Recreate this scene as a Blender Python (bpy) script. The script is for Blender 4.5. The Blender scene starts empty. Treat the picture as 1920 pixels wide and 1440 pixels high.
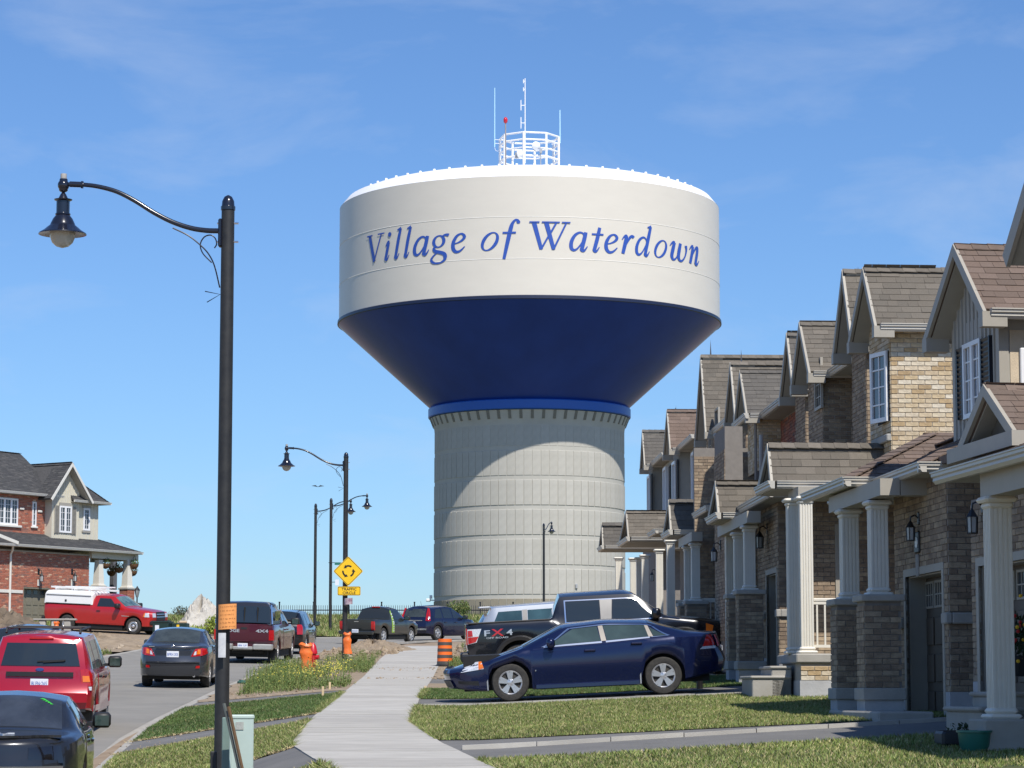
import bpy, bmesh, math, random
import numpy as np
from mathutils import Vector, Matrix, Euler
PI = math.pi
rnd = random.Random(7)
S = bpy.context.scene
COL = S.collection
# ------------------------------------------------------------------ camera, sky, sun, exposure
FPX, CX, CY = 5000.0, 960.0, 720.0            # focal length in pixels of a 1920 x 1440 frame
PITCH, YAW = math.radians(6.617), math.radians(1.252)
cam_d = bpy.data.cameras.new('camera'); cam = bpy.data.objects.new('camera', cam_d); COL.objects.link(cam)
cam_d.sensor_width = 36.0; cam_d.lens = 36.0 * FPX / 1920.0
cam_d.clip_start = 0.5; cam_d.clip_end = 12000
cam.location = (0, 0, 0); cam.rotation_euler = (PI / 2 + PITCH, 0, -YAW)
S.camera = cam
S.render.resolution_x, S.render.resolution_y = 1024, 768
SUN_EL, SUN_AZ = math.radians(52), math.radians(158)      # azimuth clockwise from +Y
sun_dir = Vector((math.sin(SUN_AZ) * math.cos(SUN_EL), math.cos(SUN_AZ) * math.cos(SUN_EL), math.sin(SUN_EL)))
sd = bpy.data.lights.new('sun', 'SUN'); sd.energy = 4.7; sd.angle = math.radians(0.5); sd.color = (1.0, 0.95, 0.87)
so = bpy.data.objects.new('sun', sd); COL.objects.link(so); so.rotation_euler = sun_dir.to_track_quat('Z', 'Y').to_euler()
so.location = (40, -80, 120)
W = bpy.data.worlds.new('World'); S.world = W; W.use_nodes = True
nt = W.node_tree; nt.nodes.clear()
def N(t, ty, **k):
    n = t.nodes.new(ty)
    for a, b in k.items(): setattr(n, a, b)
    return n
wo = N(nt, 'ShaderNodeOutputWorld'); bg = N(nt, 'ShaderNodeBackground'); bg.inputs['Strength'].default_value = 0.11
sky = N(nt, 'ShaderNodeTexSky', sky_type='NISHITA', sun_disc=False, sun_elevation=SUN_EL, sun_rotation=SUN_AZ,
        altitude=200.0, air_density=1.0, dust_density=0.4, ozone_density=2.2)
# thin wispy clouds, laid over the sky by direction
tc = N(nt, 'ShaderNodeTexCoord'); mp = N(nt, 'ShaderNodeMapping'); mp.inputs['Scale'].default_value = (9, 9, 26)
mp.inputs['Rotation'].default_value = (0.06, 0.12, 0)
no = N(nt, 'ShaderNodeTexNoise'); no.inputs['Scale'].default_value = 1.0; no.inputs['Detail'].default_value = 7; no.inputs['Roughness'].default_value = .58
no.inputs['Distortion'].default_value = .35
rp = N(nt, 'ShaderNodeValToRGB'); rp.color_ramp.elements[0].position = .52; rp.color_ramp.elements[1].position = .80
rp.color_ramp.elements[0].color = (0, 0, 0, 1); rp.color_ramp.elements[1].color = (.30, .30, .30, 1)
mx = N(nt, 'ShaderNodeMix', data_type='RGBA'); mx.inputs['B'].default_value = (5.4, 6.1, 7.4, 1)
sx = N(nt, 'ShaderNodeMix', data_type='RGBA', blend_type='MULTIPLY'); sx.inputs['Factor'].default_value = 1; sx.inputs['B'].default_value = (.60, .82, 1.12, 1)
nt.links.new(tc.outputs['Generated'], mp.inputs['Vector']); nt.links.new(mp.outputs[0], no.inputs['Vector'])
nt.links.new(no.outputs['Fac'], rp.inputs[0]); nt.links.new(rp.outputs[0], mx.inputs['Factor'])
nt.links.new(sky.outputs[0], sx.inputs['A']); nt.links.new(sx.outputs['Result'], mx.inputs['A'])
nt.links.new(mx.outputs['Result'], bg.inputs['Color']); nt.links.new(bg.outputs[0], wo.inputs[0])
vs = S.view_settings; vs.view_transform = 'Standard'; vs.look = 'None'; vs.exposure = 0.12; vs.gamma = 1.0; vs.use_curve_mapping = False

# ------------------------------------------------------------------ small maths
_R = Euler((PI / 2 + PITCH, 0, -YAW)).to_matrix()
def ray(u, v):
    d = _R @ Vector(((u - CX) / FPX, (CY - v) / FPX, -1.0)); return d / d.y
def at(u, v, D):
    d = ray(u, v); return Vector((d.x * D, D, d.z * D))
def lerp(a, b, t): return a + (b - a) * t
# ------------------------------------------------------------------ the lie of the land
_Y = [-300, 0, 27.4, 47, 66, 94, 106, 155, 230, 300, 420, 900, 6000]
_Z = [-6, -1.62, -.77, -.17, .38, 1.42, 1.86, 3.5, 5.5, 5.9, 4.5, -8, -60]
def zc(y): return np.interp(y, _Y, _Z)
def droad(y): return np.interp(y, [20, 31, 37, 45, 66, 85, 120, 200, 260], [-.92, -.85, -.70, -.52, -.29, -.18, -.14, -.1, 0])
def rise(y): return np.interp(y, [28, 31, 34, 38, 42, 46, 60, 100, 160], [.035, .055, .045, .036, .036, .045, .055, .03, .0])
def xcurb(y): return np.interp(y, [-40, 0, 20, 28, 31, 37, 45, 52, 66, 90, 104, 112, 122, 127, 131, 135, 140, 165, 200], [0, -1.0, -2.6, -3.5, -4.0, -4.95, -5.25, -5.4, -5.5, -5.2, -4.4, -3.4, -1.4, 1.5, 6, 14, 25, 60, 90])
def xleft(y): return np.interp(y, [-40, 0, 30, 60, 85, 100, 115, 124, 129, 132, 134.5, 137, 141, 146, 165, 200], [-11, -12, -13, -12.6, -11.6, -11.6, -12, -11.8, -10.2, -8, -4.5, -.5, 4, 10, 45, 75])
def xsl(y): return np.interp(y, [0, 20, 27.4, 32.5, 38, 50, 85, 110], [2.0, -.3, -1.26, -1.98, -2.1, -2.15, -2.3, -2.2])
def xsr(y): return np.interp(y, [0, 20, 27.4, 32.5, 38.6, 50, 85, 110], [4.0, 1.4, .44, -.13, -.6, -.62, -.35, -.6])
def G(x, y):
    x = np.asarray(x, float); y = np.asarray(y, float)
    z0 = zc(y); xc = xcurb(y); xl = xleft(y); xs = np.maximum(xsl(y), xc + 1.0); dr = droad(y)
    r = z0 + rise(y) * np.clip(x - .3, 0, 6.4)
    f = np.clip((xs - x) / (xs - xc), 0, 1)
    verge = z0 + (dr + .13) * f
    road = z0 + dr + .05 * (1 - np.clip(np.abs((x - (xl + xc) / 2) / ((xc - xl) / 2)), 0, 1) ** 2)
    left = z0 + dr + .12 + .035 * np.clip(xl - x, 0, 24)
    out = np.where(x > xs, r, np.where(x > xc, verge, np.where(x > xl, road, left)))
    far = np.clip((y - 170) / 40, 0, 1)
    return out * (1 - far) + z0 * far
def g(x, y): return float(G(x, y))
def ground_hit(u, v):
    d = ray(u, v); ts = np.arange(8, 300, .05); h = ts * d.z - G(ts * d.x, ts)
    i = np.argmax(h < 0) if (h < 0).any() else len(ts) - 1
    t = ts[i]; return Vector((d.x * t, t, d.z * t))

# ------------------------------------------------------------------ materials
MATS = {}
def mat(name, col, rough=.6, var=.12, vscale=6.0, bump=0.0, bscale=40.0, metal=0.0, coat=0.0, spec=.5, piece=None, alpha=None, emit=None, coords='Object', col2=None, detail=4.0, stretch=None):
    """procedural surface: base colour with mottling, optional per-piece colour ramp, fine relief"""
    if name in MATS: return MATS[name]
    m = bpy.data.materials.new(name); m.use_nodes = True; t = m.node_tree; b = t.nodes['Principled BSDF']
    b.inputs['Roughness'].default_value = rough; b.inputs['Metallic'].default_value = metal
    b.inputs['Coat Weight'].default_value = coat; b.inputs['Coat Roughness'].default_value = .03
    b.inputs['Specular IOR Level'].default_value = spec
    tcn = N(t, 'ShaderNodeTexCoord'); src = tcn.outputs[coords]
    if stretch:
        mm = N(t, 'ShaderNodeMapping'); mm.inputs['Scale'].default_value = stretch; t.links.new(src, mm.inputs[0]); src = mm.outputs[0]
    c4 = (*col, 1)
    last = None
    if piece:
        oi = N(t, 'ShaderNodeObjectInfo'); ge = N(t, 'ShaderNodeNewGeometry')
        ad = N(t, 'ShaderNodeMath', operation='ADD'); fr = N(t, 'ShaderNodeMath', operation='FRACT')
        t.links.new(oi.outputs['Random'], ad.inputs[0]); t.links.new(ge.outputs['Random Per Island'], ad.inputs[1]); t.links.new(ad.outputs[0], fr.inputs[0])
        cr = N(t, 'ShaderNodeValToRGB'); cr.color_ramp.interpolation = 'LINEAR'
        e = cr.color_ramp.elements
        while len(e) < len(piece): e.new(.5)
        for i, (p, c) in enumerate(piece): e[i].position = p; e[i].color = (*c, 1)
        t.links.new(fr.outputs[0], cr.inputs[0]); last = cr.outputs[0]
    if var > 0 or col2:
        nz = N(t, 'ShaderNodeTexNoise'); nz.inputs['Scale'].default_value = vscale; nz.inputs['Detail'].default_value = detail; nz.inputs['Roughness'].default_value = .6
        t.links.new(src, nz.inputs['Vector'])
        mr = N(t, 'ShaderNodeMapRange'); mr.inputs['From Min'].default_value = .3; mr.inputs['From Max'].default_value = .7
        t.links.new(nz.outputs['Fac'], mr.inputs['Value'])
        mi = N(t, 'ShaderNodeMix', data_type='RGBA')
        if col2:
            mi.inputs['B'].default_value = (*col2, 1)
            t.links.new(mr.outputs[0], mi.inputs['Factor'])
            if last: t.links.new(last, mi.inputs['A'])
            else: mi.inputs['A'].default_value = c4
            last = mi.outputs['Result']
        else:
            mr.inputs['To Min'].default_value = 1 - var; mr.inputs['To Max'].default_value = 1 + var
            mi.blend_type = 'MULTIPLY'; mi.inputs['Factor'].default_value = 1
            if last: t.links.new(last, mi.inputs['A'])
            else: mi.inputs['A'].default_value = c4
            t.links.new(mr.outputs[0], mi.inputs['B']); last = mi.outputs['Result']
    if last: t.links.new(last, b.inputs['Base Color'])
    else: b.inputs['Base Color'].default_value = c4
    if bump > 0:
        n2 = N(t, 'ShaderNodeTexNoise'); n2.inputs['Scale'].default_value = bscale; n2.inputs['Detail'].default_value = 3
        t.links.new(src, n2.inputs['Vector'])
        bu = N(t, 'ShaderNodeBump'); bu.inputs['Strength'].default_value = bump; bu.inputs['Distance'].default_value = .02
        t.links.new(n2.outputs['Fac'], bu.inputs['Height']); t.links.new(bu.outputs[0], b.inputs['Normal'])
    if emit: b.inputs['Emission Color'].default_value = (*emit[:3], 1); b.inputs['Emission Strength'].default_value = emit[3]
    MATS[name] = m; return m

# ------------------------------------------------------------------ mesh building
class MB:
    def __init__(s): s.v = []; s.f = []; s.m = []; s.k = 0
    def add(s, vs_, fs_, k=None):
        o = len(s.v); s.v.extend([tuple(p) for p in vs_]); s.f.extend([tuple(i + o for i in f) for f in fs_]); s.m.extend([s.k if k is None else k] * len(fs_)); return s
    def box(s, a, b, k=None):
        x0, x1 = sorted((a[0], b[0])); y0, y1 = sorted((a[1], b[1])); z0, z1 = sorted((a[2], b[2]))
        return s.add([(x0, y0, z0), (x1, y0, z0), (x1, y1, z0), (x0, y1, z0), (x0, y0, z1), (x1, y0, z1), (x1, y1, z1), (x0, y1, z1)],
                     [(0, 3, 2, 1), (4, 5, 6, 7), (0, 1, 5, 4), (1, 2, 6, 5), (2, 3, 7, 6), (3, 0, 4, 7)], k)
    def bevbox(s, a, b, r=.02, k=None):
        """box with chamfered vertical and horizontal edges"""
        x0, x1 = sorted((a[0], b[0])); y0, y1 = sorted((a[1], b[1])); z0, z1 = sorted((a[2], b[2]))
        r = min(r, (x1 - x0) / 2.1, (y1 - y0) / 2.1, (z1 - z0) / 2.1)
        def ring(z, i):
            X0, X1, Y0, Y1 = x0 + i, x1 - i, y0 + i, y1 - i
            return [(X0 + r, Y0, z), (X1 - r, Y0, z), (X1, Y0 + r, z), (X1, Y1 - r, z), (X1 - r, Y1, z), (X0 + r, Y1, z), (X0, Y1 - r, z), (X0, Y0 + r, z)]
        rs = [ring(z0, r * .7), ring(z0 + r, 0), ring(z1 - r, 0), ring(z1, r * .7)]
        vs_ = [p for q in rs for p in q]; fs_ = [tuple(range(7, -1, -1)), tuple(range(24, 32))]
        for j in range(3):
            for i in range(8): fs_.append((j * 8 + i, j * 8 + (i + 1) % 8, j * 8 + 8 + (i + 1) % 8, j * 8 + 8 + i))
        return s.add(vs_, fs_, k)
    def quad(s, a, b, c, d, k=None): return s.add([a, b, c, d], [(0, 1, 2, 3)], k)
    def slab(s, pts, n, t, k=None):
        """polygon pts extruded by t against normal n"""
        n = Vector(n); q = [tuple(Vector(p) - n * t) for p in pts]; m = len(pts)
        return s.add(list(pts) + q, [tuple(range(m)), tuple(range(2 * m - 1, m - 1, -1))] + [(i, i + m, (i + 1) % m + m, (i + 1) % m) for i in range(m)], k)
    def lathe(s, prof, seg=24, c=(0, 0, 0), axis='z', k=None, cap=True, a0=0.0, a1=2 * PI):
        full = abs(a1 - a0 - 2 * PI) < 1e-6; n = seg if full else seg + 1; vs_ = []
        for r, z in prof:
            for i in range(n):
                a = a0 + (a1 - a0) * i / seg; x, y = r * math.cos(a), r * math.sin(a)
                p = (x, y, z) if axis == 'z' else ((z, x, y) if axis == 'x' else (x, z, y))
                vs_.append((p[0] + c[0], p[1] + c[1], p[2] + c[2]))
        fs_ = []
        for j in range(len(prof) - 1):
            for i in range(seg):
                i2 = (i + 1) % n if full else i + 1
                q = (j * n + i, j * n + i2, (j + 1) * n + i2, (j + 1) * n + i)
                fs_.append(q[::-1] if axis == 'y' else q)
        if cap and full:
            if prof[0][0] > 1e-5: fs_.append(tuple(range(n))[::-1] if axis != 'y' else tuple(range(n)))
            if prof[-1][0] > 1e-5:
                o = (len(prof) - 1) * n; fs_.append(tuple(range(o, o + n)) if axis != 'y' else tuple(range(o, o + n))[::-1])
        return s.add(vs_, fs_, k)
    def tube(s, pts, r, seg=8, k=None, cap=True):
        P = [Vector(p) for p in pts]; vs_ = []; n = len(P)
        rr = r if hasattr(r, '__len__') else [r] * n
        up = Vector((0, 0, 1)); pr = None
        for i, p in enumerate(P):
            d = (P[min(i + 1, n - 1)] - P[max(i - 1, 0)]).normalized()
            a = d.cross(up if abs(d.z) < .95 else Vector((0, 1, 0))).normalized() if pr is None else (pr - d * pr.dot(d)).normalized()
            pr = a; b = d.cross(a)
            for j in range(seg):
                t = 2 * PI * j / seg; vs_.append(p + (a * math.cos(t) + b * math.sin(t)) * rr[i])
        fs_ = [(i * seg + j, i * seg + (j + 1) % seg, (i + 1) * seg + (j + 1) % seg, (i + 1) * seg + j) for i in range(n - 1) for j in range(seg)]
        if cap: fs_ += [tuple(range(seg))[::-1], tuple(range((n - 1) * seg, n * seg))]
        return s.add(vs_, fs_, k)
    def bar(s, a, b, w, h, up=(0, 0, 1), k=None):
        a, b = Vector(a), Vector(b); d = (b - a).normalized(); U = Vector(up); sd_ = d.cross(U).normalized(); U = sd_.cross(d)
        vs_ = [p + sd_ * i * w / 2 + U * j * h / 2 for p in (a, b) for i, j in ((-1, -1), (1, -1), (1, 1), (-1, 1))]
        return s.add(vs_, [(0, 1, 2, 3), (7, 6, 5, 4), (0, 4, 5, 1), (1, 5, 6, 2), (2, 6, 7, 3), (3, 7, 4, 0)], k)
    def grid(s, P, k=None, flip=False):
        n, m = len(P), len(P[0]); vs_ = [p for r in P for p in r]
        fs_ = [(i * m + j, i * m + j + 1, (i + 1) * m + j + 1, (i + 1) * m + j) for i in range(n - 1) for j in range(m - 1)]
        if flip: fs_ = [f[::-1] for f in fs_]
        return s.add(vs_, fs_, k)
    def sphere(s, c, r, seg=12, rings=8, sq=(1, 1, 1), k=None):
        vs_ = [(c[0], c[1], c[2] - r * sq[2])]
        for i in range(1, rings):
            a = -PI / 2 + PI * i / rings
            for j in range(seg):
                t = 2 * PI * j / seg; vs_.append((c[0] + r * sq[0] * math.cos(a) * math.cos(t), c[1] + r * sq[1] * math.cos(a) * math.sin(t), c[2] + r * sq[2] * math.sin(a)))
        vs_.append((c[0], c[1], c[2] + r * sq[2])); L = len(vs_) - 1
        fs_ = [(0, 1 + (j + 1) % seg, 1 + j) for j in range(seg)]
        for i in range(rings - 2):
            for j in range(seg): fs_.append((1 + i * seg + j, 1 + i * seg + (j + 1) % seg, 1 + (i + 1) * seg + (j + 1) % seg, 1 + (i + 1) * seg + j))
        o = 1 + (rings - 2) * seg
        fs_ += [(o + j, o + (j + 1) % seg, L) for j in range(seg)]
        return s.add(vs_, fs_, k)
    def mesh(s, name, m, smooth=None):
        me = bpy.data.meshes.new(name); me.from_pydata(s.v, [], s.f)
        for q in (m if isinstance(m, (list, tuple)) else [m]): me.materials.append(q)
        if any(s.m): me.polygons.foreach_set('material_index', s.m)
        if smooth is not None:
            me.polygons.foreach_set('use_smooth', [True] * len(s.f)); me.set_sharp_from_angle(angle=math.radians(smooth))
        me.update(); return me
    def build(s, name, m, parent=None, smooth=None, loc=None):
        return link(name, s.mesh(name, m, smooth), parent, loc)
def link(name, me, parent=None, loc=None):
    o = bpy.data.objects.new(name, me); COL.objects.link(o)
    if parent is not None: o.parent = parent
    if loc is not None: o.location = loc
    return o
def tag(o, label=None, cat=None, group=None, kind=None):
    if label: o['label'] = label
    if cat: o['category'] = cat
    if group: o['group'] = group
    if kind: o['kind'] = kind
    return o
def thing(name, label, cat, loc, rz=0.0, group=None, rot=None):
    o = bpy.data.objects.new(name, None); o.empty_display_size = .3; COL.objects.link(o); o.location = loc
    o.rotation_euler = rot if rot else (0, 0, rz)
    return tag(o, label, cat, group)
def copy_tree(o, parent=None):
    c = o.copy(); COL.objects.link(c)
    if parent is not None: c.parent = parent
    for ch in list(o.children): copy_tree(ch, c)
    return c
def text_geo(s, size=1.0, bold=0.0, sx=1.0):
    """flat lettering from the built-in font: (verts, faces, width, height) lower-left at the origin"""
    cu = bpy.data.curves.new('t', 'FONT'); cu.body = s; cu.size = 1.0; cu.offset = bold; cu.resolution_u = 2; cu.align_x = 'LEFT'
    o = bpy.data.objects.new('t', cu); COL.objects.link(o)
    dg = bpy.context.evaluated_depsgraph_get(); me = bpy.data.meshes.new_from_object(o.evaluated_get(dg))
    vs_ = [tuple(v.co) for v in me.vertices]; fs_ = [tuple(p.vertices) for p in me.polygons]
    bpy.data.objects.remove(o); bpy.data.meshes.remove(me)
    if not vs_: return [], [], 0, 0
    x0 = min(v[0] for v in vs_); y0 = min(v[1] for v in vs_); x1 = max(v[0] for v in vs_); y1 = max(v[1] for v in vs_)
    k = size / (y1 - y0)
    return [((v[0] - x0) * k * sx, (v[1] - y0) * k, 0) for v in vs_], fs_, (x1 - x0) * k * sx, size
def put_text(mb, s, size, org, ex, ey, bold=.01, width=None, center=False, k=None):
    vs_, fs_, w, h = text_geo(s, size, bold)
    q = (width / w) if width else 1.0
    org, ex, ey = Vector(org), Vector(ex), Vector(ey)
    off = -(w * q) / 2 if center else 0
    mb.add([org + ex * (v[0] * q + off) + ey * v[1] for v in vs_], fs_, k); return w * q
# ------------------------------------------------------------------ setting: ground, road, pavement, lawns
m_soil = mat('soil', (.23, .165, .105), .95, col2=(.33, .25, .17), vscale=1.3, bump=.6, bscale=9)
m_field = mat('field grass', (.075, .10, .032), .95, col2=(.17, .15, .07), vscale=.35, bump=.4, bscale=6)
m_asph = mat('asphalt', (.20, .19, .17), .92, col2=(.265, .25, .22), vscale=.7, bump=.25, bscale=160, detail=8)
m_drive = mat('driveway asphalt', (.13, .127, .122), .9, col2=(.185, .178, .168), vscale=1.1, bump=.3, bscale=200, detail=8)
m_conc = mat('concrete', (.40, .38, .34), .9, col2=(.31, .29, .25), vscale=2.2, bump=.2, bscale=60, detail=7)
m_slab = mat('pavement concrete', (.42, .40, .36), .9, var=.16, vscale=1.4, bump=.25, bscale=70, detail=8, piece=[(0, (.40, .38, .34)), (.5, (.445, .425, .385)), (1, (.38, .36, .325))], stretch=(1, 3.2, 1))
m_turf = mat('turf soil', (.055, .075, .022), .95, col2=(.13, .115, .05), vscale=1.6, bump=.5, bscale=30)
m_dirt = mat('trampled dirt', (.36, .28, .19), .95, col2=(.22, .165, .11), vscale=1.8, bump=.8, bscale=14, detail=8)

def sheet(name, xl, xr, y0, y1, off, m, nx=8, step=.5, kind='structure', parent=None, wob=0.0):
    n = max(2, int((y1 - y0) / step) + 1); P = []
    for y in np.linspace(y0, y1, n):
        a, b = (xl(y) if callable(xl) else xl), (xr(y) if callable(xr) else xr)
        if wob: a += wob * math.sin(y * 2.1) * .5 + wob * math.sin(y * 5.3 + 1) * .3; b += wob * math.sin(y * 1.7 + 2) * .5 + wob * math.sin(y * 4.9) * .3
        xs_ = np.linspace(a, b, nx); P.append([(x, y, g(x, y) + off) for x in xs_])
    o = MB().grid(P).build(name, m, parent, smooth=60)
    return tag(o, kind=kind) if kind else o

# one base sheet to the horizon
xs_ = np.concatenate([[-6000, -2000, -600, -200, -100, -70, -50], np.arange(-40, 40.1, 1.0), [50, 70, 100, 200, 600, 2000, 6000]])
ys_ = np.concatenate([[-300, -100, -40], np.arange(-20, 262, 1.0), [270, 285, 300, 330, 370, 420, 500, 650, 900, 1500, 3000, 6000]])
XX, YY = np.meshgrid(xs_, ys_); ZZ = G(XX, YY) - .09
MB().grid([[(XX[i, j], YY[i, j], ZZ[i, j]) for j in range(XX.shape[1])] for i in range(XX.shape[0])]).build('ground', m_soil, smooth=60)['kind'] = 'structure'
# the field round the foot of the tower
MB().grid([[(x, y, g(x, y) - .03) for x in np.linspace(-220, 220, 45)] for y in np.linspace(168, 330, 55)]).build('field', m_field, smooth=60)['kind'] = 'structure'
sheet('road', lambda y: xleft(y), lambda y: xcurb(y) - .32, 6, 160, 0, m_asph, 12, .75)
# kerb with its gutter, both sides
def kerb(name, xf, sgn, y0, y1):
    k = MB(); P = []
    for y in np.arange(y0, y1 + .01, 1.0):
        x = float(xf(y)); zr = float(zc(y) + droad(y)); q = [(-.36, .006), (-.02, -.004), (.0, .115), (.02, .135), (.15, .137), (.16, .05)]
        P.append([(x + sgn * a, y, zr + b) for a, b in q])
    return k.grid(P, flip=sgn < 0).build(name, m_conc, smooth=30)
kerb('kerb', xcurb, 1, 8, 150)['kind'] = 'structure'
kerb('kerb', xleft, -1, 20, 150)['kind'] = 'structure'

# pavement: one slab per bay, joints left open
pav = sheet('sidewalk', lambda y: xsl(y) - .02, lambda y: xsr(y) + .02, 16, 106, -.03, m_soil, 5, 1.0)
y = 17.0; i = 0
while y < 105:
    L = 1.52; d = rnd.uniform(-.004, .004); P = []
    for yy in np.linspace(y + .008, y + L - .008, 4): P.append([(x, yy, g(x, yy) + .022 + d) for x in np.linspace(float(xsl(yy)), float(xsr(yy)), 5)])
    b = MB().grid(P); top = [P[0][j] for j in range(5)]
    for A, fl in ((P[0], False), (P[-1], True)):
        b.grid([[(p[0], p[1], p[2] - .08) for p in A], A], flip=not fl)
    for c, fl in ((0, True), (-1, False)):
        A = [r[c] for r in P]; b.grid([[(p[0], p[1], p[2] - .08) for p in A], A], flip=not fl)
    b.build('slab', m_slab, pav); y += L; i += 1

xR = 6.6
# driveways and aprons
def drive(y0, y1, xa, xb, off=.004, skew=0.0, m=None, name='driveway'):
    n = 12; P = []
    for t in np.linspace(0, 1, n):
        r = []
        for q in np.linspace(0, 1, 14):
            y_ = lerp(y0, y1, t); a = xa(y_) if callable(xa) else xa; b = xb(y_) if callable(xb) else xb
            x = lerp(a, b, q); yy = y_ + skew * (x - a); r.append((x, yy, g(x, yy) + off))
        P.append(r)
    return tag(MB().grid(P).build(name, m or m_drive, smooth=60), kind='structure')
aprons = [(28.6, 31.7), (39.4, 42.0), (52.8, 55.2)]
for a in aprons: drive(a[0], a[1], lambda y: float(xcurb(y)) + .16, lambda y: float(xsl(y)))
SK = .16
drives = [(29.0, 33.4), (45.3, 49.0), (60.2, 65.0)]
for a in drives: drive(a[0], a[1], lambda y: float(xsr(y)), xR, skew=SK if a[0] < 40 else .03)
# concrete edging between paired driveways, cast in lengths
def edging(yf, xa, xb, w=.16, n=8):
    p = bpy.data.objects.new('driveway_edging', None); COL.objects.link(p); p['kind'] = 'structure'
    for i in range(n):
        x0 = lerp(xa, xb, i / n) + .006; x1 = lerp(xa, xb, (i + 1) / n) - .006; b = MB(); d = rnd.uniform(-.006, .006)
        y0, y1 = yf(x0), yf(x1); z0, z1 = g(x0, y0) + .05 + d, g(x1, y1) + .05 + d
        q = [(x0, y0 - w / 2, z0), (x1, y1 - w / 2, z1), (x1, y1 + w / 2, z1), (x0, y0 + w / 2, z0)]
        b.add([*q, *[(a, c, e - .12) for a, c, e in q]], [(0, 1, 2, 3), (0, 4, 5, 1), (1, 5, 6, 2), (2, 6, 7, 3), (3, 7, 4, 0)])
        b.build('edging_stone', m_slab, p)
edging(lambda x: 31.2 + SK * (x + .2), .1, 6.2, n=7)
edging(lambda x: 45.2 + .03 * x, -.5, 5.0, n=6)

# lawns: a soil sheet each; blades are grown on them at the end
lawns = []
def lawn(y0, y1, xa, xb, skew=0.0, dens=900, h=.07):
    fa = xa if callable(xa) else (lambda y: xa); fb = xb if callable(xb) else (lambda y: xb)
    P = []
    for t in np.linspace(0, 1, max(4, int((y1 - y0) * 1.5))):
        y_ = lerp(y0, y1, t); r = []
        for q in np.linspace(0, 1, 14):
            x = lerp(fa(y_), fb(y_), q); yy = y_ + skew * (x - fa(y_)); r.append((x, yy, g(x, yy) + .015))
        P.append(r)
    tag(MB().grid(P).build('lawn', m_turf, smooth=60), kind='structure')
    lawns.append((y0, y1, fa, fb, skew, dens, h))
kb = lambda y: float(xcurb(y)) + .17
sl = lambda y: float(xsl(y)) - .03
sr = lambda y: float(xsr(y)) + .03
lawn(22, 28.55, kb, sl, dens=900)
lawn(31.75, 39.35, kb, sl)
lawn(42.05, 52.75, kb, sl)
lawn(19, 28.95, sr, xR, SK, dens=900)
lawn(33.45, 45.1, sr, xR, .03)
lawn(49.05, 55.5, sr, xR, .03)
lawn(60, 75, lambda y: 5.2, xR, 0, 300)
lawn(134, 168, lambda y: -30.0, lambda y: float(xleft(y)) - .3, 0, 60, .12)
lawn(66, 94, lambda y: float(xleft(y)) - 9, lambda y: float(xleft(y)) - .3, 0, 60, .1)
# bare dirt: building plots beside the pavement, verge, and the yard under the red truck
sheet('dirt_verge', lambda y: float(xcurb(y)) + .17, lambda y: float(xsl(y)) + .05, 55.2, 109, .012, m_dirt, 8, .6, wob=.15)
sheet('dirt_plot', lambda y: float(xsr(y)) - .1, 3.4, 65.2, 112, .012, m_dirt, 10, .6, wob=.3)
sheet('dirt_plot', lambda y: float(xsr(y)) - .1, 5.6, 55.6, 60.1, .012, m_dirt, 10, .6, wob=.2)
sheet('dirt_yard', lambda y: float(xleft(y)) - 19, lambda y: float(xleft(y)) - .25, 96, 132, .012, m_dirt, 12, 1.0, wob=.4)

# ------------------------------------------------------------------ heaps of earth and rubble
def mound(name, label, cat, cx, cy, rx, ry, h, m, seed=0, n=26, rough=.35, group=None):
    r = random.Random(seed); ph = [r.uniform(0, 6) for _ in range(8)]; P = []
    nse = np.random.RandomState(seed).rand(n + 1, n * 2 + 1)
    for i in range(n + 1):
        t = i / n; row = []
        for j in range(n * 2 + 1):
            a = 2 * PI * j / (n * 2); k = 1 + .16 * math.sin(3 * a + ph[0]) + .1 * math.sin(5 * a + ph[1]) + .06 * math.sin(9 * a + ph[2])
            x, y_ = cx + rx * t * k * math.cos(a), cy + ry * t * k * math.sin(a)
            zz = h * (max(0, 1 - t ** 1.6)) * (1 + .25 * math.sin(4 * a + ph[3] + 3 * t)) + h * rough * (nse[i, j % (n * 2)] - .5) * (1 - t ** 4)
            row.append((x, y_, g(x, y_) - .03 + max(0, zz)))
        P.append(row)
    o = MB().grid(P).build(name, m, smooth=20); return tag(o, label, cat, group)
def rubble(name, cx, cy, rx, ry, count, s0, s1, m, seed=0, zf=None):
    r = random.Random(seed); b = MB()
    for _ in range(count):
        a = r.uniform(0, 2 * PI); t = math.sqrt(r.random()); x, y_ = cx + rx * t * math.cos(a), cy + ry * t * math.sin(a)
        s = r.uniform(s0, s1) * (1 if r.random() < .8 else 1.7); M = Euler((r.uniform(0, 6), r.uniform(0, 6), r.uniform(0, 6))).to_matrix()
        z = g(x, y_) + (zf(x, y_) if zf else 0)
        q = [(-1, 0, 0), (1, 0, 0), (0, -1, 0), (0, 1, 0), (0, 0, -1), (0, 0, 1)]
        vs_ = [M @ Vector(p) * s * r.uniform(.6, 1.2) + Vector((x, y_, z + s * .3)) for p in q]
        b.add(vs_, [(0, 2, 5), (2, 1, 5), (1, 3, 5), (3, 0, 5), (2, 0, 4), (1, 2, 4), (3, 1, 4), (0, 3, 4)])
    return tag(b.build(name, m), kind='stuff')
m_clod = mat('earth clods', (.25, .185, .125), .95, var=.2, piece=[(0, (.20, .145, .095)), (.5, (.30, .23, .155)), (1, (.38, .31, .23))], bump=.5, bscale=20)
m_rock = mat('pale rock', (.55, .52, .46), .9, var=.2, vscale=3, bump=.8, bscale=5, col2=(.40, .37, .32))
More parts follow.
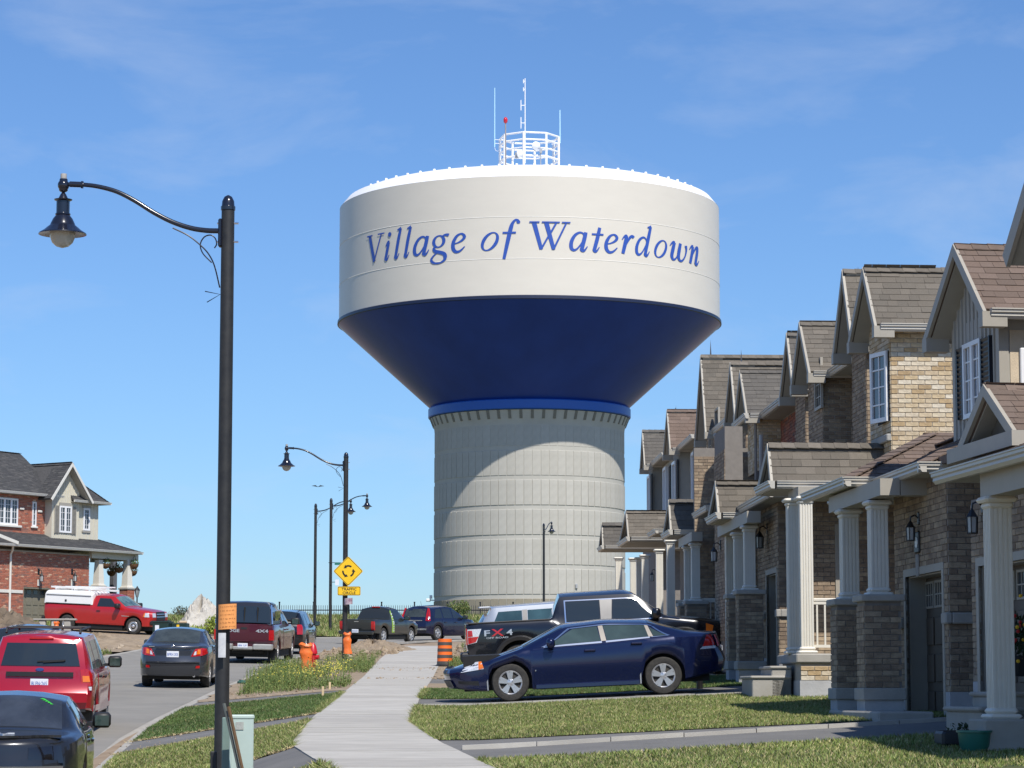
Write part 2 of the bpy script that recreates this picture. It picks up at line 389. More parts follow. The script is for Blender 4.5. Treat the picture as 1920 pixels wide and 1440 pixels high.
mound('dirt_mound', 'low heap of brown earth between the green pickup and the pavement', 'dirt mound', -3.0, 99, 1.5, 7, .32, m_dirt, 3)
mound('dirt_mound', 'brown earth heap with weeds behind the orange striped drum', 'dirt mound', 1.3, 92, 1.3, 7, .30, m_dirt, 4)
mound('dirt_mound', 'pale dug earth heap in front of the tower fence bush', 'dirt mound', 2.0, 128, 1.3, 4, .5, m_dirt, 5)
mound('dirt_mound', 'dusty earth bank at the road edge before the red truck', 'dirt mound', -14.2, 106, 3.4, 6, .38, m_dirt, 6)
mound('dirt_mound', 'dark earth heap below the garage of the red brick house', 'dirt mound', -20.3, 117, 2.9, 4, 1.0, mat('dark earth', (.15, .115, .08), .95, var=.25, vscale=2, bump=.8, bscale=10), 7)
mound('rock_pile', 'pale pile of broken rock beside the light green bush', 'rock pile', -12.9, 137, 1.35, 1.5, 1.35, m_rock, 8, rough=.16)
rubble('rubble', -3.2, 96, 1.4, 10, 500, .03, .10, m_clod, 1)
rubble('rubble', 1.2, 92, 1.5, 12, 450, .02, .09, m_clod, 2, lambda x, y: .05)
rubble('rubble', -14.5, 107, 5, 8, 400, .03, .12, m_clod, 3)
rubble('rubble', -3.8, 58, 1.5, 3, 200, .01, .03, m_clod, 4)
rubble('rubble', -1.2, 64.5, 1.0, .7, 220, .008, .03, m_clod, 5)
rubble('rubble', -1.2, 73, 1.0, 1.6, 260, .008, .03, m_clod, 6)
rubble('rubble', .3, 66, .7, 3, 200, .01, .05, m_clod, 8)
rubble('rubble', -4.6, 40, .5, 11, 160, .005, .02, m_clod, 9)
# ------------------------------------------------------------------ water tower
DT = 230.0
tb = at(993, 1180, DT); TX = tb.x; TZ = g(TX, DT) - .4
def tz(v, y=DT): return at(993, v, y).z - TZ
RH, RC, RR = 16.55, 8.2, 8.72
m_beige = mat('tank beige paint', (.68, .635, .555), .42, var=.02, vscale=.4, stretch=(1, 1, 3))
m_white = mat('tank white paint', (.86, .86, .86), .45, var=.02)
m_navy = mat('tank navy paint', (.014, .050, .30), .3, var=.12, vscale=.35, spec=.35, stretch=(1, 1, .15))
m_blue = mat('ring blue paint', (.012, .10, .44), .4, var=.04)
m_tconc = mat('tower concrete', (.47, .45, .40), .92, var=.06, vscale=.8, bump=.15, bscale=3)
m_tpan = mat('tower concrete panel', (.47, .45, .40), .92, var=.07, vscale=1.5, piece=[(0, (.475, .455, .405)), (.5, (.455, .435, .385)), (1, (.49, .47, .42))])
m_tbase = mat('weathered concrete', (.30, .265, .20), .95, var=.1, vscale=1.2, bump=.2, bscale=4)
m_steel = mat('white tube steel', (.82, .83, .84), .4, var=.02)
m_red = mat('red lamp glass', (.55, .02, .04), .2, var=0)
m_ltr = mat('lettering blue', (.028, .085, .40), .45, var=.03)
tw = thing('water_tower', 'huge beige and navy water tower lettered with the village name', 'water tower', (TX, DT, TZ))
zt, zb_, zr0, zr1 = tz(329.5, DT - RH), lerp(tz(604), tz(563, DT - RH), .7), tz(786), tz(768)
z_col_top = zr0 - .05
MB().lathe([(RC, 1.2), (RC, z_col_top - 1.4), (RC + .05, z_col_top - .9), (RC + .42, z_col_top)], 144).build('column', m_tconc, tw, smooth=30)
MB().lathe([(RC + .03, 0), (RC + .03, tz(1141, DT - RC)), (RC, tz(1141, DT - RC) + .02)], 144, cap=False).build('base_course', m_tbase, tw, smooth=30)
# rows of cast panels round the column
NP = 72; pitch = tz(1057.5, DT - RC) - tz(1113.5, DT - RC)
zp0 = tz(1113.5, DT - RC)
def panel_mesh(h, rel, wfrac=.90):
    b = MB(); a = 2 * PI / NP * wfrac / 2; n = 2; P = []
    r0, r1 = RC - .02, RC + rel
    def pt(r, t, z): return (r * math.sin(t), -r * math.cos(t), z)
    out = [[pt(r1, lerp(-a, a, i / n), z) for i in range(n + 1)] for z in (.0, h)]
    inn = [[pt(r0, lerp(-a * 1.03, a * 1.03, i / n), z) for i in range(n + 1)] for z in (-.03, h + .03)]
    b.grid(out); b.grid([inn[0], out[0]]); b.grid([out[1], inn[1]])
    b.grid([[inn[0][0], out[0][0]], [inn[1][0], out[1][0]]]); b.grid([[out[0][-1], inn[0][-1]], [out[1][-1], inn[1][-1]]])
    return b
rows = [(zp0 - pitch + k * pitch, pitch * .835, .05 if k < 5 else (.035 if k == 5 else .018)) for k in range(0, 7)]
back = MB()
for k, (z, h, rel) in enumerate(rows):
    if z < .3: h -= (.3 - z); z = .3
    pb = panel_mesh(h, rel); me = pb.mesh('panel', m_tbase if k == 0 else m_tpan)
    if k == 0: h = h
    for i in range(NP):
        a = 2 * PI * (i + .5) / NP
        if math.cos(a) > -.02:
            o = link('panel', me, tw, (0, 0, z)); o.rotation_euler = (0, 0, a)
        else:
            M = Matrix.Rotation(a, 3, 'Z'); back.add([M @ Vector(p) + Vector((0, 0, z)) for p in pb.v], pb.f)
back.build('panel', m_tpan, tw)['kind'] = 'stuff'
# blue ring, bowl, tank, roof
MB().lathe([(RR - .35, zr0 - .02), (RR, zr0), (RR + .06, zr0 + .08), (RR + .06, zr1 - .08), (RR, zr1), (RR - .4, zr1 + .02)], 144, cap=False).build('ring', m_blue, tw, smooth=25)
bk = MB()
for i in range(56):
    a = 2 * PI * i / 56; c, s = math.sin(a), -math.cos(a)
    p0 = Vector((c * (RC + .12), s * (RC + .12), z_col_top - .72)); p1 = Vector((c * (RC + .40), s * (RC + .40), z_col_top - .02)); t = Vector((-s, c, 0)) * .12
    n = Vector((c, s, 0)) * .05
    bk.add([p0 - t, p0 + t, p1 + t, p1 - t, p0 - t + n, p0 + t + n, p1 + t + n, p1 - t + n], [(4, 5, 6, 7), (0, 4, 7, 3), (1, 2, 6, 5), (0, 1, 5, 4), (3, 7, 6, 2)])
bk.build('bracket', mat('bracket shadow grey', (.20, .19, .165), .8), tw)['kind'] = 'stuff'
nb = 8
MB().lathe([(lerp(RR - .25, RH + .06, t), lerp(zr1 - .05, zb_, t)) for t in np.linspace(0, 1, nb)], 160, cap=False).build('bowl', m_navy, tw, smooth=20)
MB().lathe([(RH + .0, zb_ + .3), (RH + .12, zb_ + .25), (RH + .14, zb_), (RH - .2, zb_ - .1)], 160, cap=False).build('rim', mat('tank rim dark', (.012, .018, .05), .4), tw, smooth=20)
MB().lathe([(RH, zb_ + .05), (RH, zt)], 160, cap=False).build('tank', m_beige, tw, smooth=20)
zk = tz(309, DT - 14.7)
MB().lathe([(RH + .005, zt), (15.9, zt + (zk - zt) * .62), (14.7, zk), (11, zk + .75), (6, zk + 1.35), (0.01, zk + 1.6)], 160, cap=False).build('roof', m_white, tw, smooth=35)
sb = MB()
for i in range(64):
    a = 2 * PI * i / 64; c, s = math.cos(a), math.sin(a); sb.bevbox((c * 14.8 - .10, s * 14.8 - .10, zk - .1), (c * 14.8 + .10, s * 14.8 + .10, zk + .09), .03)
sb.build('roof_clip', m_white, tw)['kind'] = 'stuff'
for v, w in ((406, .03), (484.5, .03)):
    z = tz(v, DT - RH); MB().lathe([(RH + .004, z - w), (RH + .022, z), (RH + .004, z + w)], 160, cap=False).build("weld_seam", mat("weld paint", (.77, .74, .68), .4, var=0), tw, smooth=40)
# ---- lettering, stroke by stroke, wrapped round the tank
def spline(P, n=9):
    if len(P) == 2: return [tuple(lerp(np.array(P[0]), np.array(P[1]), t)) for t in np.linspace(0, 1, 4)]
    A = np.array([2 * np.array(P[0]) - np.array(P[1])] + list(map(np.array, P)) + [2 * np.array(P[-1]) - np.array(P[-2])]); out = []
    for i in range(1, len(A) - 2):
        for t in np.linspace(0, 1, n, endpoint=False):
            p0, p1, p2, p3 = A[i - 1], A[i], A[i + 1], A[i + 2]
            out.append(tuple(.5 * ((2 * p1) + (-p0 + p2) * t + (2 * p0 - 5 * p1 + 4 * p2 - p3) * t * t + (-p0 + 3 * p1 - 3 * p2 + p3) * t ** 3)))
    out.append(tuple(A[-2])); return out
ex = lambda x, y: [(x + .02, y + .12, .11), (x + .0, y + .05, .11), (x + .045, y + .005, .085), (x + .11, y + .05, .05), (x + .185, y + .17, .025)]
en = lambda x, y: [(x - .13, y - .16, .025), (x - .06, y - .06, .05), (x + .01, y + .0, .07), (x + .05, y - .03, .09)]
GL = {
 'V': [[(.10, .985, .14), (.37, .02, .125)], [(.36, .02, .06), (.74, .985, .055)], [(-.06, .985, .045), (.26, .985, .045)], [(.56, .985, .045), (.90, .985, .045)], [(.345, .0, .03), (.39, .1, .1)]],
 'i': [en(.19, .65), [(.225, .63, .11), (.185, .48, .125), (.085, .1, .115)], ex(.065, 0), 'dot(.275,.90,.085)'],
 'l': [[(.325, 1.06, .10), (.22, .68, .125), (.09, .1, .115)], ex(.07, 0), [(.16, 1.015, .03), (.24, 1.035, .055), (.345, 1.07, .09)]],
 'a': [[(.49, .55, .05), (.44, .63, .055), (.33, .645, .065), (.19, .54, .085), (.085, .32, .105), (.075, .11, .105), (.145, .02, .085), (.25, .06, .055), (.36, .20, .042), (.46, .38, .04)],
       [(.545, .665, .10), (.5, .45, .115), (.425, .12, .11)], ex(.41, 0)],
 'g': ['ring(.27,.43,.21,.225,.10,.045)', [(.39, .60, .05), (.46, .645, .06), (.545, .64, .09), (.585, .625, .085)],
       [(.17, .255, .045), (.115, .18, .075), (.16, .09, .10), (.30, .04, .105), (.43, -.02, .11), (.475, -.12, .10), (.45, -.24, .075), (.34, -.325, .05), (.20, -.345, .055), (.08, -.30, .075), (.035, -.20, .065), (.09, -.09, .045), (.20, .02, .04)]],
 'e': [[(.10, .30, .035), (.24, .335, .045), (.38, .42, .07), (.45, .53, .09), (.40, .625, .07), (.31, .64, .055), (.19, .56, .08), (.085, .35, .105), (.08, .14, .11), (.16, .02, .095), (.27, .02, .07), (.37, .09, .05), (.46, .19, .03)]],
 'o': ['oring'],
 'f': [[(.63, .985, .09), (.60, 1.05, .075), (.53, 1.06, .065), (.45, .96, .085), (.39, .78, .115), (.30, .35, .115), (.17, -.32, .085)], 'dot(.625,.99,.06)', [(.13, .615, .062), (.55, .615, .062)]],
 'W': [[(.14, .985, .145), (.40, .02, .115)], [(.39, .02, .06), (.66, .50, .055)], [(.575, .985, .145), (.84, .02, .115)], [(.74, .62, .06), (.945, .985, .06)], [(.83, .02, .06), (1.30, .985, .055)],
       [(-.02, .985, .042), (.34, .985, .042)], [(.42, .985, .042), (1.06, .985, .042)], [(1.13, .985, .042), (1.44, .985, .042)]],
 't': [[(.285, .86, .10), (.205, .5, .12), (.105, .12, .115)], ex(.085, 0), [(.0, .615, .055), (.42, .615, .055)]],
 'r': [en(.19, .65), [(.235, .64, .10), (.19, .42, .12), (.09, .0, .105)], [(.165, .24, .035), (.26, .44, .06), (.36, .60, .08), (.44, .645, .085), (.50, .60, .095)]],
 'd': [[(.50, .52, .045), (.44, .625, .055), (.33, .645, .065), (.19, .54, .085), (.085, .32, .105), (.075, .11, .105), (.145, .02, .085), (.25, .06, .055), (.36, .20, .042), (.47, .40, .04)],
       [(.675, 1.06, .10), (.56, .6, .12), (.445, .12, .11)], ex(.43, 0), [(.53, 1.02, .03), (.60, 1.04, .055), (.695, 1.07, .085)]],
 'w': [en(.17, .65), [(.215, .63, .10), (.15, .36, .115), (.11, .14, .105), (.155, .02, .08), (.25, .05, .05), (.34, .2, .04), (.40, .4, .045)],
       [(.46, .64, .10), (.40, .36, .115), (.375, .14, .105), (.43, .02, .08), (.54, .04, .055), (.66, .22, .05), (.715, .45, .07), (.695, .60, .10)]],
 'n': [en(.18, .65), [(.225, .63, .10), (.175, .36, .115), (.085, .0, .105)], [(.15, .2, .035), (.25, .42, .05), (.37, .60, .07), (.455, .62, .10), (.44, .42, .115), (.37, .12, .11)], ex(.355, 0)],
}
def ribbon(P):
    Q = spline(P); n = len(Q); L = []; Rr = []
    for i, (x, y, w) in enumerate(Q):
        a, b = Q[max(0, i - 1)], Q[min(n - 1, i + 1)]; dx, dy = b[0] - a[0], b[1] - a[1]; l = math.hypot(dx, dy) or 1
        w *= 1.13; L.append((x - dy / l * w / 2, y + dx / l * w / 2)); Rr.append((x + dy / l * w / 2, y - dx / l * w / 2))
    return L, Rr
def phi_of(u):
    lo, hi = -1.4, 1.4
    t = (u - 993) / FPX
    for _ in range(50):
        m = (lo + hi) / 2
        if RH * math.sin(m) / ((DT - RH * math.cos(m)) * .9935 + 4.6) < t: lo = m
        else: hi = m
    return (lo + hi) / 2
zl0 = tz(468.5, DT - RH); cap = tz(415.5, DT - RH) - zl0
def letter(ch, u0, u1):
    st = []
    for e in GL[ch]:
        if isinstance(e, str):
            if e.startswith('dot'):
                x, y, r = eval(e[3:]); c = [(x + r * math.cos(t), y + r * math.sin(t)) for t in np.linspace(0, 2 * PI, 17)[:-1]]; st.append(('p', c))
            elif e.startswith('ring'):
                x, y, rx, ry, a, b = eval(e[4:]); T = np.linspace(0, 2 * PI, 33)
                o_ = [(x + rx * math.cos(t) + .10 * ry * math.sin(t), y + ry * math.sin(t)) for t in T]; i_ = [(x + (rx - a) * math.cos(t) + .05 * ry * math.sin(t), y + (ry - b) * math.sin(t)) for t in T]; st.append(('s', o_, i_))
            else:
                T = np.linspace(0, 2 * PI, 41); rx, ry = .265, .335
                o_ = [(.30 + rx * math.cos(t) + .30 * ry * math.sin(t), .32 + ry * math.sin(t)) for t in T]
                i_ = [(.30 + (rx - .105) * math.cos(t - .25) + .26 * (ry - .045) * math.sin(t), .32 + (ry - .045) * math.sin(t)) for t in T]; st.append(('s', o_, i_))
        else:
            L, Rr = ribbon(e); st.append(('s', L, Rr))
    xs = [p[0] for s in st for q in s[1:] for p in q]; x0, x1 = min(xs), max(xs)
    f0, f1 = phi_of(u0), phi_of(u1); b = MB()
    for k, s in enumerate(st):
        r = RH + .03 + .006 * k
        def mp_(p): f = lerp(f0, f1, (p[0] - x0) / (x1 - x0)); return (r * math.sin(f), -r * math.cos(f), zl0 + p[1] * cap)
        if s[0] == 'p': b.add([mp_(p) for p in s[1]], [tuple(range(len(s[1])))])
        else: b.grid([[mp_(a), mp_(c)] for a, c in zip(s[1], s[2])])
    return b.build('letter', m_ltr, tw)
for ch, a, b in [('V', 684.2, 715.4), ('i', 715.5, 728), ('l', 732.9, 746.8), ('l', 750.4, 765), ('a', 767, 797), ('g', 798.8, 834), ('e', 837, 864.5), ('o', 892, 925.8), ('f', 932, 965.4), ('W', 982.3, 1059.3),
                 ('a', 1056.8, 1092), ('t', 1099.6, 1121.7), ('e', 1123, 1150), ('r', 1155.3, 1181), ('d', 1181.6, 1214), ('o', 1218, 1243.3), ('w', 1247.9, 1282), ('n', 1285.3, 1305)]: letter(ch, a, b)
# ---- cage and aerials on the roof
kx = lambda u, v=290: at(u, v, DT).x - TX
zc0, zc1 = zk + 1.0, tz(259)
rc = 2.62; oc = [(rc * math.cos(PI / 8 + i * PI / 4 + .18), rc * math.sin(PI / 8 + i * PI / 4 + .18)) for i in range(8)]
for i, (x, y_) in enumerate(oc):
    MB().tube([(x, y_, zc0), (x, y_, zc1)], .11, 8).build('cage_post', m_steel, tw, smooth=40)
for z, r in ((zc1, .085), (tz(272), .085), (tz(287), .07), (tz(302), .10)):
    k = 1.0 if z > zk + 2 else 1.25
    b = MB()
    for i in range(8): b.tube([(oc[i][0] * k, oc[i][1] * k, z), (oc[(i + 1) % 8][0] * k, oc[(i + 1) % 8][1] * k, z)], r, 6)
    b.build('cage_rail', m_steel, tw, smooth=40)
def aerial(u, v0, v1, r, y_=0, dip=(), m=m_steel):
    b = MB(); x = kx(u, 290); b.tube([(x, y_, tz(v1)), (x, y_, tz(v0))], [r, r * .8], 6)
    for dx, va, vb in dip:
        b.tube([(x + dx, y_, tz(va)), (x + dx, y_, tz(vb))], r * .8, 5); b.tube([(x, y_, tz((va + vb) / 2)), (x + dx, y_, tz((va + vb) / 2))], r * .7, 5)
    b.build('aerial', m, tw, smooth=40)
m_fib = mat('fibreglass aerial', (.45, .72, .86), .4, var=0)
aerial(984.5, 147, 306, .055, 0, [(-.14, 149, 156), (-.14, 164, 171), (-.36, 188, 207), (-.36, 220, 241)])
aerial(927.5, 165, 276, .05, 0, (), m_fib); aerial(1050, 206, 268, .06, 0, (), m_fib)
for u, s in ((927.5, 1), (1050, -1)):
    x = kx(u); b = MB()
    for v in (262, 269): b.tube([(x, 0, tz(v)), (x + s * .75, 0, tz(v + 1))], .03, 5)
    b.tube([(x, 0, tz(277)), (x + s * .1, 0, tz(283)), (x + s * .3, 0, tz(284)), (x + s * .45, 0, tz(279))], .02, 5); b.build('aerial_bracket', m_steel, tw)
b = MB(); x = kx(947); b.tube([(x, -2.2, zk + 1), (x, -2.2, tz(241))], .06, 6); b.build('beacon_post', mat('post grey', (.30, .27, .26), .5), tw)
MB().lathe([(.04, 0), (.16, .08), (.19, .35), (.12, .5), (.01, .56)], 12, (x, -2.2, tz(241.5))).build('beacon', m_red, tw, smooth=50)
def dish(u, v, r, rz):
    o = MB().lathe([(.01, -.26), (r * .5, -.2), (r * .85, -.06), (r, 0), (r, .08), (r * .9, .1), (.01, .14)], 24, (0, 0, 0), 'y').build('dish', m_steel, tw, smooth=40, loc=(kx(u, v), -2.75, tz(v))); o.rotation_euler = (0, 0, rz)
    MB().bevbox((-.1, .1, -.35), (.1, .5, .15), .03).build('dish_mount', mat('bracket grey', (.35, .36, .37), .5), o)
dish(1003.5, 285, .37, .3); dish(973.5, 300, .36, .9)
b = MB(); x = kx(1012, 297); b.bevbox((x - .1, -2.85, tz(299)), (x + .12, -2.6, tz(290)), .03); b.tube([(x, -2.7, zk + 1), (x, -2.7, tz(288))], .04, 6); b.build('dish_mount', mat('bracket grey', (.35, .36, .37), .5), tw)
# floodlight on an arm at the left of the column
b = MB(); x0 = -RC * .995; z = tz(1122); b.tube([(x0, -.5, z - .2), (x0 - .5, -.5, z - .15)], .06, 6); b.bevbox((x0 - .75, -.75, z - .3), (x0 - .35, -.3, z - .05), .05); b.bevbox((x0 - .45, -.7, z - .05), (x0 - .2, -.4, z + .25), .04)
b.build('floodlight', m_steel, tw)
b = MB(); a = math.asin((1073 - 993) / 178.); b.bevbox((RC * math.sin(a) - .08, -RC * math.cos(a) - .2, tz(1103, DT - RC)), (RC * math.sin(a) + .1, -RC * math.cos(a), tz(1094, DT - RC)), .03); b.build('wall_fitting', mat('bracket grey', (.35, .36, .37), .5), tw)

# ---- the railing fence round the tower plot
m_iron = mat('black fence paint', (.012, .013, .016), .45, var=.05)
def fence(x0, x1, y0, y1, label, n):
    f = thing('picket_fence', label, 'fence', (x0, y0, g(x0, y0)))
    L = math.hypot(x1 - x0, y1 - y0); d = Vector((x1 - x0, y1 - y0, 0)) / L
    def P(s, h): x, y_ = x0 + d.x * s, y0 + d.y * s; return (d.x * s, d.y * s, g(x, y_) - g(x0, y0) + h)
    for i in range(n + 1):
        a = P(L * i / n, 0); MB().box((a[0] - .05, a[1] - .05, a[2] - .1), (a[0] + .05, a[1] + .05, a[2] + 1.72)).bevbox((a[0] - .065, a[1] - .065, a[2] + 1.72), (a[0] + .065, a[1] + .065, a[2] + 1.8), .02).build('post', m_iron, f)
    for h in (.25, 1.18):
        b = MB()
        for i in range(n): b.bar(P(L * i / n, h), P(L * (i + 1) / n, h), .05, .075)
        b.build('rail', m_iron, f)
    b = MB(); k = int(L / .16)
    for i in range(k):
        a = P((i + .5) * .16, 0); b.add([(a[0] + p * .017, a[1] + q * .017, a[2] + h) for h in (.08, 1.5) for p, q in ((-1, -1), (1, -1), (1, 1), (-1, 1))] + [(a[0], a[1], a[2] + 1.58)],
            [(0, 1, 5, 4), (1, 2, 6, 5), (2, 3, 7, 6), (3, 0, 4, 7), (4, 5, 8), (5, 6, 8), (6, 7, 8), (7, 4, 8)])
    b.build('picket', m_iron, f)['kind'] = 'stuff'
    return f
YF = 197
fence(at(395, 1170, YF).x, at(652, 1170, YF).x, YF, YF, 'black picket fence between the bush and the traffic sign pole', 4)
fence(at(652, 1170, YF).x + .06, at(962, 1170, YF).x, YF, YF, 'black picket fence crossing in front of the tower column', 5)
# ------------------------------------------------------------------ houses
m_mort = mat('mortar', (.40, .36, .30), .95, var=.1, vscale=8)
m_mortd = mat('grey mortar', (.22, .20, .18), .95, var=.1, vscale=8)
BR = {
 'buff': mat('buff brick', (.5, .4, .25), .9, var=.22, vscale=11, bump=.35, bscale=60, piece=[(0, (.60, .50, .36)), (.3, (.52, .40, .24)), (.5, (.64, .57, .45)), (.7, (.46, .33, .18)), (.85, (.38, .27, .15)), (1, (.62, .53, .38))]),
 'brown': mat('brown brick', (.3, .22, .15), .9, var=.22, vscale=11, bump=.35, bscale=60, piece=[(0, (.34, .27, .19)), (.3, (.24, .175, .12)), (.6, (.40, .31, .21)), (.85, (.19, .14, .10)), (1, (.31, .235, .165))]),
 'red': mat('red brick', (.3, .1, .06), .9, var=.2, vscale=11, bump=.35, bscale=60, piece=[(0, (.34, .115, .07)), (.35, (.27, .085, .055)), (.6, (.40, .16, .10)), (.8, (.15, .085, .07)), (.93, (.36, .13, .075)), (1, (.52, .36, .24))]),
 'redmix': mat('mixed red brick', (.4, .13, .08), .9, var=.2, vscale=9, bump=.35, bscale=60, piece=[(0, (.42, .14, .085)), (.3, (.36, .115, .07)), (.6, (.47, .19, .12)), (.8, (.22, .12, .10)), (.92, (.44, .15, .09)), (1, (.62, .44, .30))]),
}
SH = {
 'grey': mat('grey shingle', (.2, .18, .15), .95, var=.12, vscale=14, bump=.4, bscale=120, piece=[(0, (.145, .125, .10)), (.35, (.12, .105, .085)), (.65, (.165, .143, .115)), (.85, (.13, .115, .094)), (1, (.185, .16, .13))]),
 'slate': mat('dark grey shingle', (.15, .14, .13), .95, var=.12, vscale=14, bump=.4, bscale=120, piece=[(0, (.115, .104, .09)), (.5, (.098, .09, .08)), (1, (.135, .122, .105))]),
 'brownsh': mat('brown shingle', (.2, .15, .12), .95, var=.12, vscale=14, bump=.4, bscale=120, piece=[(0, (.145, .105, .082)), (.4, (.165, .118, .092)), (.7, (.13, .096, .076)), (1, (.185, .135, .108))]),
 'char': mat('charcoal shingle', (.06, .06, .06), .95, var=.15, vscale=10, bump=.4, bscale=120, piece=[(0, (.062, .062, .062)), (.5, (.048, .048, .05)), (1, (.085, .082, .08))]),
}
m_trim = mat('taupe trim', (.36, .33, .275), .55, var=.04)
m_gut = mat('gutter enamel', (.50, .47, .41), .38, var=.03)
m_soff = mat('soffit', (.36, .34, .29), .7, var=.04)
m_cream = mat('cream column paint', (.70, .66, .57), .5, var=.03)
m_batt = mat('board siding', (.40, .385, .34), .65, var=.04)
m_beig = mat('beige stucco', (.56, .46, .33), .9, var=.08, vscale=6, bump=.3, bscale=60)
m_pvc = mat('white window frame', (.80, .80, .80), .35, var=.02)
m_glass = mat('window glass', (.035, .045, .055), .03, var=0, spec=.9)
m_curt = mat('window glass with blind', (.20, .25, .32), .05, var=.25, vscale=2, spec=.9, stretch=(1, 1, 5))
m_shut = mat('navy shutter', (.010, .013, .022), .4, var=.05)
m_shutg = mat('grey shutter', (.33, .31, .27), .5, var=.05)
m_stone = mat('stone ledge', (.36, .345, .31), .9, var=.08, bump=.2, bscale=30)
m_found = mat('foundation concrete', (.42, .42, .42), .95, var=.12, vscale=2.5, bump=.2, bscale=20)
m_gdoor = mat('brown garage door', (.085, .068, .052), .5, var=.06)
m_lamp = mat('black lamp metal', (.012, .012, .013), .4, var=0)
m_lglass = mat('lamp glass', (.40, .42, .42), .1, var=0)
m_dark = mat('dark interior', (.012, .012, .012), .9, var=0)
BL, BH, BT = .215, .0665, .014
def brick_mesh(m):
    return MB().bevbox((-BL / 2, -.03, -BH / 2), (BL / 2, BT, BH / 2), .006).mesh('brick', m)
_BM = {}
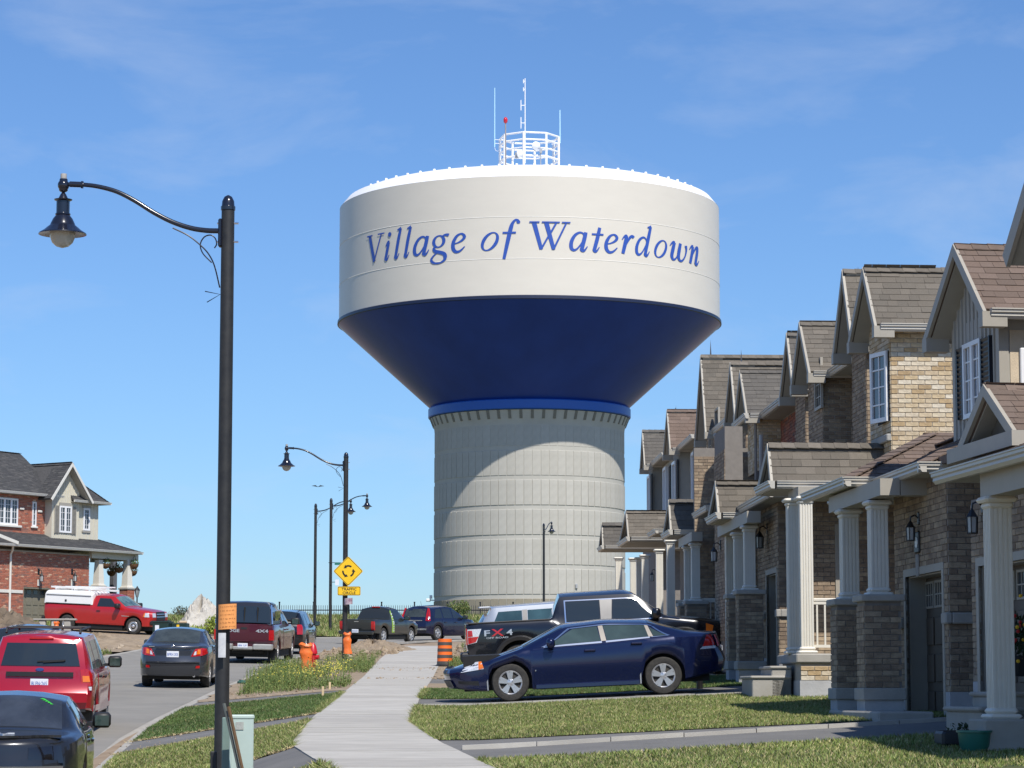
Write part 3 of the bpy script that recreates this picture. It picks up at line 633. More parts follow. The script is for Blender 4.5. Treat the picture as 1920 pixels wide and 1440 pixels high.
class House:
    def __init__(s, name, label, cat, o, yaw, group=None, limit=300):
        s.root = thing(name, label, cat, o, yaw, group); s.o = Vector(o); s.e1 = Vector((math.cos(yaw), math.sin(yaw), 0)); s.e2 = Vector((-math.sin(yaw), math.cos(yaw), 0)); s.yaw = yaw
        s.bricks = []; s.tabs = []; s.limit = limit
    def loc(s, u, v, p):
        d = ray(u, v); t = (p + s.o.dot(s.e1)) / d.dot(s.e1); r = d * t - s.o
        return r.dot(s.e2), r.z
    def q(s, u, p): return s.loc(u, 900, p)[0]
    def h(s, v, p, q): W_ = s.o + s.e1 * p + s.e2 * q; return at(900, v, W_.y).z - s.o.z
    def hit(s, u, v, q):                     # where a pixel's ray meets the plane q = const: (p, h)
        d = ray(u, v); t = (q + s.o.dot(s.e2)) / d.dot(s.e2); r = d * t - s.o; return r.dot(s.e1), r.z
    # --- bricks on a face: org = lower left, ex along, n outward
    def brickface(s, wall, org, ex, n, Wd, H, m, pri=0, holes=(), top=None, course=.0775):
        org, ex, n = Vector(org), Vector(ex), Vector(n); r = random.Random(int(abs(org.x * 97 + org.y * 31 + org.z * 17) * 10))
        for c in range(int(H / course)):
            z = (c + .5) * course; x = -(BL + .01) / 2 if c % 2 else 0
            while x < Wd - .02:
                a, b = max(0, x), min(Wd, x + BL); x += BL + .011
                segs = [(a, b)]
                for (x0, x1, z0, z1) in holes:
                    if z0 - .02 < z < z1 + .02:
                        ns = []
                        for (p, q) in segs:
                            if q <= x0 or p >= x1: ns.append((p, q)); continue
                            if p < x0: ns.append((p, x0))
                            if q > x1: ns.append((x1, q))
                        segs = ns
                for (p, q) in segs:
                    if q - p < .035: continue
                    mid = (p + q) / 2
                    if top and z > top(mid) - .04: continue
                    s.bricks.append((pri + .02 * r.random(), wall, org + ex * mid + Vector((0, 0, z)) + n * r.uniform(-.003, .003), ex, n, (q - p) / BL, m))
    # --- shingles on a slope: org eave corner, ex along eave, es up slope
    def shingles(s, roof, org, ex, es, n, S, rng, m, pri=0, exp=.145):
        org, ex, es, n = Vector(org), Vector(ex).normalized(), Vector(es).normalized(), Vector(n).normalized(); r = random.Random(int(abs(org.x * 57 + org.y * 91 + org.z * 13) * 10))
        k = int(S / exp + .5)
        for c in range(k):
            a, b = rng((c + .3) * exp); x = a - r.uniform(0, .25)
            while x < b - .02:
                w = r.choice((.17, .24, .31, .33)); x0, x1 = max(a, x), min(b, x + w); x += w
                if x1 - x0 < .03: continue
                s.tabs.append((pri + .02 * r.random(), roof, org + ex * (x0 + x1) / 2 + es * (c * exp), ex, es, n, x1 - x0 - .004, r.uniform(.008, .016), m))
    def finish(s):
        lim = s.limit
        s.bricks.sort(key=lambda b: b[0]); s.tabs.sort(key=lambda b: b[0])
        rest = {}
        for i, (pr, wall, c, ex, n, sc, m) in enumerate(s.bricks):
            up = Vector((0, 0, 1))
            if i < lim:
                if m.name not in _BM: _BM[m.name] = brick_mesh(m)
                o = link('brick', _BM[m.name], wall)
                M = Matrix((( ex.x * sc, n.x, 0, c.x), (ex.y * sc, n.y, 0, c.y), (ex.z * sc, n.z, 1, c.z), (0, 0, 0, 1))); o.matrix_local = M
            else:
                b = rest.setdefault((wall, m), MB()); e = ex * (sc * BL / 2); z = up * (BH / 2); f = n * BT; g_ = n * -.01
                b.add([c - e - z + f, c + e - z + f, c + e + z + f, c - e + z + f, c - e - z + g_, c + e - z + g_, c + e + z + g_, c - e + z + g_], [(0, 1, 2, 3), (0, 4, 5, 1), (1, 5, 6, 2), (2, 6, 7, 3), (3, 7, 4, 0)])
        for (wall, m), b in rest.items(): b.build('brick', m, wall)['kind'] = 'stuff'
        rest = {}; tm = {}
        for i, (pr, roof, c, ex, es, n, w, t, m) in enumerate(s.tabs):
            if i < lim:
                if m.name not in tm:
                    q = MB(); q.add([(-.5, 0, 0), (.5, 0, 0), (.5, .165, 0), (-.5, .165, 0), (-.5, 0, 1), (.5, 0, 1), (.5, .165, .15), (-.5, .165, .15)], [(4, 5, 6, 7), (0, 1, 5, 4), (1, 2, 6, 5), (3, 0, 4, 7)]); tm[m.name] = q.mesh('shingle', m)
                o = link('shingle', tm[m.name], roof)
                o.matrix_local = Matrix(((ex.x * w, es.x, n.x * t, c.x), (ex.y * w, es.y, n.y * t, c.y), (ex.z * w, es.z, n.z * t, c.z), (0, 0, 0, 1)))
            else:
                b = rest.setdefault((roof, m), MB()); e = ex * w / 2; u = es * .165
                b.add([c - e, c + e, c - e + n * t, c + e + n * t, c + e + u + n * t * .15, c - e + u + n * t * .15, c + e + u, c - e + u], [(2, 3, 4, 5), (0, 1, 3, 2), (1, 6, 4, 3), (7, 0, 2, 5)])
        for (roof, m), b in rest.items(): b.build('shingle', m, roof)['kind'] = 'stuff'
    # --- gutters: an ogee bar with two lips
    def gutter(s, a, b, out, name='gutter'):
        a, b, out = Vector(a), Vector(b), Vector(out).normalized(); up = Vector((0, 0, 1)); pr = [(-.01, -.11), (.045, -.11), (.075, -.075), (.07, -.045), (.095, -.03), (.095, .0), (.11, .005), (.11, .02), (.085, .02), (-.01, .015)]
        P = [[p + out * x + up * z for x, z in pr] for p in (a, b)]
        m = MB().grid(P); n = len(pr); m.add(P[0], [tuple(range(n))]); m.add(P[1], [tuple(range(n))[::-1]])
        return m.build(name, m_gut, s.root)
    def gable(s, un, ve, ua, va, p0, depth, wall, h_bot, sh, far=None, over=.28, ov=.25, pri=0, mort=None, holes=(), fgut=False, boxed=True, wallm=None, vis=True, gut=True, rw=.115):
        qn, he = s.loc(un, ve, p0); qa, ha = s.loc(ua, va, p0)
        qf = far if far is not None else 2 * qa - qn
        p1 = p0 + depth; R = s.root; roof = MB(); T = .1
        for q0, sg in ((qn, -1), (qf, 1)):
            es = Vector((0, qa - q0, ha - he)); S = es.length; es.normalize(); n = Vector((0, -es.z, es.y)) if sg < 0 else Vector((0, es.z, -es.y))
            if n.z < 0: n = -n
            roof.slab([(p0, q0, he), (p0, qa, ha), (p1, qa, ha), (p1, q0, he)], n, T)
        ro = roof.build('roof', sh, R)
        for q0, sg in ((qn, -1), (qf, 1)):
            es = Vector((0, qa - q0, ha - he)); S = es.length; es.normalize(); n = Vector((0, es.z, -es.y)) if sg > 0 else Vector((0, -es.z, es.y))
            if n.z < 0: n = -n
            s.shingles(ro, (p0, q0, he), (1, 0, 0), es, n, S, lambda t: (-.03, depth if sg < 0 else min(depth, 1.2)), sh, pri + (0 if sg < 0 else 50))
        rc_ = MB(); nC = max(1, int(depth / .22))
        for i in range(nC):
            for dq_ in (-.07, .07): rc_.slab([(p0 - .03 + i * .22, qa, ha + .035), (p0 - .03 + i * .22 + .24, qa, ha + .025), (p0 - .03 + i * .22 + .24, qa + dq_ * 1.6, ha - .065), (p0 - .03 + i * .22, qa + dq_ * 1.6, ha - .055)], (0, 0, 1), .012)
        rc_.build('ridge_cap', sh, ro)['kind'] = 'stuff'
        b = MB()
        for q0, sg in ((qn, -1), (qf, 1)):                 # soffit boards and rake boards
            es = Vector((0, qa - q0, ha - he)).normalized(); n = Vector((0, -es.z * (1 if sg < 0 else -1), es.y * (1 if sg < 0 else -1)))
            if n.z < 0: n = -n
            o = n * -(T + .004)
            b.slab([Vector((p0 + .02, q0, he)) + o, Vector((p0 + .02, qa, ha)) + o, Vector((p0 + over + .3, qa, ha)) + o, Vector((p0 + over + .3, q0, he)) + o], n, .02)
        b.build('soffit', m_soff, R)
        for q0, sg in ((qn, -1), (qf, 1)):
            b = MB(); d = Vector((0, qa - q0, ha - he)).normalized(); up = Vector((0, -d.z, d.y)) * (1 if (qa - q0) > 0 else -1)
            if up.z < 0: up = -up
            A = Vector((p0 - .03, q0 - d.y * .06, he - d.z * .06)); B = Vector((p0 - .03, qa, ha))
            w = rw
            b.add([A + Vector((x, 0, 0)) + up * z for x in (-.02, .025) for z in (.015, -w)] + [B + Vector((x, 0, 0)) + (Vector((0, 0, .015)) if z > 0 else Vector((0, 0, -w / max(.3, up.z)))) for x in (-.02, .025) for z in (.015, -w)],
                  [(0, 1, 5, 4), (2, 6, 7, 3), (0, 4, 6, 2), (1, 3, 7, 5), (0, 2, 3, 1), (4, 5, 7, 6)])
            if boxed: b.box((p0 - .06, q0 - .06 if sg < 0 else q0 - .14, he - .22), (p0 + over, q0 + .12 if sg < 0 else q0 + .06, he - .03))
            b.build('rake_board', m_trim, R)
        if gut: s.gutter((p0 + .05, qn, he - .01), (p1, qn, he - .01), (0, -1, 0))
        qw0, qw1 = qn + ov, qf - ov; pw = p0 + over
        tanr = (ha - he) / (qa - qn)
        def topf(q): return he - .12 + tanr * (min(q - qn, qf - q)) - .02
        if wall:
            wm = {'batten': m_batt, 'stucco': m_beig}.get(wall) or (mort or m_mort)
            wb = MB(); n_ = 9; qs = np.linspace(qw0, qw1, n_)
            wb.add([(pw, q, h_bot) for q in qs] + [(pw, q, topf(q)) for q in qs], [(i, i + n_, i + n_ + 1, i + 1) for i in range(n_ - 1)])
            wb.quad((pw, qw0, h_bot), (p1, qw0, h_bot), (p1, qw0, topf(qw0)), (pw, qw0, topf(qw0)))
            wb.quad((pw, qw1, h_bot), (pw, qw1, topf(qw1)), (p1, qw1, topf(qw1)), (p1, qw1, h_bot))
            wo_ = wb.build('wall', wm, R)
            if wall in BR:
                s.brickface(wo_, (pw, qw1, h_bot), (0, -1, 0), (-1, 0, 0), qw1 - qw0, ha - h_bot, BR[wall], pri + 10, holes, top=lambda x: topf(qw1 - x) - h_bot)
                s.brickface(wo_, (pw, qw0, h_bot), (1, 0, 0), (0, -1, 0), min(depth - over, 1.6), topf(qw0) - h_bot, BR[wall], pri)
            if wall == 'batten':
                q = qw0 + .06
                while q < qw1:
                    MB().box((pw - .022, q - .018, h_bot), (pw - .001, q + .018, topf(q))).build('batten', m_batt, wo_); q += .17
                q = pw + .14
        return dict(qn=qn, he=he, qa=qa, ha=ha, qf=qf, pw=pw, qw0=qw0, qw1=qw1, p1=p1)
    def hip(s, p0, qn, qf, he, tan, run, sh, pri=0, near=True, gut=True, far=False, depth=None):
        """lean-to roof: front eave along q at p0, hipped at the near end"""
        R = s.root; r = run; dp = depth or run + .6; p1 = p0 + dp; hr = he + r * tan; b = MB(); T = .08
        a = qn + r if near else qn; c = qf - r if far else qf
        c = max(c, a + .02)
        nf = Vector((-tan, 0, 1)).normalized(); nn = Vector((0, -tan, 1)).normalized()
        b.slab([(p0, qn, he), (p0 + r, a, hr), (p0 + r, c, hr), (p0, qf, he)], nf, T)
        if near: b.slab([(p0, qn, he), (p1, qn, he), (p1, a, hr), (p0 + r, a, hr)], nn, T)
        if far: b.slab([(p0, qf, he), (p0 + r, c, hr), (p1, c, hr), (p1, qf, he)], Vector((0, tan, 1)).normalized(), T)
        if dp > r: b.slab([(p0 + r, a, hr), (p1, a, hr), (p1, c, hr), (p0 + r, c, hr)], (0, 0, 1), T)
        ro = b.build('roof', sh, R); L = math.sqrt(1 + tan * tan)
        s.shingles(ro, (p0, qf, he), (0, -1, 0), (1, 0, tan), nf, r * L, lambda t: (((t / L) if far else 0), (qf - qn) - ((t / L) if near else 0)), sh, pri)
        if near: s.shingles(ro, (p0, qn, he), (1, 0, 0), (0, 1, tan), nn, r * L, lambda t: (t / L, dp), sh, pri)
        k = MB()                                           # ridge and hip caps
        if near:
            A, B = Vector((p0, qn, he)), Vector((p0 + r, a, hr)); nC = max(1, int((B - A).length / .2))
            for i in range(nC): k.bar(A.lerp(B, i / nC) + Vector((0, 0, .02)), A.lerp(B, (i + .96) / nC) + Vector((0, 0, .012)), .2, .018)
        nC = max(1, int((c - a) / .2))
        for i in range(nC): k.bar((p0 + r, lerp(a, c, i / nC), hr + .02), (p0 + r, lerp(a, c, (i + .96) / nC), hr + .012), .2, .018)
        k.build('ridge_cap', sh, ro)['kind'] = 'stuff'
        MB().box((p0 + .01, qn + .02, he - .10), (p1, qf - .02, he - .085)).build('soffit', m_soff, R)
        if gut:
            s.gutter((p0, qn - .09, he - .01), (p0, qf + .02, he - .01), (-1, 0, 0))
            if near: s.gutter((p0 - .09, qn, he - .01), (p1, qn, he - .01), (0, -1, 0))
        return dict(he=he, hr=hr, p1=p1)
    def column(s, p, q, h0, h1, w=.235, m=None):
        R = s.root; m = m or m_cream; b = MB(); k = w / 2
        b.box((p - k + .012, q - k + .012, h0), (p + k - .012, q + k - .012, h1))
        for i in range(5):
            t = -k + .018 + i * (2 * k - .036) / 4
            b.box((p + t - .013, q - k, h0 + .06), (p + t + .013, q - k + .013, h1 - .05)); b.box((p - k, q + t - .013, h0 + .06), (p - k + .013, q + t + .013, h1 - .05))
            b.box((p + t - .013, q + k - .013, h0 + .06), (p + t + .013, q + k, h1 - .05)); b.box((p + k - .013, q + t - .013, h0 + .06), (p + k, q + t + .013, h1 - .05))
        o = b.build('column', m, R)
        MB().bevbox((p - k - .055, q - k - .055, h0), (p + k + .055, q + k + .055, h0 + .05), .02).bevbox((p - k - .025, q - k - .025, h0 + .05), (p + k + .025, q + k + .025, h0 + .11), .025).build('column_base', m, o)
        MB().bevbox((p - k - .02, q - k - .02, h1 - .12), (p + k + .02, q + k + .02, h1 - .06), .02).bevbox((p - k - .06, q - k - .06, h1 - .06), (p + k + .06, q + k + .06, h1), .025).build('capital', m, o)
        return o
    def pillar(s, p, q, h0, h1, w, brick, pri=5, ledge=None, mort=None):
        k = w / 2; R = s.root
        o = MB().box((p - k, q - k, h0), (p + k, q + k, h1 - .07)).build('pillar', mort or m_mortd, R)
        MB().bevbox((p - k - .06, q - k - .06, h1 - .075), (p + k + .06, q + k + .06, h1 + .015), .015).build('pillar_cap', m_stone, o)
        hb = h0
        if ledge:
            MB().bevbox((p - k - .05, q - k - .05, ledge - .16), (p + k + .05, q + k + .05, ledge), .012).build('pillar_ledge', m_stone, o)
            MB().box((p - k - .02, q - k - .02, h0 - .3), (p + k + .02, q + k + .02, ledge - .16)).build('footing', m_found, o); hb = ledge
        s.brickface(o, (p - k, q - k, hb), (1, 0, 0), (0, -1, 0), w, h1 - .08 - hb, BR[brick], pri); s.brickface(o, (p - k, q + k, hb), (0, -1, 0), (-1, 0, 0), w, h1 - .08 - hb, BR[brick], pri)
        if s.yaw > 1: s.brickface(o, (p + k, q + k, hb), (-1, 0, 0), (0, 1, 0), w, h1 - .08 - hb, BR[brick], pri)
        return o
    def window(s, p, q0, q1, h0, h1, cols=2, rows=4, glass=None, split=1, proud=.05, fr=.06, m=None):
        """window in a front wall (facing -p)"""
        m = m or m_pvc; b = MB()
        for a in ((p - proud, q0, h0, p, q1, h0 + fr), (p - proud, q0, h1 - fr, p, q1, h1), (p - proud, q0, h0 + fr, p, q0 + fr, h1 - fr), (p - proud, q1 - fr, h0 + fr, p, q1, h1 - fr)): b.box(a[:3], a[3:])
        for i in range(1, split): c = lerp(q0, q1, i / split); b.box((p - proud, c - fr * .7, h0 + fr), (p, c + fr * .7, h1 - fr))
        o = b.build('window', m, s.root)
        MB().box((p - .012, q0 + fr * .5, h0 + fr * .5), (p - .006, q1 - fr * .5, h1 - fr * .5)).build('pane', glass or m_glass, o)
        b = MB()
        for i in range(1, cols):
            c = lerp(q0, q1, i / cols); b.box((p - .03, c - .01, h0 + fr), (p - .014, c + .01, h1 - fr))
        for j in range(1, rows):
            c = lerp(h0, h1, j / rows); b.box((p - .0295, q0 + fr, c - .01), (p - .0145, q1 - fr, c + .01))
        if cols > 1 or rows > 1: b.build('muntin', m, o)
        return o
    def shutter(s, p, q0, q1, h0, h1, m=None):
        m = m or m_shut; b = MB(); b.box((p - .03, q0, h0), (p - .002, q1, h1)); k = int((h1 - h0) / .06)
        for i in range(k): z = h0 + (i + .5) * (h1 - h0) / k; b.bar((p - .036, q0 + .03, z), (p - .036, q1 - .03, z), .012, .045, up=(-.5, 0, .8))
        for q in (q0, q1 - .035): b.box((p - .05, q, h0), (p - .03, q + .035, h1))
        return b.build('shutter', m, s.root)
    def lamp(s, p, q, h, k=1.0):
        """carriage lamp on a front wall, hanging from a bracket"""
        o = MB().bevbox((p - .03, q - .06 * k, h - .12 * k), (p, q + .06 * k, h + .12 * k), .02).tube([(p - .02, q, h), (p - .10 * k, q, h + .06 * k), (p - .17 * k, q, h + .03 * k), (p - .18 * k, q, h - .04 * k)], .016 * k, 6).build('wall_lamp', m_lamp, s.root)
        c = (p - .18 * k, q, 0); z = h - .04 * k
        MB().lathe([(.012 * k, z), (.03 * k, z - .03 * k), (.085 * k, z - .12 * k), (.095 * k, z - .13 * k)], 6, c).lathe([(.085 * k, z - .36 * k), (.085 * k, z - .375 * k)], 6, c).build('lamp_roof', m_lamp, o)
        MB().lathe([(.068 * k, z - .355 * k), (.075 * k, z - .13 * k)], 6, c).build('lamp_glass', m_lglass, o)
        b = MB()
        for i in range(6): a = i * PI / 3; b.tube([(c[0] + .075 * k * math.cos(a), q + .075 * k * math.sin(a), z - .36 * k), (c[0] + .082 * k * math.cos(a), q + .082 * k * math.sin(a), z - .13 * k)], .008 * k, 4)
        b.build('lamp_bar', m_lamp, o)
    def railing_p(s, p0, p1, q, h0, h1, n):
        """railing running along p (seen flat from the street end)"""
        o = MB().bevbox((p0, q - .03, h1 - .055), (p1, q + .03, h1), .012).box((p0, q - .02, h1 - .10), (p1, q + .02, h1 - .055)).box((p0, q - .022, h0), (p1, q + .022, h0 + .045)).build('railing', m_cream, s.root)
        for i in range(n):
            p = lerp(p0, p1, (i + .5) / n); MB().box((p - .014, q - .014, h0 + .045), (p + .014, q + .014, h1 - .1)).build('baluster', m_cream, o)
    def railing_q(s, q0, q1, p, h0, h1, n):
        o = MB().bevbox((p - .03, q0, h1 - .055), (p + .03, q1, h1), .012).box((p - .022, q0, h0), (p + .022, q1, h0 + .045)).build('railing', m_cream, s.root)
        for i in range(n):
            q = lerp(q0, q1, (i + .5) / n); MB().box((p - .014, q - .014, h0 + .045), (p + .014, q + .014, h1 - .055)).build('baluster', m_cream, o)
    def steps(s, p0, p1, q0, q1, h, n, rise=.18, run=.3):
        for i in range(n):
            z1 = h + rise * (n - i); MB().bevbox((p0 - run * (i), q0, h - .3), (p1, q1, z1 - .05), .015).bevbox((p0 - run * (i) - .03, q0 - .03, z1 - .05), (p1, q1 + .03, z1), .018).build('step', m_conc, s.root)
    def garage(s, p, q0, q1, hb, ht, brick, d0, d1, dh, pri=3, near=True, deep=1.2, ledge=None, found=.45, lites=True, mort=None, side=None):
        """brick garage front with a recessed door"""
        R = s.root; wt = .22; m = mort or m_mortd; b = MB()
        b.box((p, q0, hb), (p + wt, d0, ht)); b.box((p, d1, hb), (p + wt, q1, ht)); b.box((p, d0, dh), (p + wt, d1, ht))
        if near: b.box((p + wt, q0, hb), (p + deep, q0 + wt, ht))
        w = b.build('wall', m, R)
        s.brickface(w, (p, q1, hb + found), (0, -1, 0), (-1, 0, 0), q1 - q0, ht - hb - found, BR[brick], pri, holes=[(q1 - d1, q1 - d0, -1, dh - hb - found)])
        if near: s.brickface(w, (p, q0, hb + found), (1, 0, 0), (0, -1, 0), side or deep, ht - hb - found, BR[brick], pri)
        f = MB()
        f.box((p - .02, q0 - .02, hb - .3), (p + .05, d0, hb + found)); f.box((p - .02, d1, hb - .3), (p + .05, q1, hb + found))
        if near: f.box((p + .05, q0 - .02, hb - .3), (p + deep, q0 + .05, hb + found))
        f.build('foundation', m_found, R)
        if ledge:
            MB().bevbox((p - .07, q0 - .07, ledge - .14), (p + .02, d0 - .12, ledge), .015).build('stone_band', m_stone, R); MB().bevbox((p - .07, d1 + .12, ledge - .14), (p + .02, q1, ledge), .015).build('stone_band', m_stone, R)
            if near: MB().bevbox((p + .021, q0 - .07, ledge - .14), (p + deep, q0 + .02, ledge), .015).build('stone_band', m_stone, R)
        fr = MB()
        for a in ((p - .025, d0 - .10, hb - .1, p + .03, d0, dh + .10), (p - .025, d1, hb - .1, p + .03, d1 + .10, dh + .10), (p - .0251, d0, dh, p + .03, d1, dh + .10), (p + .03, d1 - .02, hb - .1, p + .28, d1 + .02, dh), (p + .03, d0 - .02, hb - .1, p + .28, d0 + .02, dh), (p + .03, d0 + .02, dh - .02, p + .28, d1 - .02, dh + .02)): fr.box(a[:3], a[3:])
        fr.build('door_frame', m_trim, R)
        pd = p + .26; k = 4; n = 4; D_ = MB(); hh = (dh - hb) / n; ww = (d1 - d0) / k
        D_.box((pd, d0, hb - .05), (pd + .05, d1, dh))
        for j in range(n - (1 if lites else 0)):
            for i in range(k): D_.bevbox((pd - .018, d0 + i * ww + .06, hb + j * hh + .06), (pd, d0 + (i + 1) * ww - .06, hb + (j + 1) * hh - .06), .014)
        D = D_.build('garage_door', m_gdoor, R)
        if lites:
            for i in range(k):
                a, c = d0 + i * ww + .07, d0 + (i + 1) * ww - .07; z0, z1 = hb + (n - 1) * hh + .09, dh - .1
                l = MB().box((pd - .02, a - .03, z0 - .03), (pd, a, z1 + .03)).box((pd - .02, c, z0 - .03), (pd, c + .03, z1 + .03)).box((pd - .02, a, z1), (pd, c, z1 + .03)).box((pd - .02, a, z0 - .03), (pd, c, z0))
                for t in (.333, .667): l.box((pd - .018, lerp(a, c, t) - .008, z0), (pd, lerp(a, c, t) + .008, z1))
                l.box((pd - .0175, a, (z0 + z1) / 2 - .008), (pd, c, (z0 + z1) / 2 + .008)); l.build('lite_frame', m_trim, D)
                MB().box((pd - .006, a, z0), (pd - .002, c, z1)).build('lite', m_glass, D)
        return w
    def slabbox(s, name, a, b, m, bev=.02): return MB().bevbox(a, b, bev).build(name, m, s.root)
    def body(s, p0, p1, q0, q1, h0, h1, m): return MB().box((p0, q0, h0), (p1, q1, h1)).build('wall', m, s.root)

X0 = 6.18
GR = 'townhouses along the right side of the street'
def H(D, yaw, label, **k): return House('townhouse', label, 'townhouse', (X0, D, g(X0, D)), math.radians(yaw), GR, **k)

# ---- nearest house, only its upper gable corner comes into the picture
h = H(24, 6, 'nearest townhouse, only a steep dark gable corner and a porch edge showing', limit=40)
qf = h.q(1899, .75); he = h.h(470, .75, qf)
b = MB(); p0, p1, qa, ha = .75, 7.5, qf - 1.35, he + 1.12
for q0 in (qf, 2 * qa - qf):
    es = Vector((0, qa - q0, ha - he)); n = Vector((0, -es.z, es.y)).normalized(); n = n if n.z > 0 else -n
    b.slab([(p0, q0, he), (p0, qa, ha), (p1, qa, ha), (p1, q0, he)], n, .1)
ro = b.build('roof', SH['brownsh'], h.root)
h.shingles(ro, (p0, qf, he), (1, 0, 0), (0, qa - qf, ha - he), Vector((0, ha - he, qf - qa)).normalized(), 1.7, lambda t: (-.02, 2), SH['brownsh'])
b = MB()
for q0 in (qf, 2 * qa - qf): b.bar((p0 - .02, q0, he - .1), (p0 - .02, qa, ha - .1), .05, .2)
b.build('rake_board', m_trim, h.root)
MB().slab([(p0 + .02, qf - .02, he - .14), (p0 + .02, qa, ha - .14), (p0 + .4, qa, ha - .14), (p0 + .4, qf - .02, he - .14)], (0, .6, .7), .02).build('soffit', m_soff, h.root)
b = MB(); b.add([(1.1, q, z) for q, z in ((qf - .3, 4.3), (qf - .3, he), (qa, ha - .35), (2 * qa - qf + .3, he), (2 * qa - qf + .3, 4.3))], [(0, 1, 2, 3, 4)]); b.box((1.11, 2 * qa - qf + .3, 4.3), (7.5, qf - .3, he)); b.build('wall', m_batt, h.root)
MB().slab([(2.0, qf - 3.7, 8.1), (2.0, qf - 2.4, 9.2), (7, qf - 2.4, 9.2), (7, qf - 3.7, 8.1)], (0, -.6, .8), .12).slab([(2.0, qf - 1.1, 8.1), (2.0, qf - 2.4, 9.2), (7, qf - 2.4, 9.2), (7, qf - 1.1, 8.1)], (0, .6, .8), .12).build('roof', SH['brownsh'], h.root)  # upper roof block out of view, added to cast shade on the next gable
MB().box((2.3, qf - 3.5, 4.4), (7, qf - 1.3, 8.2)).build('wall', m_batt, h.root); h.finish()  # unseen block carrying that roof, part of the added shadow caster

# ---- house with the boarded gable and the fluted column
h = H(30, 6, 'townhouse with board siding gable, navy shutters and big fluted porch column'); U1 = h
qfA = h.q(1744, .75)
A = h.gable(1848, 580, 1793, 460, .75, 6, 'batten', h.h(860, .2, 5.5) - .3, SH['brownsh'], far=qfA, over=.26)
pw = A['pw']; wq = lambda u: h.q(u, pw)
hz = lambda v, u: h.loc(u, v, pw)[1]
a, c = wq(1848), wq(1815); h.window(pw, a, c, hz(786, 1816), hz(645, 1816), 4, 4, m_curt, split=2)
MB().box((pw - .012, a - .03, hz(645, 1816) + .003), (pw - .002, c + .03, hz(612, 1816) + .05)).build('window_header', mat('header board', (.36, .35, .32), .7, var=.05), h.root)
for u0, u1 in ((1866.5, 1849), (1814, 1803)): h.shutter(pw, wq(u0), wq(u1), hz(784, 1812), hz(648, 1816))
# corner boards and the stucco return beyond the corner
MB().box((pw - .025, A['qw0'] - .02, A['he'] - 2.2), (pw, A['qw0'] + .1, A['he'] - .2)).box((pw, A['qw0'] - .02, A['he'] - 2.2), (pw + .1, A['qw0'] - .001, A['he'] - .2)).build('corner_board', m_trim, h.root)
MB().box((pw + .12, A['qw0'] - .012, A['he'] - 2.4), (A['p1'], A['qw0'] - .002, A['he'] - .22)).build('wall', m_beig, h.root)
MB().bevbox((pw + .24, A['qw0'] - .06, A['he'] - 2.2), (pw + .34, A['qw0'] - .014, A['he'] - .45), .01).build('window', m_pvc, h.root)
MB().box((pw + .34, A['qw0'] - .05, A['he'] - 2.2), (pw + 1.2, A['qw0'] - .016, A['he'] - .45)).build('window', m_curt, h.root)
# porch: long eave, pediment above it, beam, column
pp = -1.05; qe, hee = h.loc(1762, 888, pp); qn = -6.2
h.hip(pp, qn, qe, hee, .42, 1.3, SH['brownsh'], pri=2, near=False)
P = h.gable(1913, 818, 1851, 723, -.62, 2.2, None, 0, SH['brownsh'], over=.2, boxed=False, pri=1, gut=False, rw=.10)
MB().bar((-.66, P['qn'] - .06, P['he'] - .02), (-.66, P['qf'] + .1, P['he'] - .02), .14, .16).build('fascia', m_trim, h.root)
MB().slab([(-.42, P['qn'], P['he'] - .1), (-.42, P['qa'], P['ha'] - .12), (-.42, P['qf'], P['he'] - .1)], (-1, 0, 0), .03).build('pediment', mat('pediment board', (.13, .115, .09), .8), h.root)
qc, hc0 = h.loc(1878, 1348, -.82); hc1 = h.loc(1878, 930, -.82)[1]
h.column(-.82, qc, hc0, hc1, .235)
hb = h.loc(1878, 1400, -.82)[1]; h.slabbox('column_plinth', (-1.1, qc - .3, hb - .4), (-.5, qc + .25, hc0), m_conc)
MB().box((-.95, qn, hc1), (-.69, qc + .15, hee - .08)).build('beam', m_trim, h.root)
# garage front behind the column
pg = .15; q1 = h.q(1820, pg); d1 = h.q(1834, pg); d0 = d1 - 2.3
hg = h.h(1358, pg, q1) - .05
h.garage(pg, -7.5, q1, hg, hee - .08, 'brown', d0, d1, h.loc(1836, 1062, pg)[1], near=False, lites=True, found=.55)
h.lamp(pg, h.loc(1845, 960, pg)[0], h.loc(1845, 948, pg)[1], .8)
qs = h.q(1833, -.5)
s0 = h.loc(1833, 1352, -.5)[1]
h.steps(-.55, .14, qs - 1.1, qs + .2, s0, 2, .16, .30)
h.steps(-.5, .9, qc - .35, qc - .1, hb + .02, 1, .3)
for q_, p_ in ((qc - .9, -.2),):
    MB().bevbox((p_ - .1, q_ - 1.2, h.loc(1905, 1300, -.2)[1]), (1.0, q_, h.loc(1905, 1264, -.2)[1]), .02).build('porch_floor', m_conc, h.root)
h.body(1.5, 7, A['qw0'] + .1, A['qw1'] - .1, -.5, A['he'] - .3, m_batt); h.body(.45, 6, -5, q1, -.6, hee + .35, m_mortd)
MB().slab([(.3, A['qw1'], hee + .6), (6, A['qw1'], hee + 1.0), (6, q1 + .2, hee + 1.0), (.3, q1 + .2, hee + .6)], (0, 0, 1), .1).build('roof', SH['brownsh'], h.root)
h.finish()

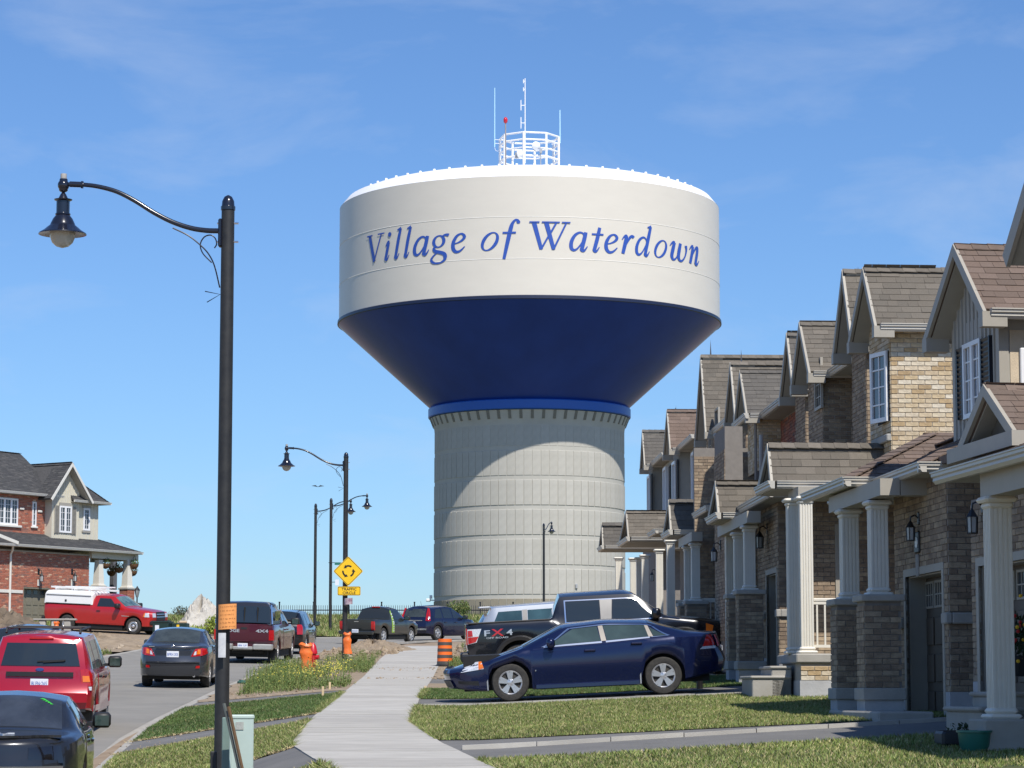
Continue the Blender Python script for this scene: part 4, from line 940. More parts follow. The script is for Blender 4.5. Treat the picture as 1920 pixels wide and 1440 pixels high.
# ---- house with the buff brick bay, open casement and brown garage door
h = H(38.9, 3, 'townhouse with sunlit buff brick bay, swung open window and garage lantern'); U2 = h
hbB = h.h(865, .3, 6.5) - .5
B = h.gable(1644, 608, 1622, 503, 1.0, 6, 'buff', hbB, SH['grey'], far=h.q(1599, 1.0), pri=0)
pw = B['pw']
wq0, wq1 = h.q(1672, pw), h.q(1651, pw); wz0, wz1 = h.loc(1668, 790, pw)[1], h.loc(1668, 657, pw)[1]
MB().box((pw - .03, wq0, wz0), (pw - .016, wq1, wz1)).build('window', m_dark, h.root)
MB().bevbox((pw - .09, wq0 - .08, wz0 - .34), (pw, wq1 + .25, wz0 - .22), .015).build('sill', m_stone, h.root)
# the open sash, hinged at its near edge
hin = Vector((pw - .03, wq0 + .02, 0)); fw = h.root.matrix_world
_hw = h.o + h.e1 * hin.x + h.e2 * hin.y; W1 = at(1634.5, 700, _hw.y + .55); r = W1 - h.o; fre = Vector((r.dot(h.e1), r.dot(h.e2), 0))
d = (fre - hin).normalized(); L = (fre - hin).length; nn_ = Vector((d.y, -d.x, 0))
sash = MB()
def sb_(a, c, z0, z1, t=.02, k=0): sash.slab([hin + d * a + Vector((0, 0, z0)), hin + d * c + Vector((0, 0, z0)), hin + d * c + Vector((0, 0, z1)), hin + d * a + Vector((0, 0, z1))], nn_, t * 2)
for a, c, z0, z1 in ((0, .06, wz0, wz1), (L - .06, L, wz0, wz1), (.06, L - .06, wz0, wz0 + .07), (.06, L - .06, wz1 - .07, wz1)): sb_(a, c, z0, z1)
so_ = sash.build('window_sash', m_pvc, h.root)
sash = MB(); sb_(.05, L - .05, wz0 + .05, wz1 - .05, .004); sash.build('pane', mat('dull sash glass', (.10, .11, .11), .06, var=.3, vscale=1.5, spec=.8), so_)
sash = MB(); sb_(L / 2 - .012, L / 2 + .012, wz0, wz1, .012)
for j in range(1, 4): z = lerp(wz0, wz1, j / 4); sb_(.05, L - .05, z - .012, z + .012, .0125)
sash.build('muntin', m_pvc, so_)
# garage
pg = -.22; q0 = h.q(1776, pg); q1 = h.q(1684, pg) + .25; gz = h.h(1352, pg, .4)
he1, qn1 = h.loc(1733, 868, -.54)[1], h.loc(1733, 868, -.54)[0]
d0, d1 = h.q(1765, pg), h.q(1697, pg)
h.garage(pg, q0, q1, gz, he1 - .09, 'brown', d0, d1, h.loc(1697, 1083, pg)[1], pri=2, ledge=h.loc(1770, 1150, pg)[1], found=.42, side=.6)
lq, lh = h.loc(1725, 972, pg); h.lamp(pg, lq, lh, .72)
pq, ph = h.loc(1724, 1017, pg)
o = MB().bevbox((pg - .045, pq - .13, ph - .14), (pg - .014, pq + .13, ph + .14), .02).build('number_plaque', m_lamp, h.root)
MB().lathe([(.001, pg - .052), (.075, pg - .052), (.075, pg - .046)], 16, (0, 0, 0), 'x').build('plaque_face', m_pvc, o, loc=(0, pq - .02, ph))
MB().bevbox((pg - .05, pq - .05, ph - .45), (pg - .014, pq + .05, ph - .16), .01).build('keystone', m_stone, h.root)
# lower roofs: garage hip and the porch hip standing forward of it
qx = h.loc(1645, 893, -.54)[0]
h.hip(-.54, qn1, qx + 3.2, he1, .50, 1.15, SH['brownsh'], pri=1, depth=2.2)
qp0, hp = h.loc(1592, 896, -.94); qp1 = h.q(1513, -.94)
h.hip(-.94, qp0, qp1, hp, .50, 1.5, SH['brownsh'], pri=1, depth=2.6, far=True)
for u, w, vt, vb, pt, pb, wl in ((1647.5, .235, 938, 1118, 1118, 1345, .48), (1593.5, .235, 955, 1126, 1126, 1345, .45)):
    cp = -.72; cq, ch0 = h.loc(u, vb, cp); ch1 = h.loc(u, vt, cp)[1]
    h.column(cp, cq, ch0, ch1, w); lz = h.loc(u, 1290, cp)[1]
    h.pillar(cp, cq, h.loc(u, 1352, cp)[1], ch0, wl, 'brown', 2.5, ledge=lz)
qa_, qb_ = h.q(1667, -.72), h.q(1570, -.72); bh = h.loc(1647, 936, -.72)[1]
MB().box((-.85, qa_ - .05, bh), (-.59, qb_, bh + .22)).build('beam', m_trim, h.root)
MB().box((-.58, qa_ - .05, bh), (1.2, qa_ + .2, bh + .22)).build('beam', m_trim, h.root)
MB().bevbox((-1.2, h.q(1640, -1.2), h.loc(1600, 1338, -1.2)[1] - .2), (-.5, h.q(1548, -1.2), h.loc(1600, 1333, -1.2)[1]), .02).build('path_slab', m_conc, h.root)
h.body(1.2, 7.5, q1 + .2, q1 + 5.2, -.5, hp, m_mortd)
b = MB().box((1.4, B['qw1'], B['he'] - 2.6), (1.6, B['qw1'] + .25, B['he'] - .2)); b.build('wall', m_mort, h.root)
h.body(1.6, 7, B['qw0'] + .1, B['qw1'] - .1, -.4, hbB + .2, m_mortd)
h.finish()

# ---- house with the white porch rail
h = H(46.1, 2, 'townhouse whose porch has one sunlit white column, a white railing and steps'); U3 = h
hb3 = h.h(835, .3, 8) - .6
B2 = h.gable(1600, 637, 1583, 507, 1.0, 6, 'brown', hb3, SH['grey'], far=h.q(1569, 1.0), pri=1)
C = h.gable(1520, 697, 1502, 605, 1.0, 6, 'brown', hb3, SH['grey'], far=h.q(1489, 1.0), pri=0)
pr_ = 1.84; qv0, qv1 = B2['qw1'], C['qw0']
w = MB().box((pr_, qv0 - 1, hb3 - .4), (pr_ + .3, qv1 + .2, C['he'] - .1)).build('wall', m_mortd, h.root)
h.brickface(w, (pr_, qv1, hb3), (0, -1, 0), (-1, 0, 0), qv1 - qv0, C['he'] - hb3 - .1, BR['brown'], 4)
e = h.hip(1.42, qv0 - .6, qv1 - .02, C['he'] + .02, .3, 1.0, SH['grey'], pri=1, near=False, depth=3)
for u0, u1 in ((1624, 1615), (1641, 1632)):
    a, c = h.q(u0, pr_), h.q(u1, pr_); h.window(pr_ - .012, min(a, c), max(a, c), hb3 + 1.0, hb3 + 2.25, 1, 4, m_glass)
pw = C['pw']; a, c = h.q(1548, pw), h.q(1534, pw); h.window(pw - .014, a + .05, c - .05, hb3 + 1.15, hb3 + 2.15, 2, 4, m_glass, m=m_trim)
# porch
pP = -.98; P2 = h.gable(1450, 903, 1443.5, 833, pP, 5, None, 0, SH['grey'], far=h.q(1424, pP), over=.2, pri=0, boxed=False)
h.gutter((pP, P2['qn'] - .1, P2['he'] - .01), (pP, P2['qf'], P2['he'] - .01), (-1, 0, 0))
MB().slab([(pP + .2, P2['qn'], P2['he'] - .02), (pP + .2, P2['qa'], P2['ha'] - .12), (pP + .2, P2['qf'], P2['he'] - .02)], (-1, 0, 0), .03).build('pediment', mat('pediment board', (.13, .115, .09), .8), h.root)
MB().box((pP + .02, P2['qn'] + .02, P2['he'] - .13), (2.2, P2['qf'], P2['he'] - .115)).build('soffit', m_soff, h.root)
c3 = -.53; qc = h.loc(1510, 1000, c3)[0]; cb = h.loc(1510, 1226, c3)[1]; ct = h.loc(1510, 931, c3)[1]
h.column(c3, qc, cb, ct, .21); qc2 = h.q(1486, c3 - .12); h.column(c3 - .12, qc2, cb, ct, .21)
MB().box((c3 - .13, qc - .13, ct), (c3 + .12, qc2 + .4, P2['he'] - .12)).box((c3 + .121, qc - .13, ct), (2.2, qc + .13, P2['he'] - .12)).build('beam', m_trim, h.root)
gz = h.loc(1510, 1297, -.6)[1]; fz = h.loc(1510, 1243, -.6)[1]
o = MB().box((-.66, qc - .17, gz - .4), (2.4, qc2 + 1.2, cb - .05)).build('porch_base', m_mort, h.root)
MB().bevbox((-.74, qc - .22, fz), (2.4, qc2 + 1.3, cb), .02).build('porch_floor', m_conc, o)
zf3 = h.loc(1510, 1276, -.6)[1]
MB().box((-.68, qc - .19, gz - .4), (2.4, qc2 + 1.1, zf3)).build('foundation', m_found, o)
h.brickface(o, (-.66, qc - .17, zf3), (1, 0, 0), (0, -1, 0), 1.6, fz - zf3, BR['buff'], .2)
h.railing_p(c3 + .11, 1.0, qc, cb + .10, h.loc(1510, 1122, c3)[1], 11)
h.steps(-1.05, -.72, qc + .4, qc + 1.6, h.loc(1450, 1285, -1.2)[1], 2, .16, .32)
w = MB().box((-.2, qc2 + 1.0, gz - .4), (5, qc2 + 1.25, P2['he'] - .1)).build('wall', m_mortd, h.root)
h.brickface(w, (-.2, qc2 + 1.0, cb), (1, 0, 0), (0, -1, 0), 2.4, P2['he'] - cb - .1, BR['brown'], 1)
MB().box((.22, qc2 + .96, cb - .02), (.32, qc2 + 1.0, cb + 2.2)).build('door_frame', m_trim, h.root)
h.body(2.2, 7, B2['qw0'] + .2, C['qw1'], -.4, hb3 + .5, m_mortd)
h.finish()

# ---- red and brown brick house with the paired pillar columns
h = H(55.3, 1, 'townhouse of dark red brick with paired columns on brick pillars'); U4 = h
hb4 = h.h(850, .3, 10) - .6
C2 = h.gable(1489, 724, 1478, 625, 1.0, 6, 'brown', hb4, SH['slate'], far=h.q(1467, 1.0), pri=2)
Dg = h.gable(1402, 776, 1390, 695, .92, 6, 'buff', hb4, SH['slate'], far=h.q(1380, .92), pri=0)
pr_ = 1.75; qv0, qv1 = C2['qw1'], Dg['qw0'] + .1
w = MB().box((pr_, qv0 - .2, hb4 - .6), (pr_ + .3, qv1 + 2.5, Dg['he'] - .1)).build('wall', m_mortd, h.root)
h.brickface(w, (pr_, qv1, hb4 - .3), (0, -1, 0), (-1, 0, 0), qv1 - qv0, Dg['he'] - hb4 + .2, BR['red'], 4)
w = MB().box((1.15, qv1 + .02, hb4 - .6), (3.5, qv1 + .3, Dg['he'] - .15)).build('wall', m_mortd, h.root)
h.brickface(w, (1.33, qv1 + .02, hb4 - .3), (1, 0, 0), (0, -1, 0), 1.3, Dg['he'] - hb4 + .15, BR['red'], 1)
h.gutter((1.3, qv0, Dg['he']), (1.3, qv1 - .3, Dg['he']), (-1, 0, 0)); h.gutter((.92, Dg['qn'] - .1, Dg['he'] - .01), (.92, Dg['qf'], Dg['he'] - .03), (-1, 0, 0))
MB().box((1.31, qv0, Dg['he'] - .12), (pr_, qv1, Dg['he'] - .1)).build('soffit', m_soff, h.root)
b = MB(); dq = h.q(1499.5, 1.4); b.tube([(1.4, dq, h.loc(1499, 700, 1.4)[1]), (1.4, dq, h.loc(1499, 845, 1.4)[1])], .05, 8); b.build('downpipe', m_gut, h.root)
b = MB(); dq = h.q(1428, 1.1); b.tube([(1.1, dq, h.loc(1428, 815, 1.1)[1]), (1.1, dq, h.loc(1428, 900, 1.1)[1])], .05, 8); b.build('downpipe', m_gut, h.root)
pe = -.54; qg0, hg0 = h.loc(1415, 938, pe); qg1 = h.q(1388, pe)
h.hip(pe, qg0 - 2.4, qg1, hg0, .5, 1.2, SH['grey'], pri=1, near=True, depth=2)
pP = -.98; P3 = h.gable(1350, 962, 1345, 903, pP, 4, None, 0, SH['grey'], far=h.q(1330, pP), over=.2, pri=0, boxed=False)
h.gutter((pP, P3['qn'] - .1, P3['he'] - .01), (pP, P3['qf'], P3['he'] - .01), (-1, 0, 0))
MB().box((pP + .02, P3['qn'] + .02, P3['he'] - .13), (2.2, P3['qf'], P3['he'] - .115)).build('soffit', m_soff, h.root)
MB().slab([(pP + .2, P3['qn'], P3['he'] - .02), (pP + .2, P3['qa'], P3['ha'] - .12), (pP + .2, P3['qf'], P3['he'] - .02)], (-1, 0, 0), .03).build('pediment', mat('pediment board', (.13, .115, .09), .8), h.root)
pg = -.23; q0 = h.q(1456, pg); q1 = h.q(1424, pg) + .3; gz = h.h(1262, pg, q0); d0, d1 = h.q(1454, pg) - .05, h.q(1437, pg)
q0 = d0 - .3
h.garage(pg, q0, q1, gz, hg0 - .1, 'brown', d0, d1, h.loc(1437, 1080, pg)[1], pri=3, ledge=h.loc(1460, 1143, pg)[1], found=.3)
lq, lh = h.loc(1440, 992, pg); h.lamp(pg, lq, lh, .9)
for u, vt, vb in ((1405.5, 985, 1108), (1386.5, 998, 1116)):
    cp = -.63; cq, ch0 = h.loc(u, vb, cp); h.column(cp, cq, ch0, h.loc(u, vt, cp)[1], .21); h.pillar(cp, cq, h.loc(u, 1262, cp)[1], ch0, .46, 'brown', 4, ledge=h.loc(u, 1240, cp)[1])
cp = -.54; cq, cb = h.loc(1372, 1245, cp); h.column(cp, cq, cb - .1, h.loc(1372, 990, cp)[1], .22)
bq = h.q(1412, -.63); bh = h.loc(1405, 984, -.63)[1]; MB().box((-.76, bq - .05, bh), (-.5, cq + .4, bh + .22)).build('beam', m_trim, h.root)
h.body(2.1, 7, C2['qw0'], Dg['qw1'] + 3, -.4, hb4 + .5, m_mortd); h.body(.2, 6, q0 + .1, q0 + 6, -.4, hg0, m_mortd); h.finish()

# ---- the tall roofed house
h = H(63.5, 1, 'townhouse with the tallest plain grey roof and a small roof vent'); U5 = h
hb5 = h.h(900, .3, 11) - .5
D2 = h.gable(1380, 775, 1372, 680, .92, 6, 'brown', hb5, SH['grey'], far=h.q(1362, .92), pri=1)
E = h.gable(1325, 808, 1316, 667, .92, 8, 'brown', hb5, SH['grey'], far=h.q(1306, .92), pri=0)
# main roof slope running back towards the viewer under the small gables
es = Vector((0, E['qa'] - E['qn'], E['ha'] - E['he'])).normalized()
b = MB(); vq, vh = h.hit(1452, 700, (E['qn'] + E['qa']) / 2); b.bevbox((vq - .02, (E['qn'] + E['qa']) / 2 - .2, vh - .25), (vq + .45, (E['qn'] + E['qa']) / 2 + .5, vh + .14), .03).build('roof_vent', mat('black vent plastic', (.02, .02, .022), .5), h.root)
b = MB(); b.tube([(1.05, *h.loc(1341, 815, 1.05)), (1.12, *h.loc(1344, 826, 1.12)), (1.5, *h.loc(1366, 834, 1.5)), (1.6, *h.loc(1374, 842, 1.6)), (1.6, *h.loc(1374, 900, 1.6))], .06, 8); b.build('downpipe', m_gut, h.root)
pw = E['pw']
for u0, u1 in ((1338, 1333), (1352, 1345)):
    a, c = h.q(u0, pw), h.q(u1, pw); h.window(pw - .014, min(a, c), max(a, c), hb5 + 1.0, hb5 + 2.3, 1, 3, m_glass, m=m_trim)
pr_ = 1.6; w = MB().box((pr_, D2['qw1'], hb5 - .5), (pr_ + .3, E['qw0'], E['he'] - .1)).build('wall', m_mortd, h.root); h.brickface(w, (pr_, E['qw0'], hb5), (0, -1, 0), (-1, 0, 0), E['qw0'] - D2['qw1'], E['he'] - hb5 - .1, BR['brown'], 4)
w = MB().box((1.17, E['qw0'] - .02, hb5 - .4), (3, E['qw0'] - .003, E['he'] - .2)).build('wall', m_mortd, h.root); h.brickface(w, (1.17, E['qw0'] - .02, hb5 - .3), (1, 0, 0), (0, -1, 0), 1.0, E['he'] - hb5, BR['brown'], 3)
h.gutter((1.15, D2['qw1'], E['he'] + .02), (1.15, E['qw0'] - .2, E['he'] + .02), (-1, 0, 0))
pe = -.24; qg0, hg0 = h.loc(1327, 950, pe); h.hip(pe, qg0 - .3, qg0 + 2.6, hg0, .5, 1.0, SH['grey'], pri=1, depth=1.8)
pP = -.68; P4 = h.gable(1260, 994, 1256.5, 938, pP, 4, None, 0, SH['slate'], far=h.q(1245, pP), over=.15, pri=0, boxed=False)
h.gutter((pP, P4['qn'] - .1, P4['he'] - .01), (pP, P4['qf'], P4['he'] - .01), (-1, 0, 0))
MB().box((pP + .02, P4['qn'] + .02, P4['he'] - .13), (2.2, P4['qf'], P4['he'] - .115)).build('soffit', m_soff, h.root)
gz = h.loc(1305, 1240, -.33)[1]
for u, vt, vb in ((1304.5, 1018, 1128), (1291, 1024, 1132)):
    cp = -.33; cq, ch0 = h.loc(u, vb, cp); h.column(cp, cq, ch0, h.loc(u, vt, cp)[1], .2); h.pillar(cp, cq, gz, ch0, .46, 'brown', 4)
cq = h.q(1305, -.33); h.railing_p(-.4, .7, cq + .3, h.loc(1305, 1160, -.6)[1], h.loc(1305, 1114, -.6)[1], 9)
w = MB().box((-.2, cq + 1.6, gz - .3), (5, cq + 1.8, hb5 + .6)).build('wall', m_mortd, h.root); h.brickface(w, (-.2, cq + 1.6, gz + .8), (1, 0, 0), (0, -1, 0), 1.6, hb5 - gz - .4, BR['brown'], 2)
lq, lh = h.loc(1352, 1022, -.21); h.lamp(-.21, lq, lh, .9)
w = MB().box((-.2, lq - .8, gz - .3), (.2, lq + 1.2, hb5 + .5)).build('wall', m_mortd, h.root); h.brickface(w, (-.2, lq + 1.2, gz + .4), (0, -1, 0), (-1, 0, 0), 2.0, hb5 - gz - .4, BR['brown'], 4)
bh = h.loc(1304, 1016, -.33)[1]; MB().box((-.46, cq - .15, bh), (-.2, cq + 3, bh + .22)).build('beam', m_trim, h.root)
cq, cb = h.loc(1258, 1150, -.33); h.column(-.33, cq, cb - 1.0, h.loc(1258, 1012, -.33)[1], .21); h.railing_p(-.2, .6, cq, h.loc(1258, 1165, -.6)[1], h.loc(1258, 1118, -.6)[1], 8)
h.body(2, 7, D2['qw0'], E['qw1'] + 3, -.4, hb5 + .5, m_mortd); h.finish()

# ---- two beige houses at the far end
for D_, label, gu, pu, cols, shm, shp in (
    (75, 'beige townhouse with brown roof, second from the far end of the row', (1258, 840, 1252.5, 769, 1246), (1180, 1007, 1176, 958, 1162), ((1209, 1040, -.63, .2), (1199, 1045, -.55, .19), (1236, 1030, -.55, .19)), 'brownsh', 'grey'),
    (85, 'farthest beige townhouse whose narrow gable stands next to the tower', (1210, 870, 1206, 807, 1202), (1132, 1023, 1130.5, 982, 1124), ((1160, 1045, -.63, .22), (1187, 1046, -.55, .19)), 'slate', 'slate')):
    h = H(D_, 1, label, limit=120); hb = h.h(985, .3, 13) - .5
    F = h.gable(gu[0], gu[1], gu[2], gu[3], .92, 6, 'batten', hb, SH[shm], far=h.q(gu[4], .92), pri=0)
    pw = F['pw']; q0, q1 = F['qw0'], F['qw1']; m_ = (q0 + q1) / 2
    h.window(pw - .024, m_ - .5, m_ + .5, F['he'] - 1.95, F['he'] - .35, 2, 4, m_glass, proud=.09, fr=.09)
    h.shutter(pw - .024, m_ - .95, m_ - .55, F['he'] - 1.95, F['he'] - .35); h.shutter(pw - .024, m_ + .55, m_ + .95, F['he'] - 1.95, F['he'] - .35)
    pr_ = 1.55; MB().box((pr_, q0 - 4.5, hb), (pr_ + .3, q0, F['he'] - .1)).build('wall', m_batt, h.root)
    h.hip(1.2, q0 - 4.4, q0 - .2, F['he'] + .03, .8, 1.4, SH[shm], near=False, depth=2.6)
    a = q0 - 2.3; h.window(pr_, a - .55, a + .55, F['he'] - 1.95, F['he'] - .3, 2, 4, m_curt, proud=.16, fr=.1)
    h.shutter(pr_, a - 1.1, a - .6, F['he'] - 2, F['he'] - .3); h.shutter(pr_, a + .6, a + 1.1, F['he'] - 2, F['he'] - .3)
    pP = -.98; P = h.gable(pu[0], pu[1], pu[2], pu[3], pP, 4, None, 0, SH[shp], far=h.q(pu[4], pP), over=.15, boxed=False)
    h.gutter((pP, P['qn'] - .1, P['he'] - .01), (pP, P['qf'], P['he'] - .01), (-1, 0, 0))
    MB().box((pP + .02, P['qn'] + .02, P['he'] - .13), (1.8, P['qf'], P['he'] - .115)).build('soffit', m_soff, h.root)
    for u, vt, cp, w in cols:
        cq, ct = h.loc(u, vt, cp); h.column(cp, cq, g(X0, D_ + cq) - h.o.z - .2, ct, w)
        h.lamp(.3, cq + 1.2, ct - .35, .8) if u in (1209, 1187) else None
    if D_ == 75:
        MB().box((.75, q0 - 4.5, -.3), (5, P['qw0'] - 1 if 'qw0' in P else q1, hb + .1)).build('wall', m_mortd, h.root)
        e0, eh = h.loc(1232, 993, -.6); h.hip(-.6, e0 - .2, e0 + 2.0, eh, .5, .8, SH['grey'], depth=1.5)
    else: MB().box((.95, q0 - 4.5, -.3), (5, q1, hb + .1)).build('wall', m_mortd, h.root)
    h.body(1.9, 7, q0 - 3, q1, hb, F['he'] - .2, m_batt); h.finish()

# ---- the red brick house across the street (local p runs back into the house, q runs towards the picture's left)
DL = 140.0; LO = at(172, 1172, DL)
h = House('brick_house', 'red brick house with charcoal roof, cream gable and hanging flower baskets', 'house', tuple(LO), math.radians(146), None, 300); HL = h
m_creamw = mat('cream siding', (.60, .565, .46), .7, var=.04); m_ltrim = mat('white eaves', (.68, .66, .60), .5, var=.03)
m_trim_k, m_gut_k, m_batt_k = m_trim, m_gut, m_batt
m_trim = m_gut = m_ltrim; m_batt = m_creamw
zl = lambda u, v, p: h.loc(u, v, p)[1]
q = lambda u, p: h.q(u, p)
# ground floor
g0, g1 = q(170, 0), q(-40, 0); top = zl(170, 1040, 0); gz = -.1
da0, da1 = q(100, 0) + .12, q(48, 0); db0, db1 = q(163, 0), q(110, 0)
dh = zl(75, 1101, 0)
w = MB(); wt = .25
for a, c, z0, z1 in ((g0, db0, gz, top), (db1, da0, gz, top), (da1, g1, gz, top), (db0, db1, dh, top), (da0, da1, dh, top)): w.box((0, a, z0), (wt, c, z1))
w.box((wt, g0, gz), (6, g0 + wt, top)); w = w.build('wall', m_mort, h.root)
h.brickface(w, (0, g1, gz), (0, -1, 0), (-1, 0, 0), g1 - g0, top - gz, BR['redmix'], 0, holes=[(g1 - da1, g1 - da0, -1, dh - gz), (g1 - db1, g1 - db0, -1, dh - gz)], course=.08)
for a, c in ((da0, da1), (db0, db1)):
    fr = MB().box((.0, a - .02, gz), (.3, a + .06, dh)).box((.0, c - .06, gz), (.3, c + .02, dh)).box((.0, a + .06, dh - .1), (.3, c - .06, dh)).build('door_frame', mat('olive door paint', (.20, .18, .13), .5), h.root)
    d_ = MB().box((.3, a, gz), (.34, c, dh))
    ww = (c - a) / 4; hh = (dh - gz) / 4
    for j in range(3):
        for k in range(4): d_.bevbox((.28, a + k * ww + .06, gz + j * hh + .05), (.3, a + (k + 1) * ww - .06, gz + (j + 1) * hh - .05), .015)
    d_ = d_.build('garage_door', mat('olive door paint', (.20, .18, .13), .5), h.root)
    for k in range(4): MB().box((.285, a + k * ww + .1, gz + 3 * hh + .12), (.296, a + (k + 1) * ww - .1, dh - .16)).build('lite', m_glass, d_)
MB().bevbox((-.06, da1 + .08, zl(24, 1112, 0)), (.01, g1, zl(24, 1106, 0)), .01).build('stone_band', m_ltrim, h.root)
b = MB(); dq = q(24, -.1); b.tube([(-.45, dq + .25, zl(18, 1022, -.4)), (-.3, dq + .1, zl(20, 1030, -.3)), (-.07, dq, zl(26, 1040, 0)), (-.07, dq, zl(26, 1168, 0))], .06, 8); b.build('downpipe', m_ltrim, h.root)
for u in (75.5, 138): h.lamp(0, q(u, 0), zl(u, 1072, 0), 1.25); MB().bevbox((-.05, q(u, 0) - .09, zl(u, 1099, 0)), (-.016, q(u, 0) + .09, zl(u, 1087, 0)), .01).build('keystone', m_ltrim, h.root)
# lower roof with its hipped right end
pe = -.55; he = zl(268, 1036, pe)
h.hip(pe, q(267, pe), q(-70, pe), he, .40, 2.6, SH['char'], near=True, depth=5)
# small pediment at the left picture edge
b = MB(); A = Vector((pe - .1, q(34, pe), he + .05)); Bp = Vector((pe - .1, q(-12, pe), zl(-12, 1000, pe))); b.bar(A, Bp, .06, .16); b.build('rake_board', m_ltrim, h.root)
# upper brick wall and its windows
pu = 1.3; u0, u1 = q(92, pu), q(-60, pu); zb = he + .5; zt_ = zl(60, 928, pu)
w = MB().box((pu, u0, zb - .3), (pu + .25, u1, zt_)).build('wall', m_mort, h.root)
W3 = (q(34, pu), q(-4, pu), zl(17, 984, pu), zl(17, 934, pu)); W4 = (q(68.5, pu), q(61, pu), zl(65, 987, pu), zl(65, 941, pu))
h.brickface(w, (pu, u1, zb), (0, -1, 0), (-1, 0, 0), u1 - u0, zt_ - zb, BR['redmix'], .5, holes=[(u1 - W3[1], u1 - W3[0], W3[2] - zb, W3[3] - zb), (u1 - W4[1], u1 - W4[0], W4[2] - zb, W4[3] - zb)], course=.08)
h.window(pu - .003, W3[0], W3[1], W3[2], W3[3], 6, 4, m_glass, split=3, fr=.09); h.window(pu - .003, W4[0], W4[1], W4[2], W4[3], 1, 4, m_glass, fr=.08)
MB().bevbox((pu - .12, W3[0] - .25, W3[2] - .12), (pu - .02, W3[1], W3[2] - .003), .02).bevbox((pu - .1, W4[0] - .1, W4[2] - .1), (pu - .02, W4[1] + .1, W4[2] - .003), .02).build('sill', m_ltrim, h.root)
for u, v in ((41, 954), (75, 959)): MB().bevbox((pu - .08, q(u + 4, pu), zl(u, v + 2, pu)), (pu - .017, q(u - 4, pu), zl(u, v - 2, pu)), .015).build('stone_block', m_ltrim, h.root)
pe2 = .85; he2 = zl(110, 929, pe2)
h.hip(pe2, q(117, pe2), q(-90, pe2), he2, .78, 3.0, SH['char'], near=False, depth=6)
MB().box((pu, u0 - .02, zt_ - .3), (pu + .1, u0 + .16, he + .4)).build('corner_board', m_ltrim, h.root)
# cream gabled bay
hb = he + .25
Gb = h.gable(174, 941, 135.5, 868, .35, 6, 'batten', hb, SH['char'], far=q(97, .35), over=.45, ov=.55, boxed=False, gut=False)
pw = Gb['pw']
a, c = q(134, pw), q(111.5, pw); zz0, zz1 = zl(122, 999, pw), zl(122, 949, pw)
h.window(pw - .024, a, c, zz0, zz1, 4, 4, m_glass, split=2, fr=.09); MB().box((pw - .05, a, zz1 + .01), (pw - .024, c, zz1 + .17)).build('window_header', m_shutg, h.root)
h.shutter(pw - .024, q(142.5, pw), a - .03, zz0 - .05, zz1, m_shutg); h.shutter(pw - .024, c + .03, q(102.5, pw), zz0 - .05, zz1, m_shutg)
pw2 = 1.0; a, c = q(185, pw2), q(148, pw2)
w = MB().box((pw2, a, hb - .5), (6, c + .6, zl(170, 945, pw2))).build('wall', m_creamw, h.root)
k = a
while k < c: MB().box((pw2 - .02, k, hb - .5), (pw2 - .001, k + .04, zl(170, 945, pw2))).build('batten', m_creamw, w); k += .3
a, c = q(168.5, pw2), q(156.5, pw2); h.window(pw2 - .021, a, c, zl(162, 995, pw2), zl(162, 953, pw2), 2, 4, m_glass, fr=.1)
MB().box((pw2 - .06, a - .08, zl(162, 999, pw2)), (pw2 - .021, c + .08, zl(162, 995, pw2) - .004)).box((pw2 - .06, a - .08, zl(162, 953, pw2) + .004), (pw2 - .021, c + .08, zl(162, 949, pw2))).build('window_trim', m_shutg, h.root)
h.hip(.55, q(206, .55), q(140, .55), zl(206, 943, .55), .95, 1.75, SH['char'], near=True, depth=5)
# porch: beam, tapered columns on brick pillars, dark post, hanging baskets
bz = zl(240, 1051, 0)
MB().box((-.2, q(262, -.2), bz), (.06, g0, he - .1)).box((.061, q(262, -.2), bz), (3, q(262, -.2) + .25, he - .1)).build('beam', m_creamw, h.root)
def tapered(u, vt, vb, p, pil):
    cq, c0 = h.loc(u, vb, p); c1 = zl(u, vt, p); o = MB()
    P = [[(p + sx * k, cq + sy * k, z) for sx, sy in ((-1, -1), (1, -1), (1, 1), (-1, 1), (-1, -1))] for k, z in ((.21, c0 + .08), (.15, c1))]
    o.grid(P); o = o.build('column', m_cream, h.root); MB().bevbox((p - .27, cq - .27, c0), (p + .27, cq + .27, c0 + .09), .02).build('column_base', m_cream, o)
    if pil: h.pillar(p, cq, zl(u, 1172, p), c0, .55, 'redmix', 1)
tapered(184.5, 1050, 1099, -.05, True); tapered(238, 1050, 1103, -.05, True)
cq = q(217, 2.2); MB().bevbox((2.1, cq - .15, gz), (2.4, cq + .15, he), .02).build('post', mat('dark post paint', (.12, .12, .13), .6), h.root)
h.body(1.0, 8, g0 + .3, g1, gz, he, m_mort); h.body(1.6, 8, u0, u1, zb, zt_, m_mort)
h.finish()
m_trim, m_gut, m_batt = m_trim_k, m_gut_k, m_batt_k
m_coir = mat('coir basket', (.16, .08, .035), .95, var=.3, vscale=20, bump=.5, bscale=40)
m_leaf = mat('pot plant leaves', (.06, .12, .03), .7, var=.3, piece=[(0, (.05, .10, .025)), (.6, (.09, .16, .04)), (.8, (.14, .17, .05)), (1, (.30, .05, .10))])
